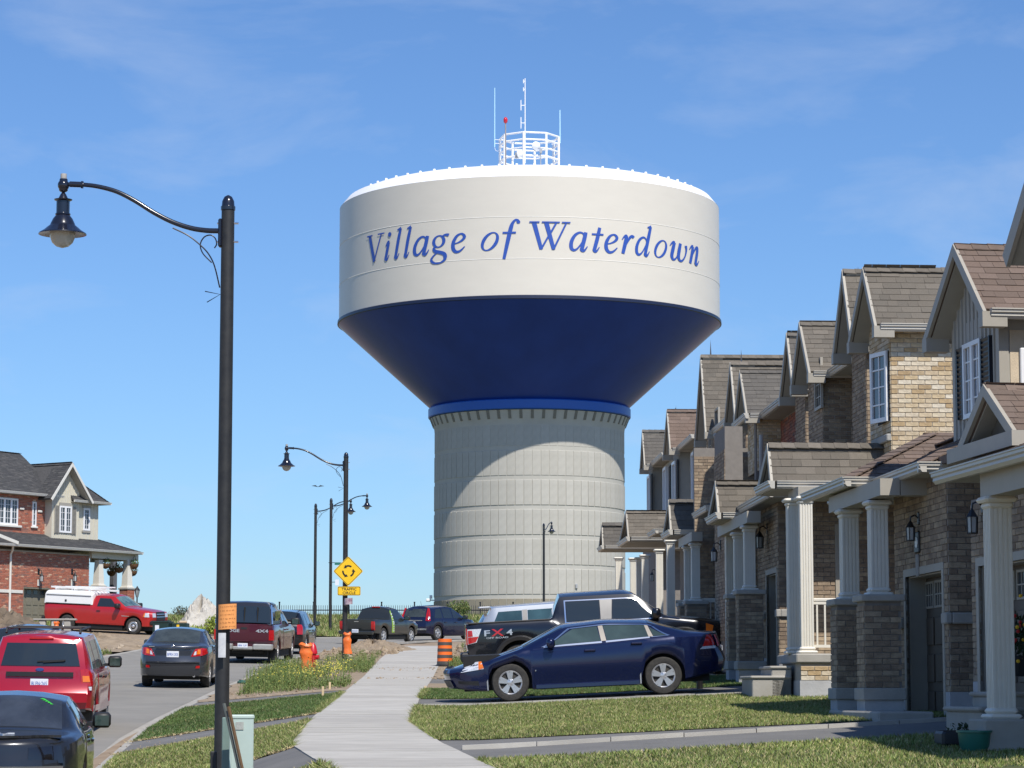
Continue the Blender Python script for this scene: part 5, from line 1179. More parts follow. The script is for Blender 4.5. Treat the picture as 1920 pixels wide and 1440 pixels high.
def leaves(mb, c, r, n, s, seed, flat=.7):
    rr = random.Random(seed)
    for _ in range(n):
        v = Vector((rr.gauss(0, 1), rr.gauss(0, 1), rr.gauss(0, 1))).normalized() * (r * rr.random() ** .4); v.z *= flat
        p = Vector(c) + v; M = Euler((rr.uniform(0, 6), rr.uniform(0, 6), rr.uniform(0, 6))).to_matrix(); k = s * rr.uniform(.6, 1.3)
        a, b_ = M @ Vector((k, 0, 0)), M @ Vector((0, k * .45, 0))
        mb.add([p - a, p - b_, p + a, p + b_], [(0, 1, 2, 3)])
for i, (u, v, p, lab) in enumerate(((198, 1059, -.15, 'hanging basket next to the left porch column of the brick house'), (209, 1073, 1.2, 'lowest, darkest hanging basket, in the shade of the brick house porch'), (223, 1067, .3, 'hanging basket between the two cream columns, nearer the right one'), (251, 1060, -.3, 'upper hanging basket at the right outer corner of the porch'), (248.5, 1073, .9, 'lower hanging basket behind the one at the right outer corner'))):
    qq, zz = HL.loc(u, v, p); W_ = HL.o + HL.e1 * p + HL.e2 * qq; r = .26
    t = thing('hanging_basket', lab, 'hanging basket', (W_.x, W_.y, HL.o.z + zz - .22), 0, 'flower baskets hanging in the porch')
    MB().lathe([(.02, 0), (r * .6, .05), (r * .9, .16), (r, .28), (r * .9, .28), (.02, .22)], 14).build('basket', m_coir, t, smooth=50)
    b = MB(); leaves(b, (0, 0, .36), .3, 110, .06, i); b.build('foliage', m_leaf, t)['kind'] = 'stuff'
    b = MB()
    for a in (0, 2.1, 4.2): b.tube([(r * .95 * math.cos(a), r * .95 * math.sin(a), .28), (0, 0, .75)], .008, 4)
    b.build('chain', m_lamp, t)
# ------------------------------------------------------------------ vehicles
def paint(name, c, rough=.28, metal=.25, dust=.0): return mat(name, c, rough, var=.04, vscale=3, coat=.8, metal=metal)
m_tyre = mat('tyre rubber', (.022, .021, .020), .85, var=.2, vscale=12, col2=(.05, .046, .04))
m_alloy = mat('alloy wheel', (.62, .62, .63), .3, metal=.7, var=.03)
m_hub = mat('dark wheel well', (.01, .01, .01), .8, var=0)
m_cglass = mat('car glass', (.018, .024, .026), .02, var=0, spec=.8, coat=.3)
m_gglass = mat('green tinted glass', (.035, .06, .055), .03, var=.3, vscale=2, spec=.8)
m_plast = mat('black plastic', (.018, .018, .019), .5, var=.1)
m_chrome = mat('chrome trim', (.75, .75, .76), .15, metal=1, var=0)
m_tail = mat('red lamp', (.42, .008, .010), .12, var=.2, vscale=30, coat=.6)
m_amber = mat('amber lamp', (.75, .17, .01), .15, var=.1, coat=.6)
m_clear = mat('clear lamp', (.55, .58, .63), .08, var=.2, vscale=60, coat=.6)
m_plate = mat('number plate white', (.72, .74, .78), .4, var=.02)
m_plblue = mat('plate blue ink', (.05, .12, .40), .5, var=0)
m_silver = paint('silver paint', (.52, .54, .56), .3, .5)
def smooth_fn(pts, k=.10):
    xs_ = np.linspace(pts[0][0] - .6, pts[-1][0] + .6, 600); ys_ = np.interp(xs_, [p[0] for p in pts], [p[1] for p in pts])
    n = max(1, int(k / (xs_[1] - xs_[0]))); w = np.hanning(2 * n + 3); w /= w.sum(); yp = np.convolve(np.pad(ys_, n + 1, mode='edge'), w, 'valid')
    return lambda x: np.interp(x, xs_, yp)
class Car:
    """lofted car body; x runs from the rear bumper (0) to the nose (L)"""
    def __init__(s, name, label, cat, x, y, rz, sp, pm, group=None):
        s.sp = sp; s.L = sp['L']; s.Wd = sp['W'] / 2; s.pm = pm
        L = s.L; k = sp.get('k', .10)
        s.zb, s.ze, s.we, s.zc = (smooth_fn(sp[n], k) for n in ('zb', 'ze', 'we', 'zc'))
        s.plan = smooth_fn(sp.get('plan') or [(0, s.Wd - .22), (.12, s.Wd - .10), (.5, s.Wd - .02), (1.2, s.Wd), (L - 1.5, s.Wd), (L - .7, s.Wd - .03), (L - .25, s.Wd - .14), (L, s.Wd - .36)], .06)
        s.sill = smooth_fn(sp.get('sill') or [(0, .34), (.5, .26), (.9, .20), (L - .9, .20), (L - .4, .22), (L, .26)], .08)
        s.zmid = sp.get('zmid', .55); s.wx = sp['wheels']; s.r = sp['r']; s.R = sp.get('R', s.r + .055)
        s.dr = lambda z: np.interp(z, [p[0] for p in sp['rear']], [p[1] for p in sp['rear']]); s.df = lambda z: np.interp(z, [p[0] for p in sp['front']], [p[1] for p in sp['front']])
        s.bul = sp.get('bulge', .10)
        # stand on the ground
        c, sn = math.cos(rz), math.sin(rz); f = Vector((c, sn, 0)); l = Vector((-sn, c, 0)); tr = s.Wd - .1
        mid = (s.wx[0] + s.wx[1]) / 2; P = lambda a, b: Vector((x, y, 0)) + f * (a - mid) + l * b
        def gz(a, b): p = P(a, b); return Vector((p.x, p.y, g(p.x, p.y) + .006))
        A, B, C_, D = gz(s.wx[0], tr), gz(s.wx[0], -tr), gz(s.wx[1], tr), gz(s.wx[1], -tr)
        F = ((C_ + D) - (A + B)).normalized(); Lf = ((A + C_) - (B + D)).normalized(); U = F.cross(Lf).normalized(); Lf = U.cross(F)
        o = (A + B + C_ + D) / 4 - F * (mid)
        s.root = thing(name, label, cat, (0, 0, 0), 0, group)
        s.root.matrix_world = Matrix(((F.x, Lf.x, U.x, o.x), (F.y, Lf.y, U.y, o.y), (F.z, Lf.z, U.z, o.z), (0, 0, 0, 1)))
        s.make_body()
    def zlow(s, x):
        z = float(s.sill(x))
        for w in s.wx:
            d = abs(x - w)
            if d < s.R: z = max(z, s.r + math.sqrt(s.R ** 2 - d ** 2))
        return z
    def ring(s, x):
        w, zb, ze, we, zc_ = float(s.plan(x)), float(s.zb(x)), float(s.ze(x)), float(s.we(x)), float(s.zc(x)); we = min(we, w - .05); zl = min(s.zlow(x), zb - .16)
        zm = min(max(s.zmid, zl + .07), zb - .08); tuck = s.sp.get('tuck', .06)
        a = (w - tuck, zb); e = (we, max(ze, zb + .005)); q = [(w - .05, zl), (w - .014, zl + .03), (w, zm), (w - .006, lerp(zm, zb, .55)), (w - tuck * .45, zb - .035), a]
        for t in (.35, .7): q.append((lerp(a[0], e[0], t) + .012, lerp(a[1], e[1], t)))
        q.append(e)
        for t in (.86, .5, 0): q.append((e[0] * t, e[1] + (zc_ - e[1]) * (1 - t ** 2.2)))
        return q
    def X(s, x, z):
        L = s.L; a = max(0, 1 - x / .8) ** 2; b = max(0, 1 - (L - x) / .9) ** 2
        return x + float(s.dr(z)) * a - float(s.df(z)) * b
    def make_body(s):
        L = s.L; st = list(np.linspace(0, L, 64))
        for w in s.wx: st += [w + s.R * t for t in (-1.0, -.985, -.93, -.8, -.55, -.25, 0, .25, .55, .8, .93, .985, 1.0)]
        st = sorted(set(round(min(max(q, 0), L), 4) for q in st)); st = [q for i, q in enumerate(st) if i == 0 or q - st[i - 1] > .004]
        P = []
        for x in st:
            h = s.ring(x); row = [(s.X(x, z), y, z) for y, z in h]; P.append(row + [(a, -b, c) for a, b, c in row[-2::-1]])
        b = MB().grid(P, flip=False)
        for x, sg in ((0, -1), (L, 1)):
            h = s.ring(x); C = []
            for y, z in h:
                if y < 1e-4: y = 1e-4
                C.append([(s.X(x, z) + sg * s.bul * (1 - t * t) * min(1, y / .3), y * t, z) for t in np.linspace(1, -1, 11)])
            b.grid(C, flip=sg > 0)
        s.body = b.build('body', s.pm, s.root, smooth=32)
        b = MB(); b.box((.25, -s.Wd + .26, .2), (L - .25, s.Wd - .26, float(s.zb(L / 2)) - .12)); b.box((s.wx[0] + s.R + .1, -s.Wd + .08, .19), (s.wx[1] - s.R - .1, s.Wd - .08, .4)); b.build('underbody', m_hub, s.root)
    def side(s, x, f, sg=1, off=.004):
        h = s.ring(x)
        if f <= 1: z0, z1 = h[1][1], h[5][1]; z = lerp(z0, z1, f); ys = [p[0] for p in h[:6]]; zs = [p[1] for p in h[:6]]; y = float(np.interp(z, zs, ys)); return (s.X(x, z), sg * (y + off), z)
        t = f - 1; a, e = h[5], h[8]; z = lerp(a[1], e[1], t); y = lerp(a[0], e[0], t) + .012 * math.sin(PI * min(1, max(0, t))); return (s.X(x, z), sg * (y + off), z + off * .25)
    def sidez(s, x, z, sg=1, off=.004):
        h = s.ring(x); zs = [p[1] for p in h[1:9]]; ys = [p[0] for p in h[1:9]]; y = float(np.interp(z, zs, ys)); return (s.X(x, z), sg * (y + off), z)
    def top(s, x, q, off=.005):
        h = s.ring(x); e = h[8]; zc_ = h[11][1]; a = abs(q); return (s.X(x, e[1]) if False else x, e[0] * q, e[1] + (zc_ - e[1]) * (1 - a ** 2.2) + off)
    def cap(s, y, z, rear=True, off=.004):
        x = 0 if rear else s.L; sg = -1 if rear else 1; h = s.ring(x); zs = [p[1] for p in h]; ys = [p[0] for p in h]
        yw = max(.05, float(np.interp(z, zs, ys))); t = max(-1, min(1, y / yw)); return (s.X(x, z) + sg * (s.bul * (1 - t * t) + off), y, z)
    def sidepatch(s, name, c, m, sg=1, n=(8, 4), off=.006, parent=None, edge=True):
        """patch on the flank with corner (x, f): bottom rear, bottom front, top front, top rear"""
        P = []
        for j in np.linspace(0, 1, n[1] + 1):
            r = []
            for i in np.linspace(0, 1, n[0] + 1):
                x = lerp(lerp(c[0][0], c[1][0], i), lerp(c[3][0], c[2][0], i), j); f = lerp(lerp(c[0][1], c[1][1], i), lerp(c[3][1], c[2][1], i), j); r.append(s.side(x, f, sg, off))
            P.append(r)
        return s._edge(P, name, m, parent, sg > 0, (0, -sg * .02, 0) if edge else None)
    def _edge(s, P, name, m, parent, flip, d):
        b = MB().grid(P, flip=flip)
        if d:
            D = lambda p: (p[0] + d[0], p[1] + d[1], p[2] + d[2])
            for A in (P[0], P[-1], [r[0] for r in P], [r[-1] for r in P]): b.grid([A, [D(p) for p in A]])
        return b.build(name, m, parent or s.root, smooth=40)
    def zpatch(s, name, poly, m, sg=1, n=(6, 4), off=.006, parent=None):
        P = [[s.sidez(lerp(lerp(poly[0][0], poly[1][0], i), lerp(poly[3][0], poly[2][0], i), j), lerp(lerp(poly[0][1], poly[1][1], i), lerp(poly[3][1], poly[2][1], i), j), sg, off) for i in np.linspace(0, 1, n[0] + 1)] for j in np.linspace(0, 1, n[1] + 1)]
        return s._edge(P, name, m, parent, sg > 0, (0, -sg * .02, 0))
    def cappatch(s, name, poly, m, rear=True, n=(6, 4), off=.006, parent=None, d=.02):
        """patch on the tail (or nose): corners (y, z)"""
        P = [[s.cap(lerp(lerp(poly[0][0], poly[1][0], i), lerp(poly[3][0], poly[2][0], i), j), lerp(lerp(poly[0][1], poly[1][1], i), lerp(poly[3][1], poly[2][1], i), j), rear, off) for i in np.linspace(0, 1, n[0] + 1)] for j in np.linspace(0, 1, n[1] + 1)]
        return s._edge(P, name, m, parent, not rear, (d if rear else -d, 0, 0))
    def toppatch(s, name, x0, x1, q0, q1, m, n=(8, 8), off=.006):
        P = [[s.top(lerp(x0, x1, i), lerp(-lerp(q0, q1, i), lerp(q0, q1, i), j), off) for j in np.linspace(0, 1, n[1] + 1)] for i in np.linspace(0, 1, n[0] + 1)]
        return s._edge(P, name, m, None, True, (0, 0, -.03))
    def windows(s, wins, m=None, f0=1.10, f1=1.86, trim=None):
        for sg in (1, -1):
            for (a, b_, c, d) in wins:
                s.sidepatch('window', [(a, f0), (b_, f0), (c, f1), (d, f1)], m or m_cglass, sg, off=.007)
                if trim: s.sidepatch('window_trim', [(a - .02, f0 - .10), (b_ + .02, f0 - .10), (b_ + .02, f0 - .015), (a - .02, f0 - .015)], trim, sg, (8, 1), .009)
    def doors(s, ds, fl=.06, hm=None, hf=.80):
        for sg in (1, -1):
            for (a, b_, hx) in ds:
                o = s.sidepatch('door', [(a + .006, fl), (b_ - .006, fl), (b_ - .006, .985), (a + .006, .985)], s.pm, sg, (8, 6), .007)
                p = s.side(hx, hf, sg, .012); q = s.side(hx + .2, hf, sg, .012)
                MB().bevbox((p[0], min(p[1], p[1] + sg * .035), p[2] - .02), (q[0], max(p[1], p[1] + sg * .035), p[2] + .02), .012).build('handle', hm or s.pm, o)
    def mirror(s, x, zf=1.1, m=None, k=1.0):
        for sg in (1, -1):
            p = s.side(x, zf, sg, 0); o = MB()
            o.bevbox((p[0] - .07 * k, min(p[1] + sg * .05, p[1] + sg * .24 * k), p[2] - .02), (p[0] + .07 * k, max(p[1] + sg * .05, p[1] + sg * .24 * k), p[2] + .15 * k), .04).box((p[0] - .03, min(p[1] - sg * .02, p[1] + sg * .06), p[2]), (p[0] + .03, max(p[1] - sg * .02, p[1] + sg * .06), p[2] + .05))
            o = o.build('mirror', m or s.pm, s.root, smooth=50)
            c = p[1] + sg * .145 * k; MB().box((p[0] - .074 * k, c - .075 * k, p[2] + .01), (p[0] - .0705 * k, c + .075 * k, p[2] + .12 * k)).build('mirror_glass', m_gglass, o)
    def wheels(s, rim='five', rr=None, tw=.22, m=None):
        r = s.r; rr = rr or r * .65; m = m or m_alloy; y0 = s.Wd - .05
        ty = MB().lathe([(rr - .01, -tw), (r * .93, -tw), (r * .985, -tw + .03), (r, -tw + .06), (r, -.05), (r * .985, -.02), (r * .93, .0), (rr + .025, .008), (rr, .0), (rr - .012, -.03)], 36, (0, 0, 0), 'y').mesh('wheel', m_tyre, 40)
        rb = MB().lathe([(rr + .003, -.012), (rr - .012, .004), (rr - .03, -.012), (rr - .035, -.09)], 36, (0, 0, 0), 'y', cap=False)
        if rim in ('five', 'six', 'ten'):
            n = {'five': 5, 'six': 6, 'ten': 7}[rim]
            for i in range(n):
                a = 2 * PI * i / n + .3
                for da in ((-.17, .17) if rim == 'five' else (0,)):
                    w = .055 if rim == 'five' else .075
                    c, sn = math.cos(a + da), math.sin(a + da); c0, s0 = math.cos(a + da * .35), math.sin(a + da * .35)
                    rb.bar((c0 * .045, -.012, s0 * .045), (c * (rr - .015), -.006, s * 0 + sn * (rr - .015)) if False else (c * (rr - .015), -.008, sn * (rr - .015)), .03, w, up=(-sn, 0, c))
            rb.lathe([(.065, -.03), (.07, -.005), (.055, .004), (.001, .006)], 16, (0, 0, 0), 'y')
            for i in range(5): a = 2 * PI * i / 5; rb.lathe([(.011, .0), (.011, .012), (.001, .013)], 6, (.05 * math.cos(a), 0, .05 * math.sin(a)), 'y')
        else:                                               # pressed steel with a domed hub
            rb.lathe([(rr - .03, -.04), (rr * .82, -.015), (rr * .6, -.01), (rr * .5, -.05), (rr * .38, -.04), (rr * .33, .02), (rr * .2, .045), (.001, .05)], 28, (0, 0, 0), 'y')
        rm = rb.mesh('rim', m, 40)
        dm = MB().lathe([(rr - .02, -.11), (.001, -.11)], 24, (0, 0, 0), 'y').mesh('brake_disc', m_hub)
        for x in s.wx:
            for sg in (1, -1):
                o = link('wheel', ty, s.root, (x, sg * y0, r)); o.rotation_euler = (0, 0, 0 if sg > 0 else PI)
                link('rim', rm, o); link('brake_disc', dm, o)
    def plate(s, y, z, txt, rear=True, w=.30, h=.15, off=.012, blur=False):
        p = s.cap(y, z, rear, off); sx_ = -1 if rear else 1
        o = MB().bevbox((p[0], y - w / 2, z - h / 2), (p[0] + sx_ * .01, y + w / 2, z + h / 2), .004).build('number_plate', m_plate, s.root)
        b = MB(); put_text(b, txt, h * .46, (p[0] + sx_ * .012, y, z - h * .25), (0, sx_, 0) if rear else (0, 1, 0), (0, 0, 1), .012, w * .86, center=True); b.build('lettering', m_plblue, o); return o
    def text(s, txt, y, z, size, m, rear=True, width=None, off=.010):
        p = s.cap(y, z, rear, off); b = MB(); put_text(b, txt, size, (p[0], y, z), (0, -1 if rear else 1, 0), (0, 0, 1), .03, width, center=True); return b.build('badge', m, s.root)
    def lip(s, name, z, x, y, h, d, m, rear=True):
        """bar across the tail following its curve"""
        P0 = [s.cap(t, z, rear, d) for t in np.linspace(-y, y, 11)]; P1 = [s.cap(t, z, rear, -.04) for t in np.linspace(-y, y, 11)]
        up = lambda A, k: [(a[0], a[1], a[2] + k) for a in A]
        b = MB().grid([P1, P0, up(P0, h), up(P1, h)], flip=rear); return b.build(name, m, s.root, smooth=30)

# ---- sedan shapes
def sedan(L, W, H, hood0, cowl, cowlz, head, roof, rtail, deck0, deckz, deck1, belt, wheels, r, **k):
    we = W / 2 - .27
    sp = dict(L=L, W=W, wheels=wheels, r=r,
        zb=[(0, deckz - .12), (.3, deckz - .06), (deck0 + .2, belt[1] + .02), ((cowl + deck0) / 2, (belt[0] + belt[1]) / 2), (cowl, belt[0]), (L - .6, hood0 - .06), (L, hood0 - .18)],
        ze=[(0, deckz - .05), (deck0 - .05, deckz - .01), (deck0 + .1, deckz + .02), (rtail, H - .10), (roof, H - .065), (head, H - .12), (cowl - .02, cowlz + .01), (cowl + .1, cowlz - .03), (L - .6, hood0 - .03), (L, hood0 - .14)],
        we=[(0, W / 2 - .24), (deck0, W / 2 - .20), (rtail, we), (head, we - .01), (cowl, W / 2 - .15), (L - .5, W / 2 - .22), (L, W / 2 - .5)],
        zc=[(0, deckz - .02), (deck0, deckz + .015), (rtail - .05, H - .03), (roof, H), (head, H - .05), (cowl, cowlz + .03), (L - .7, hood0 + .02), (L - .2, hood0 - .06), (L, hood0 - .14)])
    sp.update(k); return sp

navy = paint('navy car paint', (.005, .010, .050), .22, .35)
sp = sedan(4.80, 1.84, 1.355, .74, 3.55, .90, 2.78, 2.05, 1.36, .62, 1.075, .24, (.89, 1.0), (1.075, 3.745), .328, k=.13,
           rear=[(.2, .14), (.45, .0), (.6, .0), (.66, .06), (.9, .10), (1.08, .16)], front=[(.2, .10), (.4, .0), (.55, .0), (.62, .05), (.75, .22)], zmid=.58, sill=[(0, .36), (.4, .30), (.9, .19), (3.9, .19), (4.3, .20), (4.8, .26)])
c = Car('parked_sedan', 'shiny navy blue sedan parked side on in the driveway', 'car', 2.34, 47.55, PI, sp, navy); IMP = c
c.windows([(2.14, 3.12, 2.62, 2.19), (1.30, 2.03, 2.08, 1.36)], mat('sedan side glass', (.045, .07, .068), .03, var=.35, vscale=1.6, spec=.7), trim=m_chrome)
for sg in (1, -1):
    c.sidepatch('window', [(.98, 1.12), (1.22, 1.12), (1.28, 1.80), (1.20, 1.62)], mat('sedan side glass', (.045, .07, .068), .03), sg, off=.007)
    c.sidepatch('window_trim', [(.95, 1.03), (1.25, 1.03), (1.25, 1.085), (.95, 1.085)], m_chrome, sg, (4, 1), .009)
    c.sidepatch('window_trim', [(.92, 1.06), (.97, 1.06), (1.24, 1.87), (1.20, 1.87)], m_chrome, sg, (1, 6), .009)
    c.sidepatch('window_trim', [(1.24, 1.885), (2.66, 1.885), (2.66, 1.94), (1.22, 1.94)], m_chrome, sg, (14, 1), .009)
    c.sidepatch('window_trim', [(3.14, 1.06), (3.19, 1.06), (2.70, 1.93), (2.64, 1.93)], m_chrome, sg, (1, 6), .009)
    c.sidepatch('pillar', [(2.04, 1.09), (2.13, 1.09), (2.17, 1.87), (2.09, 1.87)], mat('taupe pillar', (.30, .27, .23), .4, var=.05), sg, (2, 5), .0075)
    c.sidepatch('pillar', [(1.22, 1.09), (1.30, 1.09), (1.36, 1.87), (1.30, 1.87)], mat('taupe pillar', (.30, .27, .23), .4, var=.05), sg, (2, 5), .0075)
    hl = c.zpatch('headlight', [(4.20, .585), (4.60, .535), (4.52, .70), (4.26, .715)], m_clear, sg, off=.008)
    c.zpatch('turn_lamp', [(4.20, .60), (4.29, .575), (4.32, .71), (4.26, .715)], m_amber, sg, off=.011, parent=hl)
    tl = c.zpatch('taillight', [(.06, .82), (.34, .80), (.22, 1.0), (.10, 1.005)], m_tail, sg, off=.008)
    c.zpatch('reversing_lamp', [(.04, .765), (.40, .755), (.34, .80), (.06, .81)], m_clear, sg, off=.008, parent=tl)
    c.cappatch('taillight', [(sg * .80, .80), (sg * .42, .80), (sg * .42, .98), (sg * .70, 1.0)], m_tail)
    b = MB(); b.grid([[c.sidez(x, .235 + dz, sg, o_) for x in np.linspace(1.5, 3.3, 12)] for dz, o_ in ((-.045, .0), (-.03, .035), (.03, .03), (.05, .0))], flip=sg > 0); b.build('sill_trim', navy, c.root, smooth=40)
    p = c.sidez(3.30, .52, sg, .006); MB().bevbox((p[0] - .012, min(p[1], p[1] + sg * .008), .505), (p[0] + .012, max(p[1], p[1] + sg * .008), .53), .004).build('badge', m_chrome, c.root)
    for w_, k_ in ((1.075, 1), (3.745, -1)):
        x = w_ + .40 * k_ if k_ > 0 else w_ + .40
        c.zpatch('splash_guard', [(x - .01, .21), (x + .012, .21), (x + .012, .36), (x - .01, .40)], m_silver, sg, (1, 3), .012)
    c.zpatch('mudflap_seam', [(4.30, .30), (4.66, .34), (4.66, .385), (4.30, .38)], m_plast, sg, off=.003)
c.doors([(1.26, 2.10, 1.42), (2.10, 3.33, 2.24)], hm=navy, hf=.84); c.mirror(3.02, 1.02, navy)
c.toppatch('windshield', 2.80, 3.50, .92, .96, m_cglass); c.toppatch('rear_window', .66, 1.30, .90, .90, m_cglass)
c.wheels('five', .215); c.cappatch('grille', [(-.4, .52), (.4, .52), (.36, .64), (-.36, .64)], m_plast, False)
c.cappatch('bumper_slot', [(-.62, .28), (.62, .28), (.6, .40), (-.6, .40)], m_plast, False); c.plate(0, .72, 'AKND 482')

# ---- black pickup
blk = paint('black truck paint', (.006, .007, .012), .22, .2)
def pickup(L, W, H, bed, bedz, rw, head, cowl, cowlz, hoodz, wheels, r, belt, cabz=None, **k):
    sp = dict(L=L, W=W, wheels=wheels, r=r, k=.05, tuck=.045, R=k.pop('R', r + .09),
        zb=[(0, bedz), (bed - .02, bedz), (bed + .06, belt), (cowl, belt + .02), (L - .4, hoodz - .10), (L, hoodz - .18)],
        ze=[(0, bedz + .02), (bed - .04, bedz + .02), (bed + .02, belt + .3), (rw, H - .11), (head, H - .12), (cowl, cowlz + .0), (cowl + .1, cowlz - .01), (L - .3, hoodz - .06), (L, hoodz - .12)],
        we=[(0, W / 2 - .09), (bed - .03, W / 2 - .09), (rw, W / 2 - .24), (head, W / 2 - .26), (cowl, W / 2 - .14), (L, W / 2 - .3)],
        zc=[(0, bedz + .03), (bed - .04, bedz + .03), (bed + .04, belt + .34), (rw, H - .01), (head - .2, H), (head, H - .06), (cowl, cowlz + .03), (L - .4, hoodz), (L, hoodz - .10)],
        plan=[(0, W / 2 - .06), (.1, W / 2 - .02), (.5, W / 2), (L - .7, W / 2), (L - .2, W / 2 - .07), (L, W / 2 - .2)], sill=[(0, .50), (.6, .46), (1.0, .42), (L - .6, .40), (L, .40)], bulge=.03,
        rear=[(.3, .12), (.6, .05), (.7, .0), (1.3, .0)], front=[(.3, .15), (.6, .0), (1.2, .08)], zmid=.80)
    sp.update(k); return sp
sp = pickup(5.85, 1.98, 1.93, 1.98, 1.30, 2.12, 3.80, 4.50, 1.27, 1.20, (1.18, 4.85), .41, 1.22)
c = Car('pickup_truck', 'black crew cab pickup with badge lettering behind the navy sedan', 'pickup truck', 3.36, 61.2, 0, sp, blk)
c.windows([(2.28, 3.02, 3.02, 2.28)], m_cglass, 1.06, 1.80); c.windows([(3.30, 4.36, 3.88, 3.34)], m_cglass, 1.04, 1.80)
m_gpil = mat('grey pillar', (.30, .29, .275), .35, var=.04)
for sg in (1, -1):
    c.sidepatch('pillar', [(3.04, 1.04), (3.28, 1.04), (3.32, 1.84), (3.04, 1.84)], m_gpil, sg, (3, 5), .0075)
    for q in ([(2.23, 1.0), (2.26, 1.0), (2.26, 1.86), (2.23, 1.86)], [(2.26, 1.82), (3.95, 1.82), (3.93, 1.86), (2.26, 1.86)], [(2.26, 1.0), (4.42, .98), (4.42, 1.015), (2.26, 1.035)]): c.sidepatch('window_trim', q, m_chrome, sg, (10, 2), .009)
    tl = c.zpatch('taillight', [(.02, .86), (.22, .90), (.34, 1.20), (.02, 1.20)], m_clear, sg, off=.008)
    c.zpatch('tail_lens', [(.03, .87), (.20, .91), (.27, 1.03), (.03, 1.02)], m_tail, sg, off=.012, parent=tl); c.zpatch('tail_lens', [(.03, 1.03), (.14, 1.04), (.13, 1.17), (.03, 1.17)], m_tail, sg, off=.012, parent=tl)
    c.cappatch('taillight', [(sg * .95, .86), (sg * .78, .86), (sg * .78, 1.22), (sg * .95, 1.22)], m_tail)
    c.zpatch('turn_lamp', [(5.40, .86), (5.52, .78), (5.60, 1.0), (5.42, 1.06)], m_amber, sg, off=.01)
    # arch flares
    for w_ in c.wx:
        P = []
        for a in np.linspace(-.15, PI + .15, 22):
            row = []
            for rad, o_ in ((c.R - .005, .0), (c.R - .005, .045), (c.R + .07, .045), (c.R + .10, .0)):
                x = w_ + rad * math.cos(a); z = max(.36, c.r + rad * math.sin(a)); p = c.sidez(x, min(z, 1.18), sg, o_); row.append((x, p[1], z))
            P.append(row)
        MB().grid(P, flip=sg < 0).build('arch_flare', m_plast, c.root, smooth=40)
    # badge on the bed side
    def bt(txt, x0, z, size, m, w):
        b = MB(); put_text(b, txt, size, (0, 0, 0), (1, 0, 0), (0, 0, 1), .02, w); P = []
        q = MB(); sgx = -sg
        for v in b.v: x = x0 + v[0] if sg < 0 else x0 + w - v[0]; p = c.sidez(x, z + v[2], sg, .010); P.append((x, p[1], z + v[2]))
        q.add(P, b.f); return q.build('badge', m, c.root)
    bt('F', .40, 1.03, .13, m_silver, .13); bt('4', .90, 1.03, .13, m_silver, .14); bt('X', .56, 1.02, .16, m_tail, .28); bt('OFF ROAD', .44, .965, .04, m_silver, .5)
c.doors([(2.1, 3.16, 2.24), (3.16, 4.42, 3.3)], hm=blk, hf=.84, fl=.04); c.mirror(4.28, 1.06, blk, 1.35)
c.toppatch('windshield', 3.88, 4.44, .94, .97, m_cglass)
b = MB().bevbox((-.16, -.93, .48), (.06, .93, .68), .04).build('bumper', m_plast, c.root); c.plate(0, .8, 'BKZR 914')
c.cappatch('grille', [(-.6, .72), (.6, .72), (.6, 1.02), (-.6, 1.02)], m_chrome, False); c.wheels('six', .26, .26)
MB().tube([(2.2, -.99, .36), (4.3, -.99, .36)], .045, 8).tube([(2.2, .99, .36), (4.3, .99, .36)], .045, 8).build('side_step', m_plast, c.root)
for y_ in (-.93, .93): MB().bevbox((.05, y_ - .02, 1.31), (1.9, y_ + .02, 1.345), .01).build('bed_rail', m_plast, c.root)

# ---- silver minivan behind it
sp = dict(L=5.0, W=1.95, wheels=(.95, 3.98), r=.34, k=.14, tuck=.05, zmid=.62,
    zb=[(0, 1.0), (1, 1.02), (3.6, .98), (4.4, .95), (5, .75)], ze=[(0, 1.40), (.10, 1.55), (.4, 1.66), (2.4, 1.71), (3.1, 1.60), (4.05, 1.05), (4.6, .92), (5, .75)],
    we=[(0, .70), (.4, .74), (3, .72), (4.1, .84), (5, .55)], zc=[(0, 1.52), (.3, 1.71), (2.2, 1.77), (3.1, 1.68), (4.1, 1.10), (4.6, .95), (5, .78)],
    rear=[(.3, .1), (.6, .0), (1.0, .06), (1.6, .42)], front=[(.3, .08), (.5, 0), (.9, .2)])
c = Car('minivan', 'silver minivan with green tinted glass, half hidden behind the black pickup', 'minivan', 3.0, 66.6, 0, sp, m_silver)
m_vg = mat('van side glass', (.035, .075, .085), .02, var=.5, vscale=1.1, spec=.8)
c.windows([(.34, 1.22, 1.22, .62), (1.36, 2.5, 2.5, 1.36)], m_vg, 1.06, 1.84); c.windows([(2.66, 3.8, 3.1, 2.66)], m_vg, 1.06, 1.80)
for sg in (1, -1): c.sidepatch('pillar', [(1.23, 1.05), (1.35, 1.05), (1.35, 1.86), (1.23, 1.86)], m_gpil, sg, (2, 5), .0075); c.sidepatch('pillar', [(2.52, 1.05), (2.64, 1.05), (2.64, 1.86), (2.52, 1.86)], m_gpil, sg, (2, 5), .0075); c.zpatch('taillight', [(.06, .8), (.2, .8), (.26, 1.25), (.16, 1.25)], m_tail, sg)
c.cappatch('rear_window', [(-.68, 1.08), (.68, 1.08), (.6, 1.44), (-.6, 1.44)], m_cglass); c.doors([(1.28, 2.58, 2.3), (2.58, 3.85, 2.7)]); c.mirror(3.7, 1.05)
MB().bevbox((.16, -.62, 1.66), (.46, .62, 1.71), .02).build('spoiler', m_silver, c.root); c.plate(0, .82, 'ARVC 205'); c.wheels('ten', .22)
c.toppatch('windshield', 3.15, 4.0, .93, .95, m_cglass)

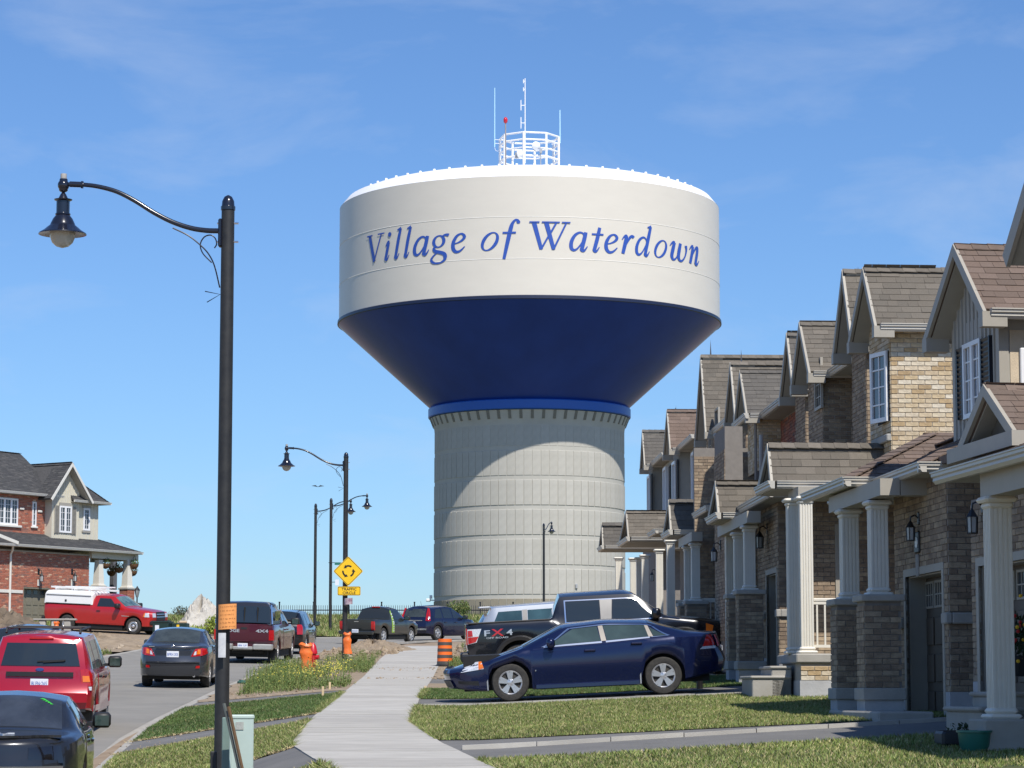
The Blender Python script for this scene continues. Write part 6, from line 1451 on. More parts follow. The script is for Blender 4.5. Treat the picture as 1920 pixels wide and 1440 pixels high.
# ---- grey sedan driving away
gry = paint('dark grey car paint', (.055, .060, .072), .25, .45)
sp = sedan(4.5, 1.76, 1.465, .78, 3.35, .98, 2.55, 1.9, 1.25, .50, 1.08, .1, (.93, 1.03), (.95, 3.55), .315, k=.12,
           rear=[(.2, .14), (.35, .05), (.5, .0), (.66, .0), (.70, .05), (.78, .08), (1.02, .10), (1.10, .18)], front=[(.2, .1), (.5, 0), (.8, .2)], zmid=.60, sill=[(0, .30), (.4, .27), (.9, .2), (3.6, .2), (4.5, .25)], bulge=.16,
           plan=[(0, .66), (.10, .76), (.35, .84), (.9, .88), (3.2, .88), (4.0, .84), (4.3, .72), (4.5, .5)])
c = Car('grey_sedan', 'dark grey sedan driving away up the street beside the lamp post', 'car', -6.9, 68.3, PI / 2, sp, gry)
c.windows([(2.0, 3.0, 2.5, 2.05), (1.2, 1.9, 1.95, 1.3)], m_cglass, 1.12, 1.84); c.toppatch('rear_window', .56, 1.22, .86, .90, mat('rear glass grey', (.045, .055, .055), .06, var=.3, vscale=3, spec=.6), (8, 10))
c.toppatch('windshield', 2.55, 3.3, .93, .95, m_cglass)
for sg in (1, -1):
    t = c.cappatch('taillight', [(sg * .71, .80), (sg * .44, .775), (sg * .54, .96), (sg * .70, .985)], m_tail, off=.012, n=(8, 5))
    c.cappatch('tail_lens', [(sg * .665, .84), (sg * .58, .83), (sg * .60, .95), (sg * .665, .955)], m_amber, off=.018, parent=t); c.cappatch('tail_lens', [(sg * .565, .82), (sg * .50, .81), (sg * .53, .90), (sg * .57, .91)], m_clear, off=.018, parent=t)
    c.zpatch('taillight', [(.02, .80), (.30, .86), (.26, .97), (.05, .985)], m_tail, sg, off=.010)
    c.cappatch('reflector', [(sg * .66, .50), (sg * .56, .49), (sg * .57, .55), (sg * .66, .56)], m_tail)
c.lip('bumper', .62, 0, .66, .035, .035, gry); c.lip('trunk_trim', .955, 0, .42, .035, .022, gry); c.lip('bumper', .30, 0, .62, .05, .02, m_plast)
c.cappatch('plate_recess', [(-.40, .735), (.40, .735), (.46, .93), (-.46, .93)], mat('dark recess paint', (.02, .022, .027), .35, var=0), off=.003); c.plate(0, .83, 'BFRN 303', off=.02)
o = MB().lathe([(.035, -.006), (.045, 0), (.035, .006)], 14, (0, 0, 0), 'x', cap=False).build('badge', m_chrome, c.root); p = c.cap(0, 1.01, True, .01); o.location = p
b = MB(); q = c.cap(.5, 1.0, True, .008); b.box((q[0] - .004, .42, 1.0), (q[0], .60, 1.015)); b.build('badge', m_chrome, c.root)
c.doors([(1.15, 1.98, 1.3), (1.98, 3.15, 2.1)]); c.mirror(2.9, 1.05); c.wheels('five', .20)
MB().tube([(.02, -.52, .30), (.3, -.52, .30)], .03, 8).build('exhaust', m_chrome, c.root)

# ---- red sport utility at the left edge
red = paint('red car paint', (.36, .008, .022), .22, .15)
sp = dict(L=4.4, W=1.80, wheels=(.78, 3.42), r=.36, k=.10, tuck=.05, zmid=.70,
    zb=[(0, 1.08), (3.3, 1.06), (3.9, 1.02), (4.4, .85)], ze=[(0, 1.60), (.15, 1.63), (2.3, 1.66), (2.75, 1.58), (3.4, 1.12), (4.1, 1.0), (4.4, .85)],
    we=[(0, .66), (.3, .68), (2.6, .68), (3.4, .76), (4.4, .5)], zc=[(0, 1.67), (.2, 1.70), (2.2, 1.725), (2.75, 1.66), (3.4, 1.16), (4.1, 1.06), (4.4, .90)],
    rear=[(.3, .12), (.5, .0), (.72, .0), (.76, .10), (1.1, .12), (1.66, .30)], front=[(.3, .1), (.6, 0), (1, .15)], bulge=.07, plan=[(0, .80), (.12, .87), (.4, .90), (3.4, .90), (4.0, .86), (4.4, .6)], sill=[(0, .44), (.4, .40), (.8, .32), (3.6, .3), (4.4, .34)])
c = Car('sport_utility', 'bright red sport utility with roof rack, seen from behind at the left edge', 'suv', -7.05, 47.3, PI / 2 + math.radians(2.5), sp, red)
c.windows([(.28, 1.0, .98, .42), (1.12, 1.92, 1.92, 1.12), (2.02, 3.1, 2.62, 2.02)], mat('hazy side glass', (.07, .075, .08), .04, var=.4, vscale=2, spec=.8), 1.06, 1.86)
c.cappatch('rear_window', [(-.66, 1.16), (.66, 1.16), (.575, 1.54), (-.575, 1.54)], m_cglass, n=(10, 5), off=.008)
p = c.cap(-.1, 1.24, True, .03); MB().bar((p[0], .05, 1.235), (p[0] + .02, -.42, 1.26), .02, .02).bar((p[0] - .012, -.05, 1.23), (p[0] + .01, -.40, 1.255), .012, .03).build('wiper', m_plast, c.root)
for sg in (1, -1):
    t = c.cappatch('taillight', [(sg * .86, .83), (sg * .70, .83), (sg * .67, 1.10), (sg * .80, 1.12)], m_tail, off=.014); c.cappatch('tail_lens', [(sg * .84, .90), (sg * .72, .90), (sg * .71, 1.0), (sg * .82, 1.0)], m_amber, off=.02, parent=t)
    c.cappatch('reversing_lamp', [(sg * .87, .76), (sg * .70, .76), (sg * .70, .82), (sg * .87, .82)], m_clear, off=.012)
    c.zpatch('taillight', [(.04, .80), (.18, .84), (.16, 1.08), (.07, 1.10)], m_tail, sg, off=.008)
    b = MB().tube([(.45, sg * .62, 1.70), (.5, sg * .62, 1.76), (2.2, sg * .62, 1.785), (2.3, sg * .62, 1.72)], .022, 6).build('roof_rail', m_plast, c.root)
    c.zpatch('arch_trim', [(.3, .40), (3.9, .36), (3.9, .44), (.3, .50)], red, sg, (14, 1), .008)
b = MB()
for x in (.62, 1.9): b.bevbox((x - .03, -.64, 1.775), (x + .03, .64, 1.80), .01)
b.build('roof_bar', m_plast, c.root)
c.lip('tailgate_trim', .985, 0, .56, .075, .03, m_plast); c.plate(0, .87, 'BLFN·265', off=.02); c.lip('bumper', .56, 0, .80, .16, .05, red); c.lip('bumper', .40, 0, .78, .12, .03, m_plast)
p = c.cap(0, 1.10, True, .01); o = MB().lathe([(.001, .006), (.028, .005), (.03, 0)], 16, (0, 0, 0), 'x').build('badge', mat('oval badge blue', (.03, .06, .22), .2, var=0, coat=.5), c.root, loc=p); o.scale = (-1, 2.4, 1)
p = c.cap(-.50, 1.03, True, .012); MB().bevbox((p[0] - .006, -.53, 1.01), (p[0], -.47, 1.05), .01).build('badge', m_chrome, c.root)
c.lip('brake_lamp', 1.605, 0, .2, .025, .02, m_tail); c.doors([(1.05, 1.97, 1.18), (1.97, 3.25, 2.08)], hm=m_plast); c.mirror(2.95, 1.05, m_plast, 1.2); c.wheels('five', .21)

# ---- dark sedan in the near left corner
char = paint('charcoal car paint', (.022, .023, .026), .25, .35)
sp = sedan(4.85, 1.80, 1.40, .76, 3.6, .92, 2.8, 2.1, 1.45, .78, 1.0, .15, (.88, .97), (1.1, 3.8), .32, k=.14,
           rear=[(.2, .14), (.4, .0), (.60, .0), (.64, .05), (.9, .09), (1.0, .2)], front=[(.2, .1), (.5, 0), (.8, .2)], zmid=.58, bulge=.2, plan=[(0, .62), (.10, .74), (.35, .84), (.9, .90), (3.2, .90), (4.3, .84), (4.6, .72), (4.85, .5)])
c = Car('charcoal_sedan', 'charcoal sedan in the near left corner, with a green sticker on its rear window', 'car', -5.42, 33.6, PI / 2 + math.radians(5), sp, char)
c.windows([(2.2, 3.2, 2.7, 2.2), (1.3, 2.1, 2.1, 1.45)], m_cglass, 1.1, 1.85); c.toppatch('rear_window', .82, 1.46, .90, .92, mat('smoky rear glass', (.035, .042, .055), .05, var=.35, vscale=2, spec=.8), (8, 10)); c.toppatch('windshield', 2.8, 3.5, .93, .95, m_cglass)
P = [[c.top(x, q, .011) for q in (-.62, -.74)] for x in (1.40, 1.33)]
b = MB()
for i in range(5): t = i / 5; b.add([c.top(1.40 - .02 * i, -.56 - .035 * i, .012), c.top(1.385 - .02 * i, -.62 - .035 * i, .012), c.top(1.365 - .018 * i, -.50 - .05 * i, .012)], [(0, 1, 2)])
b.build('sticker', mat('green sticker', (.05, .5, .05), .4, var=0), c.root)
c.lip('deck_lip', .965, 0, .66, .03, .03, char); c.lip('bumper', .60, 0, .70, .05, .06, mat('bumper strip', (.12, .115, .105), .35, var=.05, coat=.3)); c.lip('bumper', .54, 0, .70, .05, .035, char)
for sg in (1, -1): c.cappatch('taillight', [(sg * .70, .68), (sg * .30, .68), (sg * .30, .86), (sg * .66, .88)], mat('dark smoked lamp', (.008, .007, .008), .1, var=0, coat=.8), off=.006)
b = MB(); p = c.cap(.18, 1.0, True, .0); c.lip('brake_lamp', .995, 0, .12, .018, .02, m_clear)
MB().bevbox((c.cap(-.46, .50, True, .05)[0], -.60, .44), (c.cap(-.46, .5, True, .02)[0], -.36, .52), .004).build('bumper_sticker', m_plate, c.root); c.plate(0, .50, 'AVPT 631', off=.05)
c.doors([(1.3, 2.15, 1.4), (2.15, 3.35, 2.3)]); c.mirror(3.1, 1.05, m_plast, 1.15); c.wheels('five', .2)

# ---- dark car parked ahead of the red one
sp = dict(L=4.6, W=1.82, wheels=(.85, 3.6), r=.35, k=.14, tuck=.05, zmid=.65, zb=[(0, 1.02), (3.4, 1.0), (4.6, .8)], ze=[(0, 1.15), (.5, 1.48), (2.3, 1.53), (2.8, 1.45), (3.6, 1.05), (4.6, .8)], we=[(0, .62), (.5, .64), (2.6, .64), (3.5, .76), (4.6, .5)],
    zc=[(0, 1.25), (.45, 1.55), (2, 1.62), (2.8, 1.54), (3.6, 1.1), (4.6, .85)], rear=[(.3, .1), (.6, 0), (1.0, .05), (1.5, .25)], front=[(.3, .1), (.6, 0), (1, .15)])
c = Car('dark_car', 'dark rounded car roof showing just above the red sport utility', 'car', -9.75, 62, PI / 2, sp, char)
c.windows([(.5, 1.2, 1.2, .8), (1.3, 2.1, 2.1, 1.3), (2.2, 3.2, 2.7, 2.2)]); c.toppatch('rear_window', .02, .48, .85, .9, m_cglass); c.wheels('five'); c.mirror(3.0); c.doors([(1.25, 2.15, 1.4), (2.15, 3.3, 2.3)])
for sg in (1, -1): c.cappatch('taillight', [(sg * .8, .85), (sg * .6, .85), (sg * .6, 1.0), (sg * .75, 1.0)], m_tail)

# ---- maroon pickup with a black cap
mar = paint('maroon truck paint', (.075, .006, .018), .28, .2)
sp = pickup(5.7, 1.96, 1.80, 2.0, 1.22, 2.14, 3.35, 4.1, 1.22, 1.15, (1.2, 4.75), .38, 1.2)
c = Car('capped_pickup', 'maroon pickup with a black cap over its bed, parked by the weeds', 'pickup truck', -6.45, 88, PI / 2 - math.radians(4), sp, mar)
c.windows([(2.3, 2.75, 2.75, 2.3), (2.9, 3.95, 3.45, 2.9)], m_cglass, 1.05, 1.85); c.doors([(2.2, 2.85, 2.4), (2.85, 4.05, 2.95)]); c.mirror(3.85, 1.0, m_plast, 1.4)
capm = MB(); P = []
for x, dz, dy in ((-.02, -.02, .0), (.12, .66, -.05), (.35, .70, -.06), (1.7, .68, -.06), (1.98, .60, -.06), (2.0, .0, 0)):
    w = .94 + dy; z0, z1 = 1.25, 1.25 + max(.02, dz); P.append([(x, w + .02, z0), (x, w - .02, lerp(z0, z1, .5)), (x, w - .12, z1 - .06), (x, w - .22, z1), (x, 0, z1 + .02), (x, -w + .22, z1), (x, -w + .12, z1 - .06), (x, -w + .02, lerp(z0, z1, .5)), (x, -w - .02, z0)])
cap_ = capm.grid(P).build('bed_cap', paint('black cap paint', (.02, .018, .02), .3, .1), c.root, smooth=45)
MB().grid([[(-.035 + .125 * t, lerp(-.84, .84, i) * (1 - .06 * t), 1.29 + .52 * t) for i in np.linspace(0, 1, 5)] for t in (0, .5, 1)]).build('cap_window', m_cglass, cap_)
for y_ in (-.42, .0, .38): MB().box((-.03, y_ - .015, 1.32), (.04, y_ + .015, 1.78)).build('cap_bar', m_hub, cap_)
for sg in (1, -1): MB().box((.45, sg * .915 - .01, 1.36), (1.7, sg * .915 + .01, 1.66)).build('cap_window', m_cglass, cap_); MB().bar((-.03, sg * .9, 1.25), (.1, sg * .84, 1.86), .04, .03).build('cap_trim', m_chrome, cap_)
for sg in (1, -1): c.cappatch('taillight', [(sg * .95, .74), (sg * .80, .74), (sg * .80, 1.06), (sg * .95, 1.06)], m_tail, off=.01); c.zpatch('taillight', [(.02, .74), (.08, .74), (.08, 1.06), (.02, 1.06)], m_tail, sg)
c.text('4X4', -.58, .98, .10, m_silver, width=.40); c.text('DODGE', .45, .98, .10, m_silver, width=.62)
o = MB().box((c.cap(0, 1.1, True, .012)[0], -.1, 1.08), (c.cap(0, 1.1, True, -.02)[0], .1, 1.14)).build('handle', m_plast, c.root); c.lip('tailgate_trim', .70, 0, .8, .03, .01, mar)
MB().bevbox((-.22, -.95, .44), (.02, -.32, .62), .03).bevbox((-.22, .32, .44), (.02, .95, .62), .03).bevbox((-.2, -.32, .44), (.02, .32, .54), .02).build('bumper', mat('dull chrome bumper', (.50, .48, .44), .3, metal=.6, var=.15), c.root)
o = MB().bevbox((-.215, -.16, .50), (-.2, .16, .64), .004).build('number_plate', m_plate, c.root); b = MB(); put_text(b, '806 1UF', .06, (-.217, 0, .54), (0, -1, 0), (0, 0, 1), .012, .26, True); b.build('lettering', m_plblue, o)
for sg in (1, -1): MB().box((.72, sg * .82 - .16, .06), (.74, sg * .82 + .14, .42)).build('mudflap', m_plast, c.root)
MB().bevbox((.1, -.6, .3), (1.8, .6, .45), .05).lathe([(.01, -.2), (.12, -.12), (.12, .12), (.01, .2)], 10, (1.2, -.1, .38), 'y').build('axle', m_hub, c.root); c.wheels('six', .21, .24)

# ---- dark car ahead of the maroon pickup
sp = dict(L=4.5, W=1.80, wheels=(.85, 3.5), r=.34, k=.12, tuck=.05, zmid=.65, zb=[(0, 1.02), (3.4, 1.0), (4.5, .8)], ze=[(0, 1.15), (.4, 1.48), (2.3, 1.53), (2.8, 1.42), (3.5, 1.05), (4.5, .8)], we=[(0, .60), (.5, .64), (2.6, .64), (3.5, .76), (4.5, .5)],
    zc=[(0, 1.25), (.45, 1.55), (2, 1.6), (2.8, 1.52), (3.6, 1.1), (4.5, .85)], rear=[(.3, .1), (.6, 0), (1.0, .05), (1.5, .25)], front=[(.3, .1), (.6, 0), (1, .15)])
c = Car('black_hatchback', 'black hatchback parked just beyond the maroon pickup', 'car', -6.15, 99.5, PI / 2 - math.radians(4), sp, blk)
c.windows([(.5, 1.2, 1.2, .8), (1.3, 2.1, 2.1, 1.3), (2.2, 3.2, 2.7, 2.2)]); c.toppatch('rear_window', .02, .42, .85, .9, m_cglass); c.wheels('five'); c.mirror(3.0, 1.05, blk, 1.0); c.doors([(1.25, 2.15, 1.4), (2.15, 3.3, 2.3)])
for sg in (1, -1): t = c.cappatch('taillight', [(sg * .82, .72), (sg * .62, .72), (sg * .60, 1.08), (sg * .72, 1.08)], m_tail); c.zpatch('taillight', [(.04, .72), (.16, .74), (.2, 1.06), (.12, 1.08)], m_tail, sg)

# ---- dark green pickup with a decal band
grn = paint('dark green grey truck paint', (.032, .036, .034), .3, .35)
sp = pickup(4.9, 1.74, 1.66, 1.75, 1.06, 1.95, 2.75, 3.4, 1.08, 1.02, (1.05, 3.95), .36, 1.04, k=.07)
c = Car('decal_pickup', 'dark green pickup with a lime green lettered band, parked beyond the traffic sign', 'pickup truck', -3.25, 120.3, PI / 2 - math.radians(24), sp, grn)
c.windows([(2.12, 3.22, 2.80, 2.16)], m_cglass, 1.06, 1.86); c.doors([(2.0, 3.35, 2.15)]); c.mirror(3.15, 1.05, m_plast, 1.2)
P = [[(lerp(1.745, 1.915, t) - .012, lerp(-.76, .76, i) * (1 - .1 * t), lerp(1.13, 1.54, t)) for i in np.linspace(0, 1, 7)] for t in (0, .5, 1)]
MB().grid(P).build('rear_window', m_cglass, c.root)
MB().bevbox((1.88, -.2, 1.60), (1.93, .2, 1.645), .01).build('brake_lamp', m_tail, c.root)
m_lime = mat('lime decal', (.30, .48, .05), .35, var=0)
for sg in (1, -1):
    band = c.sidepatch('decal', [(1.80, .10), (2.06, .10), (2.0, .99), (1.80, .99)], m_lime, sg, (3, 8), .0085); c.sidepatch('decal', [(1.84, 1.02), (2.02, 1.02), (1.98, 1.9), (1.86, 1.9)], m_lime, sg, (2, 5), .0085)
    b = MB()
    for i, (ch, f) in enumerate((('O', .18), ('I', .38), ('L', .52), ('A', .68), ('N', .84), ('I', 1.06), ('E', 1.3), ('R', 1.55))):
        t_ = MB(); put_text(t_, ch, .16, (0, 0, 0), (1, 0, 0), (0, 0, 1), .03); w = max(v[0] for v in t_.v)
        P = []
        for v in t_.v:
            x = 1.87 + (v[2]) * 1.0; ff = f + (v[0]) * .75; P.append(c.side(x, ff, sg, .013))
        b.add(P, t_.f)
    b.build('lettering', m_plate, band)
    tl = c.cappatch('taillight', [(sg * .84, .62), (sg * .70, .62), (sg * .70, 1.0), (sg * .84, 1.0)], m_tail, off=.01); c.zpatch('taillight', [(.02, .62), (.09, .62), (.09, 1.0), (.02, 1.0)], m_tail, sg)
MB().bevbox((-.16, -.84, .42), (.02, .84, .58), .04).build('bumper', grn, c.root); o = MB().bevbox((-.17, -.16, .50), (-.158, .16, .65), .004).build('number_plate', m_plate, c.root); b = MB(); put_text(b, 'BNZ 4471', .06, (-.172, 0, .54), (0, -1, 0), (0, 0, 1), .012, .26, True); b.build('lettering', m_plblue, o)
p = c.cap(0, .98, True, .01); MB().box((p[0], -.1, .97), (p[0] + .01, .12, 1.0)).build('handle', m_chrome, c.root); MB().bevbox((.1, -.5, .26), (1.6, .5, .40), .05).build('axle', m_hub, c.root); c.wheels('six', .235, .24)

# ---- navy sport utility beyond it
sp = dict(L=4.5, W=1.82, wheels=(.85, 3.47), r=.35, k=.14, tuck=.05, zmid=.66, zb=[(0, 1.05), (3.3, 1.0), (4.1, .95), (4.5, .8)], ze=[(0, 1.40), (.3, 1.50), (1.6, 1.60), (2.3, 1.56), (3.3, 1.08), (4.1, .96), (4.5, .8)], we=[(0, .64), (.5, .66), (2.4, .64), (3.3, .76), (4.5, .5)],
    zc=[(0, 1.55), (.3, 1.64), (1.6, 1.69), (2.4, 1.63), (3.3, 1.12), (4.1, 1.0), (4.5, .85)], rear=[(.3, .12), (.5, .0), (.7, .0), (.76, .06), (1.05, .10), (1.6, .34)], front=[(.3, .1), (.6, 0), (1, .2)])
c = Car('navy_sport_utility', 'navy sport utility with tall red tail lamps, farthest of the parked vehicles', 'suv', -.75, 129.8, PI / 2 - math.radians(33), sp, paint('blue black paint', (.010, .012, .040), .2, .3))
c.windows([(.55, 1.25, 1.25, .85), (1.35, 2.1, 2.1, 1.35), (2.2, 3.1, 2.45, 2.2)], m_cglass, 1.06, 1.88); c.cappatch('rear_window', [(-.62, 1.12), (.62, 1.12), (.54, 1.50), (-.54, 1.50)], mat('rear glass grey', (.045, .055, .055), .06), n=(8, 4)); c.doors([(1.2, 2.15, 1.35), (2.15, 3.3, 2.25)])
for sg in (1, -1):
    c.cappatch('taillight', [(sg * .80, .94), (sg * .66, .94), (sg * .62, 1.55), (sg * .68, 1.55)], m_tail, off=.012); c.zpatch('taillight', [(.05, .92), (.22, .95), (.30, 1.5), (.2, 1.52)], m_tail, sg, off=.01); c.zpatch('reversing_lamp', [(.05, 1.02), (.2, 1.04), (.21, 1.14), (.06, 1.13)], m_clear, sg, off=.015)
c.lip('tailgate_trim', .93, 0, .5, .04, .02, m_chrome); c.plate(0, .82, 'BMWD 118'); c.mirror(3.0, 1.05, m_plast, 1.2); c.wheels('five', .225); MB().tube([(.7, 0, 1.66), (.62, 0, 1.86)], .008, 4).build('aerial', m_plast, c.root)
c.lip('bumper', .50, 0, .78, .08, .04, m_chrome)

# ---- red pickup with white cap and ladder rack
rd2 = paint('red truck paint', (.42, .012, .012), .3, .1)
sp = pickup(5.8, 2.02, 1.90, 2.55, 1.30, 2.66, 3.65, 4.35, 1.28, 1.22, (1.25, 4.82), .40, 1.22, k=.10)
c = Car('red_pickup', 'red pickup with white utility cap and ladder rack outside the brick house', 'pickup truck', -16.75, 130.5, -math.radians(20), sp, rd2)
c.windows([(2.84, 3.98, 3.50, 2.92)], m_cglass, 1.08, 1.80); c.doors([(2.70, 4.28, 2.85)], hm=m_plast); c.mirror(4.05, 1.0, m_plast, 1.5)
c.toppatch('windshield', 3.72, 4.30, .94, .97, mat('windscreen pale', (.10, .17, .17), .05, var=.6, vscale=2.5, spec=.9))
wcap = mat('white cap paint', (.82, .82, .80), .4, var=.02)
P = []
for x, h_ in ((-.03, .02), (.02, .56), (.12, .62), (2.45, .62), (2.58, .55), (2.60, .02)):
    z0, z1 = 1.33, 1.33 + h_; w = .98; P.append([(x, w, z0), (x, w - .03, lerp(z0, z1, .8)), (x, w - .16, z1), (x, 0, z1 + .03), (x, -w + .16, z1), (x, -w + .03, lerp(z0, z1, .8)), (x, -w, z0)])
cp = MB().grid(P).build('utility_cap', wcap, c.root, smooth=30)
for sg in (1, -1):
    MB().box((.08, sg * .972 - .012, 1.735), (2.5, sg * .972 + .012, 1.755)).box((.08, sg * 1.0 - .012, 1.335), (2.5, sg * 1.0 + .012, 1.36)).build('cap_seam', m_plast, cp); MB().bevbox((1.1, sg * .985 - .02, 1.44), (1.2, sg * .985 + .02, 1.54), .015).build('latch', m_plast, cp)
rk = MB()
for y_ in (-.55, -.2, .15, .5): rk.bar((.3, y_, 2.10 + .03 * y_), (3.0, y_ + .05, 2.16 + .02 * y_), .05, .06)
for x in (.5, 1.5, 2.4): rk.bar((x, -.85, 2.05), (x, .85, 2.05), .05, .05).bar((x, -.82, 1.95), (x, -.82, 2.05), .04, .04, up=(1, 0, 0)).bar((x, .82, 1.95), (x, .82, 2.05), .04, .04, up=(1, 0, 0))
rk.build('ladder_rack', wcap, c.root)
ld = MB()
for y_ in (-.75, -.42): ld.bar((.2, y_, 2.12), (3.7, y_, 2.04), .03, .08)
for i in range(11): ld.bar((.4 + i * .31, -.75, 2.115 - .007 * i), (.4 + i * .31, -.42, 2.115 - .007 * i), .03, .03)
tag(ld.build('ladder', wcap, None), 'white ladder lying on the rack of the red pickup', 'ladder').matrix_world = c.root.matrix_world.copy()
for sg in (1, -1):
    c.cappatch('headlight', [(sg * .80, .86), (sg * .50, .86), (sg * .52, 1.05), (sg * .80, 1.06)], m_clear, False, off=.012); c.zpatch('headlight', [(5.40, .86), (5.66, .86), (5.64, 1.05), (5.46, 1.06)], m_clear, sg, off=.01); c.zpatch('turn_lamp', [(5.34, .87), (5.42, .86), (5.46, 1.05), (5.40, 1.05)], m_amber, sg, off=.013)
    c.zpatch('badge', [(4.2, .86), (4.6, .85), (4.6, .88), (4.2, .89)], m_chrome, sg, off=.009)
gq = c.cappatch('grille', [(-.46, .74), (.46, .74), (.44, 1.12), (-.44, 1.12)], m_plast, False, off=.02)
for z in (.86, .99): c.cappatch('grille_bar', [(-.46, z), (.46, z), (.46, z + .03), (-.46, z + .03)], m_chrome, False, off=.035, parent=gq)
MB().bevbox((5.66, -.95, .48), (5.95, .95, .70), .06).build('bumper', m_plast, c.root); MB().bevbox((-.18, -.95, .5), (.02, .95, .68), .04).build('bumper', m_plast, c.root); c.wheels('steel', .25, .25, m_alloy)
MB().bevbox((1.0, -.6, .3), (4.6, .6, .45), .05).build('axle', m_hub, c.root)
# ------------------------------------------------------------------ street lamps
m_pole = mat('black lamp post paint', (.016, .016, .017), .5, var=.35, vscale=9, col2=(.03, .029, .027))
m_gloss = mat('black lamp gloss', (.010, .012, .022), .2, var=0, coat=.5)
m_globe = mat('lamp globe acrylic', (.42, .40, .34), .18, var=.15, vscale=4, coat=.4)
m_cell = mat('photocell grey', (.42, .40, .37), .5, var=.05)
def street_lamp(label, u, vtop, D, yaw, zdrop=.6, group='black street lamps with curved arms'):
    p = at(u, vtop, D); zb = g(p.x, D); Hh = p.z - zb
    t = thing('street_lamp', label, 'street lamp', (p.x, D, zb), yaw, group); r = .073
    MB().lathe([(r * 1.12, -zdrop), (r * 1.10, .2), (r, Hh - .16)], 20).build('pole', m_pole, t, smooth=40)
    MB().lathe([(r * 1.12, Hh - .17), (r * 1.14, Hh - .13), (r, Hh - .125), (r * .93, Hh - .07), (r * .6, Hh - .02), (.01, Hh)], 20).build('pole_cap', m_gloss, t, smooth=50)
    k = 1 / 170.; P = lambda du, dv: (du * k, 0, Hh - dv * k)
    pl = MB().bevbox((-.105, -.05, Hh - .59), (-.06, .05, Hh - .27), .015).build('arm_plate', m_gloss, t)
    b = MB()
    for z in (.32, .53): b.tube([(-.12, 0, Hh - z), (.12, 0, Hh - z)], .012, 6)
    b.build('bolt', m_chrome, pl)
    arm = [(-14, 69), (-42, 68), (-72, 63), (-107, 51), (-142, 33), (-177, 11), (-212, -7), (-247, -17), (-277, -21), (-305, -22)]
    MB().tube([P(*q) for q in spline(arm, 4)], [lerp(.030, .024, i / 36) for i in range(37)][:len(spline(arm, 4))], 10).tube([P(-303, -22), P(-277, -21)], .033, 10).tube([P(-281, -21), P(-277, -20.8)], .042, 10).build('arm', m_gloss, t, smooth=50)
    br = [(-105, 63), (-75, 78), (-50, 98), (-35, 115), (-24, 138), (-14, 178)]
    b = MB().tube([P(*q) for q in spline(br, 5)], .009, 6)
    cu = [(-30, 130), (-47, 112), (-52, 95), (-45, 81), (-33, 77), (-24, 83), (-21, 94), (-25, 102)]; b.tube([P(*q) for q in spline(cu, 5)], .008, 6)
    b.tube([P(-42, 185), P(-13, 191), P(-38, 206)], .006, 5).build('scroll_brace', m_gloss, t, smooth=50)
    cx = P(-315, 0)[0]; Z = lambda v: Hh - (v) * k
    hd = MB().sphere((cx, 0, Z(-20)), .066, 16, 10).lathe([(.045, Z(-32)), (.05, Z(-24)), (.05, Z(-10)), (.04, Z(-8)), (.03, Z(-7))], 14, (cx, 0, 0)).build('fitter', m_gloss, t, smooth=50)
    MB().lathe([(.035, Z(-42)), (.036, Z(-33)), (.034, Z(-32))][::-1], 14, (cx, 0, 0)).build('photocell', m_cell, hd, smooth=40)
    MB().lathe([(.012, Z(-9)), (.02, Z(-5)), (.03, Z(-3)), (.05, Z(4)), (.056, Z(6)), (.102, Z(7.5)), (.098, Z(9)), (.075, Z(11)), (.075, Z(34)), (.085, Z(35)), (.086, Z(37)), (.078, Z(38)), (.11, Z(45)), (.135, Z(54)), (.142, Z(57)), (.146, Z(58)), (.17, Z(61)), (.21, Z(67)), (.265, Z(73)), (.268, Z(75)), (.20, Z(73)), (.14, Z(70))], 28, (cx, 0, 0)).build('lamp_shade', m_gloss, t, smooth=35)
    MB().lathe([(.145, Z(70)), (.142, Z(80)), (.115, Z(91)), (.07, Z(98)), (.01, Z(101))], 24, (cx, 0, 0)).build('globe', m_globe, t, smooth=60)
    return t, p, zb, Hh
T1 = street_lamp('tall black street lamp in the left foreground, carrying an orange notice', 428, 366, 29.5, math.radians(-2))
T2 = street_lamp('black street lamp that carries the yellow traffic circle sign', 649, 848, 83, 0)
T3 = street_lamp('black street lamp with its arm to the right, just left of the sign post', 621, 934, 138, PI)
T4 = street_lamp('black street lamp with its arm to the right, leftmost of the distant pair', 592, 944, 141, PI)
T5 = street_lamp('small distant street lamp standing in front of the tower column', 1019.5, 981, 172, PI + math.radians(72))
# ------------------------------------------------------------------ signs and notices
m_yel = mat('sign yellow', (.85, .52, .012), .4, var=.03); m_sblk = mat('sign black', (.012, .010, .006), .5, var=0)
def rrect(w, h, r, n=5):
    P = []
    for cx, cy, a0 in ((w / 2 - r, h / 2 - r, 0), (-w / 2 + r, h / 2 - r, PI / 2), (-w / 2 + r, -h / 2 + r, PI), (w / 2 - r, -h / 2 + r, 1.5 * PI)):
        for i in range(n): a = a0 + PI / 2 * i / (n - 1); P.append((cx + r * math.cos(a), cy + r * math.sin(a)))
    return P
def plate_face(P, y, th, m, name, parent, rot=0.0):
    c, s_ = math.cos(rot), math.sin(rot); Q = [(p[0] * c - p[1] * s_, y, p[0] * s_ + p[1] * c) for p in P]
    return MB().slab(Q, (0, -1, 0), th).build(name, m, parent)
pS = at(653, 1071, 82.85); s = thing('traffic_sign', 'yellow diamond traffic circle sign with three curved black arrows', 'road sign', tuple(pS))
side = .66; pl = plate_face(rrect(side, side, .05), -.012, .012, m_yel, 'sign_plate', s, PI / 4)
o_, i_ = rrect(side - .03, side - .03, .045), rrect(side - .055, side - .055, .04); c = math.cos(PI / 4)
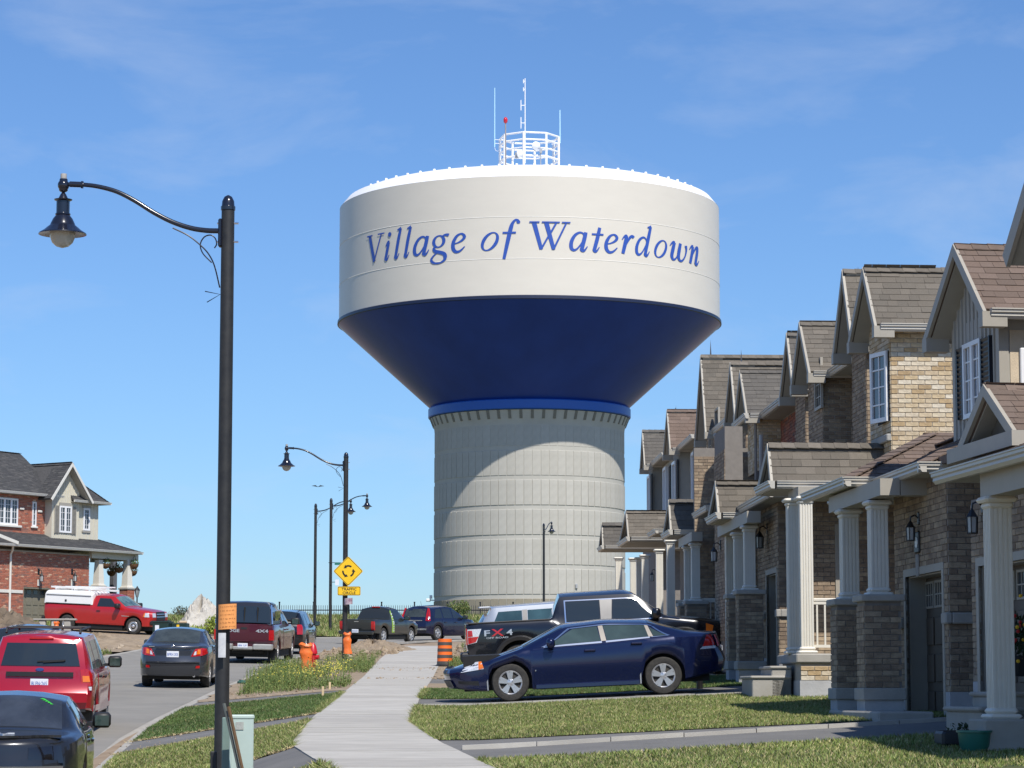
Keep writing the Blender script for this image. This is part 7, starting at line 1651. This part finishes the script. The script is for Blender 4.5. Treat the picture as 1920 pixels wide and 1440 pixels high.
rot = lambda p: (p[0] * c - p[1] * c, -.016, p[0] * c + p[1] * c)
MB().grid([[rot(p) for p in o_ + o_[:1]], [rot(p) for p in i_ + i_[:1]]]).build('border', m_sblk, pl)
for a0 in (60, 180, 300):
    b = MB(); R_, w = .165, .05; P = []
    for t in np.linspace(0, 62, 9):
        a = math.radians(a0 - 5 + t); P.append([((R_ + d) * math.cos(a), -.016, (R_ + d) * math.sin(a)) for d in (-w / 2, w / 2)])
    b.grid(P); a = math.radians(a0 + 55); a2 = math.radians(a0 + 87)
    b.add([((R_ - .055) * math.cos(a), -.0165, (R_ - .055) * math.sin(a)), ((R_ + .06) * math.cos(a), -.0165, (R_ + .06) * math.sin(a)), (R_ * math.cos(a2), -.0165, R_ * math.sin(a2))], [(0, 1, 2)]); b.build('arrow', m_sblk, pl)
MB().box((-.05, -.0, -.15), (.05, .1, -.11)).box((-.05, 0, .12), (.05, .1, .16)).build('bracket', m_plast, s)
pS = at(654.5, 1108, 82.85); s = thing('sign_tab', 'yellow rectangular tab sign reading traffic circle', 'road sign', tuple(pS))
pl = plate_face(rrect(.71, .28, .04), -.012, .012, m_yel, 'sign_plate', s); o_, i_ = rrect(.69, .26, .035), rrect(.665, .235, .03)
MB().grid([[(p[0], -.016, p[1]) for p in o_ + o_[:1]], [(p[0], -.016, p[1]) for p in i_ + i_[:1]]]).build('border', m_sblk, pl)
b = MB(); put_text(b, 'TRAFFIC', .082, (0, -.017, .015), (1, 0, 0), (0, 0, 1), .012, .46, True); put_text(b, 'CIRCLE', .082, (0, -.017, -.10), (1, 0, 0), (0, 0, 1), .012, .40, True); b.build('lettering', m_sblk, pl)
def paper(name, label, u0, u1, v0, v1, D, m, curl=.0, tilt=0.0, R=.0, lines=None, seed=1, group=None):
    """a sheet wrapped on (R > 0) or pinned to a post"""
    a, b_ = at(u0, v0, D), at(u1, v1, D); w = b_.x - a.x; hgt = a.z - b_.z; t = thing(name, label, 'notice', ((a.x + b_.x) / 2, D, (a.z + b_.z) / 2), 0, group); n = 12; P = []
    f = lambda x: (-(math.sqrt(max(0, R * R - x * x)) - R * .2) if R else -.002)
    for j in range(7):
        z = lerp(-hgt / 2, hgt / 2, j / 6); P.append([(lerp(-w / 2, w / 2, i / n), f(lerp(-w / 2, w / 2, i / n)) - curl * abs(j - 3) / 3 * (i / n) ** 2, z + tilt * (i / n - .5)) for i in range(n + 1)])
    o = MB().grid(P).build('sheet', m, t)
    if lines:
        r = random.Random(seed); q = MB()
        for k in range(lines):
            z = hgt * (.40 - .80 * k / (lines - 1)); x = -w * .40
            while x < w * .38:
                l = r.uniform(.010, .03); h_ = r.uniform(.006, .013)
                pts = [(x + l * i / 4, z + tilt * x / w + h_ * (1 if i % 2 else -1) * r.uniform(.4, 1)) for i in range(5)]
                q.add([(px, f(px) - .004 - curl, pz + d) for px, pz in pts for d in (-.0022, .0022)], [(2 * i, 2 * i + 2, 2 * i + 3, 2 * i + 1) for i in range(4)]); x += l + r.uniform(.004, .014)
        q.build('handwriting', mat('pen ink', (.16, .045, .015), .8, var=0), o)['kind'] = 'stuff'
    return t
m_orp = mat('orange paper', (.80, .33, .10), .9, var=.06); m_wp = mat('weathered paper', (.62, .62, .62), .9, var=.18, vscale=12, col2=(.45, .46, .48))
paper('notice', 'orange handwritten paper notice wrapped on the foreground lamp post', 410.5, 443.5, 1133, 1180, 29.42, m_orp, .0, .012, .115, 6)
paper('notice', 'torn white paper strip on the left of the foreground lamp post', 410.5, 424, 1187, 1233, 29.40, m_wp, .0, 0, .09)
paper('notice', 'small white and purple flyer taped below the traffic circle tab', 645.5, 661, 1121.5, 1133.5, 82.85, mat('printed flyer', (.55, .50, .52), .8, var=.5, vscale=7, col2=(.20, .08, .14)), 0, .02, .13)
t = thing('street_sign', 'small white sign on the second distant lamp post', 'road sign', tuple(at(632, 1092, 137.8))); plate_face(rrect(.2, .30, .02), -.02, .015, m_plate, 'sign_plate', t); MB().box((-.35, 0, .0), (.1, .02, .03)).build('bracket', m_plast, t)
t = thing('street_name_sign', 'green street name blade high on the second distant lamp post', 'road sign', tuple(at(634, 1057, 137.9))); plate_face(rrect(.36, .13, .02), -.02, .015, mat('sign green', (.02, .16, .12), .5, var=.05), 'sign_plate', t); MB().box((-.5, -.001, .04), (.1, .02, .07)).build('bracket', m_plast, t)

# ------------------------------------------------------------------ utility pedestal and what leans by it
m_ped = mat('pale green enamel', (.43, .52, .47), .5, var=.05, vscale=5)
p = at(453.5, 1340, 28.2); w = .125; zb = g(p.x, 28.2)
t = thing('utility_pedestal', 'pale green steel utility pedestal beside the foreground lamp post', 'utility box', (p.x, 28.2, zb), math.radians(4)); hh = p.z - zb
MB().bevbox((-w, -.09, -.2), (w, .09, hh - .02), .008).bevbox((-w - .008, -.098, hh - .05), (w + .008, .098, hh), .015).build('cabinet', m_ped, t)
MB().box((-w + .065, -.0985, hh - .155), (-w + .145, -.091, hh - .075)).build('label_plate', mat('faded sticker', (.36, .37, .34), .8, var=.15, vscale=40), t)
MB().box((-w + .02, -.094, -.1), (-w + .026, -.0905, hh - .06)).build('seam', m_ped, t)
def stick(name, label, cat, u0, v0, u1, v1, D, r, m, dD=-.15):
    a, b_ = at(u0, v0, D), at(u1, v1, D + dD); t = MB().bar((0, 0, 0), tuple(b_ - a), r, r * .7).build(name, m, None); t.location = a; return tag(t, label, cat)
stick('fence_post', 'grey green steel post leaning between the lamp post and the pedestal', 'post', 420, 1319, 452, 1462, 28.0, .028, mat('dull steel', (.16, .17, .15), .5, var=.2, metal=.4))
stick('wooden_stake', 'brown wooden stake leaning on the pale green pedestal', 'stake', 428.5, 1325, 460, 1468, 27.95, .03, mat('brown stake', (.13, .075, .035), .8, var=.2))
m_gpost = mat('pale green enamel', (.43, .52, .47), .5)
b = MB(); a = at(426, 1345, 28.6); b.bevbox((-.05, -.05, -.9), (.05, .05, 0), .008); o = b.build('marker_post', mat('mid green enamel', (.17, .24, .21), .5, var=.08), None, loc=a); tag(o, 'darker green marker post between the lamp post and the pale pedestal', 'post')
a = at(401, 1409, 28.9); o = MB().bevbox((-.035, -.035, -.5), (.035, .035, 0), .008).build('post_stub', m_plast, None, loc=a); tag(o, 'short dark post stub left of the foreground lamp post', 'post')

# ------------------------------------------------------------------ orange wrapped posts, hydrant, drum, stakes
m_bag = mat('orange plastic bag', (.80, .17, .03), .45, var=.12, vscale=7, bump=.8, bscale=9)
def bag(label, u, vt, vb, D, w, seed):
    p = at(u, vb, D); H_ = at(u, vt, D).z - p.z; r = random.Random(seed); n = 16; P = []
    for j in range(13):
        t = j / 12; k = w / 2 * (1 + .10 * math.sin(9 * t + seed) - (.25 if .74 < t < .86 else 0) + (.12 if t > .9 else 0)) * (1 if t < .97 else .75)
        P.append([(k * (1 + .13 * math.sin(3 * a + 4 * t + seed) + r.uniform(-.05, .05)) * math.cos(a), k * .8 * (1 + r.uniform(-.06, .06)) * math.sin(a), H_ * (t + .04 * math.sin(2 * a + seed) * (t > .9))) for a in np.linspace(0, 2 * PI, n)])
        P[-1][-1] = P[-1][0]
    P.append([(0, 0, H_ * .9)] * n)
    o = MB().grid(P).build('wrapped_post', m_bag, None, smooth=50, loc=p); return tag(o, label, 'wrapped post', 'posts wrapped in orange plastic bags')
bag('orange bag over a post, beside the red hydrant in the weeds', 574, 1206, 1258, 69, .31, 1)
bag('orange bag over a post at the foot of the sign lamp post', 651.5, 1186, 1226, 82.2, .24, 2)
bag('orange bag over a post beside the rear of the red pickup', 105, 1166, 1193, 112, .26, 3)
p = at(586.5, 1245, 70.2); zb = g(p.x, 70.2); t = thing('fire_hydrant', 'red fire hydrant standing in the tall weeds', 'fire hydrant', (p.x, 70.2, zb))
hz = at(586, 1205, 70.2).z - zb; m_hyd = mat('hydrant red', (.50, .012, .025), .35, var=.08)
MB().lathe([(.11, 0), (.11, .05), (.085, .06), (.085, hz * .62), (.12, hz * .66), (.12, hz * .72), (.11, hz * .76), (.085, hz * .9), (.04, hz * .97), (.03, hz)], 16).build('barrel', m_hyd, t, smooth=40)
for sg in (-1, 1): MB().lathe([(.05, sg * .07), (.06, sg * .15), (.065, sg * .16), (.001, sg * .18)], 10, (0, 0, hz * .55), 'x').build('nozzle', m_hyd, t)
p = at(834, 1262, 76); zb = g(p.x, 76); t = thing('traffic_drum', 'orange and black striped traffic drum on the pavement edge', 'traffic drum', (p.x, 76, zb)); Hd = at(834, 1198, 76).z - zb
m_dor = mat('drum orange', (.85, .16, .02), .5, var=.08); m_dbk = mat('drum dark band', (.075, .068, .06), .5, var=.15)
zs = np.linspace(.06, Hd, 9); rd_ = lambda z: lerp(.225, .195, z / Hd)
MB().lathe([(.27, 0), (.28, .03), (.24, .06), (.22, .065)], 20).build('base', m_plast, t)
for i in range(8): MB().lathe([(rd_(zs[i]) + (.0 if i % 2 else .004), zs[i]), (rd_(zs[i + 1]) + (.0 if i % 2 else .004), zs[i + 1])], 24, cap=(i == 7)).build('band', m_dor if i % 2 else m_dbk, t, smooth=40)
m_stk = mat('pale wood stake', (.62, .47, .28), .8, var=.1)
for u, v0, v1, D, lab in ((605.5, 1287, 1306, 51.5, 'pale wooden survey stake in the grass beside the pavement'), (618.5, 1279, 1290, 56.5, 'pale wooden survey stake behind the first, at the asphalt edge'), (797.5, 1286, 1294, 54.5, 'pale wooden survey stake to the right of the pavement')):
    a = at(u, v0, D); b_ = g(a.x, D); o = MB().bevbox((-.022, -.015, b_ - a.z - .1), (.022, .015, 0), .004).build('survey_stake', m_stk, None, loc=a); tag(o, lab, 'stake', 'wooden survey stakes')
p = ground_hit(372, 1452); o = mound('plastic_sheet', 'crumpled orange plastic heap on the asphalt at the bottom edge', 'plastic bag', at(372, 1440, 28.4).x, 28.4, .32, .3, .22, m_bag, 12, n=14, rough=.5)
p = at(477, 1262, 66); t = thing('utility_cover', 'flat green utility lid lying at the road edge by the weeds', 'cover', (p.x, 66, g(p.x, 66)))
MB().lathe([(.42, .0), (.42, .04), (.36, .07), (.01, .075)], 24).build('lid', mat('green lid', (.06, .16, .12), .6, var=.1), t)
b = MB()
for i in range(12): a = i * PI / 6; b.bevbox((.36 * math.cos(a) - .02, .36 * math.sin(a) - .02, .06), (.36 * math.cos(a) + .02, .36 * math.sin(a) + .02, .085), .005)
b.build('lid_bolt', m_plast, t)

# ------------------------------------------------------------------ by the brick house
D = 118; p = at(305, 1196, D); zb = g(p.x, D); k = 5000 / D
t = thing('utility_box', 'dark green utility cabinet with a white label in front of the red pickup', 'utility box', (p.x, D, zb), math.radians(-10)); w = 30 / k / 2; hh = at(305, 1166, D).z - zb
MB().bevbox((-w, -.4, 0), (w, .4, hh), .03).build('cabinet', mat('dark green enamel', (.012, .030, .024), .4, var=.1), t); MB().bevbox((-w - .02, -.42, hh - .05), (w + .02, .42, hh + .02), .015).build('cabinet_lid', mat('dark green enamel', (.012, .030, .024), .4), t); MB().box((-w + .12, -.411, hh * .45), (-w + .30, -.402, hh * .82)).build('label_plate', m_plate, t)
o = MB().bevbox((w + .05, -.1, 0), (w + .75, .4, hh * .93), .03).build('cabinet', mat('dark green enamel', (.012, .030, .024), .4), t); MB().box((w + .3, -.112, hh * .5), (w + .42, -.101, hh * .85)).build('label_plate', m_yel, t)
D = 124; p = at(332, 1183, D); zb = g(p.x, D)
t = thing('garden_toy', 'yellow and orange plastic skittle toy behind the grey sedan', 'toy', (p.x, D, zb)); MB().lathe([(.10, 0), (.12, .12), (.09, .25)], 10).build('base', m_dor, t); MB().lathe([(.09, .25), (.11, .4), (.08, .6), (.05, .68), (.01, .7)], 10).build('body', m_yel, t)
p = at(343, 1183, D); t = thing('toy_cart', 'purple toy cart with a green disc and beige hood behind the grey sedan', 'toy', (p.x, D, g(p.x, D))); MB().bevbox((-.2, -.15, .08), (.2, .15, .32), .05).build('body', mat('purple plastic', (.22, .08, .42), .4, var=.05), t); MB().bevbox((-.24, -.12, .36), (.24, .12, .72), .08).build('back_panel', mat('brown pink plastic', (.30, .12, .10), .5, var=.1), t)
MB().lathe([(.001, -.14), (.11, -.13), (.11, -.12)], 14, (0, 0, .55), 'y').build('disc', mat('green plastic', (.06, .26, .07), .4, var=0), t); MB().bevbox((-.18, -.13, .74), (.18, .1, .86), .04).build('hood', mat('beige plastic', (.5, .38, .25), .5, var=0), t)
for sg in (-1, 1): MB().lathe([(.08, sg * .2), (.08, sg * .16)], 10, (0, 0, .08), 'x').build('wheel', m_plast, t)
D = 139; p = at(257, 1122, D); zb = g(p.x, D) ; t = thing('post_lantern', 'slim black post lantern between the porch and the red pickup', 'lamp', (p.x, D, zb)); hz = at(257, 1100, D).z - zb
MB().tube([(0, 0, 0), (0, 0, hz - .55)], .035, 8).build('pole', m_lamp, t); MB().lathe([(.05, hz - .55), (.13, hz - .18), (.14, hz - .16), (.05, hz - .05), (.01, hz)], 6).build('lantern', m_lglass, t)
b = MB()
for i in range(6): a = i * PI / 3; b.tube([(.05 * math.cos(a), .05 * math.sin(a), hz - .55), (.135 * math.cos(a), .135 * math.sin(a), hz - .17)], .012, 4)
b.lathe([(.15, hz - .17), (.06, hz - .05), (.01, hz + .04)], 6).build('lantern_frame', m_lamp, t)
# junk by the garage: board across blocks
t = thing('workbench', 'grey plank resting on stone blocks before the brick garage', 'plank', tuple(at(88, 1178, 119))); t.location.z = g(t.location.x, 119); hz = at(88, 1160, 119).z - t.location.z
MB().bevbox((-1.0, -.2, hz - .08), (1.3, .25, hz), .02).build('plank', m_conc, t)
for x in (-.8, -.2, .35, .9): MB().bevbox((x - .15, -.15, -.1), (x + .15, .2, hz - .085), .03).build('block', m_rock if x < .5 else m_conc, t)

# ------------------------------------------------------------------ by the near porch
p = at(1828, 1418, 27.2); zb = g(p.x, 27.2); t = thing('plant_pot', 'green plastic tub at the foot of the fluted porch column', 'plant pot', (p.x, 27.2, zb)); k = 5000 / 27.2; hz = 42 / k
MB().lathe([(20 / k, 0), (28 / k, hz * .3), (31 / k, hz - .025), (34 / k, hz - .02), (34 / k, hz), (30 / k, hz), (24 / k, hz * .5), (.01, hz * .5)], 32).build('tub', mat('green tub plastic', (.03, .16, .12), .35, var=.05), t, smooth=40)
p = at(1806, 1375, 28.3); t = thing('planter_tray', 'low dark planter tray of soil behind the green tub', 'planter', (p.x, 28.3, g(p.x, 28.3))); MB().bevbox((-.26, -.2, 0), (.30, .3, .16), .03).build('tray', m_plast, t); MB().box((-.23, -.17, .14), (.27, .27, .165)).build('soil', mat('potting soil', (.03, .022, .015), 1, var=.3, bump=.6), t)
b = MB(); leaves(b, (0, .05, .18), .2, 90, .03, 77, .35); b.build('foliage', mat('dark leaves', (.02, .045, .015), .8, var=.3), t)['kind'] = 'stuff'
p = at(1912, 1268, 29.0); t = thing('flower_planter', 'dark planter of red and yellow flowers behind the porch column', 'planter', (p.x, 29.2, p.z))
MB().lathe([(.14, 0), (.20, .2), (.19, .22), (.01, .2)], 16).build('pot', m_plast, t)
b = MB(); leaves(b, (0, 0, .38), .24, 260, .045, 31, 1.2); b.build('foliage', mat('dark leaves', (.02, .045, .015), .8, var=.3), t)['kind'] = 'stuff'
for nm, mm, sd in (('red_flower', mat('red petals', (.45, .02, .02), .6, var=.1), 5), ('yellow_flower', mat('yellow petals', (.75, .45, .02), .6, var=.1), 8)):
    b = MB(); rr = random.Random(sd)
    for _ in range(26): v = Vector((rr.gauss(0, .13), -abs(rr.gauss(.14, .06)), .38 + rr.gauss(0, .16))); b.sphere(v, .022, 6, 4)
    b.build('blossom', mm, t)['kind'] = 'stuff'
a = at(1855, 1419, 26.6); t = MB().bevbox((0, -.4, -.12), (1.6, .35, 0), .02).build('paving_slab', m_slab, None, loc=(a.x, 26.9, a.z)); tag(t, 'pale paving slab at the lower right corner before the porch', 'slab')
a = at(1886, 1386, 27.6); t = MB().bevbox((0, -.2, -.28), (1.2, .3, 0), .025).build('concrete_step', m_conc, None, loc=(a.x, 27.7, a.z)); tag(t, 'grey concrete step just right of the column plinth', 'step')
p = at(1312, 1290, 48.8); zb = g(p.x, 48.8); t = thing('garden_light', 'short black garden light on the grass behind the navy sedan', 'lamp', (p.x, 48.8, zb)); hz = .32
MB().lathe([(.06, 0), (.055, hz * .8), (.075, hz * .82), (.07, hz * .92), (.02, hz)], 12).build('body', m_lamp, t); MB().lathe([(.05, hz * .68), (.05, hz * .8)], 12).build('lens', m_lglass, t)
# small roof bird specks are left to the shingle colours; a bird in the sky
t = at(596, 913, 130); b = MB(); b.add([(-.32, 0, .05), (-.12, 0, .09), (0, 0, 0), (.12, 0, .09), (.32, 0, .04), (0, .12, .02), (0, -.12, -.02)], [(0, 1, 2), (2, 3, 4), (1, 5, 2), (2, 5, 3), (1, 2, 6), (2, 3, 6)]); o = b.build('bird', m_plast, None, loc=t); tag(o, 'tiny dark bird gliding left of the distant lamp posts', 'bird')
# ------------------------------------------------------------------ greenery: bushes, weeds, grass
def shrub(name, label, x, y, rx, rz, n, s, m, seed, stems=5):
    t = thing(name, label, 'bush', (x, y, g(x, y))); r = random.Random(seed); b = MB()
    for i in range(stems): a = r.uniform(0, 6.28); b.tube([(0, 0, 0), (rx * .5 * math.cos(a), rx * .5 * math.sin(a), rz * r.uniform(.7, 1.2))], .02, 4)
    b.build('stem', mat('brown twig', (.10, .07, .04), .9, var=.1), t)
    b = MB()
    for k in range(5):
        c = (r.uniform(-.6, .6) * rx, r.uniform(-.5, .5) * rx, rz * r.uniform(.5, 1.0)); leaves(b, c, rx * .55, n // 5, s, seed * 7 + k, rz / rx)
    b.build('foliage', m, t)['kind'] = 'stuff'; return t
m_lime = mat('bright leaves', (.20, .28, .03), .6, piece=[(0, (.16, .24, .03)), (.5, (.26, .33, .045)), (1, (.36, .40, .08))])
m_wgrn = mat('weed leaves', (.08, .13, .03), .7, piece=[(0, (.07, .12, .025)), (.5, (.11, .165, .035)), (.85, (.16, .19, .05)), (1, (.30, .28, .10))])
shrub('bush', 'light yellow green bush by the pale rock pile', at(393, 1180, 131).x, 131, .62, .75, 900, .07, m_lime, 3)
shrub('bush', 'lower light green clump at the right end of the yellow green bush', at(372, 1185, 128).x, 128, .45, .42, 400, .06, m_lime, 4)
shrub('bush', 'green weed bush against the picket fence before the tower', at(860, 1180, 165).x, 165, .75, .85, 900, .07, m_wgrn, 5)
shrub('bush', 'sparse grey green bush beside the rock pile', at(347, 1165, 150).x, 150, .9, .5, 400, .06, mat('grey green leaves', (.09, .10, .06), .8, var=.3), 6)

rs = np.random.RandomState(11)
def fast_mesh(name, V, nper, m, faces=None):
    """V: (n * nper) x 3 vertices, each run of nper one small face"""
    n = len(V) // nper; me = bpy.data.meshes.new(name); me.vertices.add(n * nper); me.vertices.foreach_set('co', V.astype(np.float32).ravel())
    me.loops.add(n * nper); me.loops.foreach_set('vertex_index', np.arange(n * nper, dtype=np.int32)); me.polygons.add(n)
    me.polygons.foreach_set('loop_start', np.arange(0, n * nper, nper, dtype=np.int32)); me.polygons.foreach_set('loop_total', np.full(n, nper, dtype=np.int32))
    me.materials.append(m); me.update(calc_edges=True); o = link(name, me); o['kind'] = 'stuff'; return o
m_grass = mat('grass blades', (.07, .11, .03), .6, piece=[(0, (.115, .17, .03)), (.3, (.155, .21, .045)), (.55, (.20, .24, .06)), (.75, (.27, .27, .09)), (.88, (.38, .32, .15)), (1, (.44, .37, .20))], var=.3, vscale=.9)
m_grassd = mat('darker grass blades', (.05, .09, .025), .6, piece=[(0, (.05, .105, .02)), (.4, (.07, .13, .026)), (.8, (.10, .155, .036)), (1, (.26, .22, .10))], var=.3, vscale=.9)
def patchy(x, y):
    return .5 + .28 * np.sin(x * 1.3 + 2 * np.sin(y * .7)) + .22 * np.sin(y * 1.9 + x * .6 + 1)
def blades(n, xs_, ys_, h, w, m, name='grass', lean=.5):
    z = G(xs_, ys_) + .012; a = rs.rand(n) * 2 * PI; hh = h * (.55 + .8 * rs.rand(n)); ww = w * (.6 + .8 * rs.rand(n))
    lx, ly = rs.randn(n) * lean * hh, rs.randn(n) * lean * hh; dx, dy = np.cos(a) * ww, np.sin(a) * ww
    V = np.empty((n, 3, 3)); V[:, 0] = np.stack([xs_ - dx, ys_ - dy, z], 1); V[:, 1] = np.stack([xs_ + dx, ys_ + dy, z], 1); V[:, 2] = np.stack([xs_ + lx, ys_ + ly, z + hh], 1)
    return fast_mesh(name, V.reshape(-1, 3), 3, m)
for i, (y0, y1, fa, fb, skew, dens, hgt) in enumerate(lawns):
    ya = max(y0, 24) if y0 < 30 else y0; near = y0 < 60
    yy = np.linspace(ya, y1, 40); wid = np.array([fb(q) - fa(q) for q in yy]); area = np.trapezoid(np.maximum(wid, 0), yy) if hasattr(np, 'trapezoid') else np.trapz(np.maximum(wid, 0), yy)
    n = int(area * (1700 if near else dens)); n = min(n, 150000)
    y = ya - .04 + rs.rand(n) * (y1 - ya + .08); A = np.array([fa(q) for q in yy]); B_ = np.array([fb(q) for q in yy]); a = np.interp(y, yy, A); b_ = np.interp(y, yy, B_)
    x = a - .03 + rs.rand(n) * (b_ - a + .06); y = y + skew * (x - a)
    keep = rs.rand(n) < (.55 + .45 * patchy(x, y)); x, y = x[keep], y[keep]
    blades(len(x), x, y, hgt * (.52 if near else 1.6), .0075 if near else .03, m_grassd if i in (2, 5) else m_grass)
# shaggy edges where turf meets hard ground
for f, y0, y1, sg in ((xsl, 22, 28.5, -1), (xsl, 31.8, 39.3, -1), (xsl, 42.1, 52.7, -1), (xsr, 20, 28.9, 1), (xsr, 33.5, 45, 1), (xsr, 49.1, 55, 1)):
    n = int((y1 - y0) * 170); y = y0 + rs.rand(n) * (y1 - y0); x = f(y) + sg * np.abs(rs.randn(n)) * .05 - sg * .02; blades(n, x, y, .06, .008, m_grass, lean=.9)
# straw rim by the pavement
m_straw = mat('straw', (.42, .34, .18), .9, piece=[(0, (.36, .28, .14)), (1, (.52, .43, .25))])
for y_, xa, xb in ((31.75, -4.7, -1.9), (39.4, -5.0, -2.1), (42.0, -5.1, -2.1), (52.8, -5.2, -2.1), (45.15, -.5, 5.0)):
    n = 700; x = xa + rs.rand(n) * (xb - xa); y = y_ + rs.randn(n) * .04 + (.03 * x if y_ > 44 and xa > -1 else 0); blades(n, x, y, .03, .01, m_straw, lean=1.2)
n = 900; y = 33.5 + rs.rand(n) * 12; blades(n, xsr(y) + np.abs(rs.randn(n)) * .03, y, .03, .01, m_straw, lean=1.2)
# weeds along the verge and on the plots
def weeds(n, x, y, h, name='weeds', m=m_wgrn, leaf=.03, k=14):
    z = G(x, y); V = []
    hh = h * (.4 + .9 * rs.rand(n) ** 1.5)
    for j in range(k):
        t = rs.rand(n); a = rs.rand(n) * 2 * PI; r = .10 * hh / h * (1 - .5 * t) * rs.rand(n) * 2; px, py, pz = x + np.cos(a) * r, y + np.sin(a) * r, z + hh * (.05 + .95 * t)
        l = leaf * (.5 + rs.rand(n)); b = rs.rand(n) * 2 * PI; ux, uy, uz = np.cos(b) * l, np.sin(b) * l, (rs.rand(n) - .1) * l * 1.4; w = .3
        q = np.stack([np.stack([px, py, pz], 1), np.stack([px + ux * .5 - uy * w, py + uy * .5 + ux * w, pz + uz * .6], 1), np.stack([px + ux, py + uy, pz + uz], 1), np.stack([px + ux * .5 + uy * w, py + uy * .5 - ux * w, pz + uz * .6], 1)], 1)
        V.append(q)
    sx_, sy_ = rs.randn(n) * .04, rs.randn(n) * .04; wv = .006
    V.append(np.stack([np.stack([x - wv, y, z], 1), np.stack([x + wv, y, z], 1), np.stack([x + sx_ + wv * .5, y + sy_, z + hh], 1), np.stack([x + sx_ - wv * .5, y + sy_, z + hh], 1)], 1))
    return fast_mesh(name, np.concatenate(V).reshape(-1, 3), 4, m)
n = 1500; y = 59 + 13 * rs.rand(n); x = xcurb(y) + .5 + (np.abs(rs.randn(n)) * .55 + .25) * 1.3; k = x < xsl(y) - .15; weeds(int(k.sum()), x[k], y[k], .42)
n = 500; y = 57 + 4 * rs.rand(n); x = -4.6 + 2.3 * rs.rand(n); weeds(n, x, y, .22, leaf=.03)
n = 420; y = 70 + 9 * rs.rand(n); x = xsl(y) - np.abs(rs.randn(n)) * .5; weeds(n, x, y, .28)
n = 260; y = 75 + 4 * rs.rand(n); x = .1 + np.abs(rs.randn(n)) * .35 - .2; weeds(n, x, y, .20)
n = 500; y = 78 + 26 * rs.rand(n); x = .3 + 2.4 * rs.rand(n); weeds(n, x, y, .22)
n = 350; y = 80 + 25 * rs.rand(n); x = -4 + 1.6 * rs.rand(n); weeds(n, x, y, .16)
n = 260; y = 57 + 5 * rs.rand(n); x = .2 + 1.0 * rs.rand(n); weeds(n, x, y, .15)
m_yflow = mat('yellow weed flowers', (.55, .48, .06), .7, var=.1)
n = 420; y = 60 + 11 * rs.rand(n); x = -4.6 + 2.0 * rs.rand(n); z = G(x, y) + .12 + .32 * rs.rand(n); s = .014
V = np.stack([np.stack([x - s, y, z], 1), np.stack([x, y - s * .3, z - s], 1), np.stack([x + s, y, z], 1), np.stack([x, y + s * .3, z + s], 1)], 1); fast_mesh('weed_flowers', V.reshape(-1, 3), 4, m_yflow)
n = 3000; y = 150 + 44 * rs.rand(n); x = -22 + 30 * rs.rand(n); blades(n, x, y, .35, .03, m_wgrn, 'tall_grass', .3)
n = 2600; y = 183 + 14 * rs.rand(n); x = -24 + 34 * rs.rand(n); blades(n, x, y, .55, .035, m_wgrn, 'tall_grass', .3)
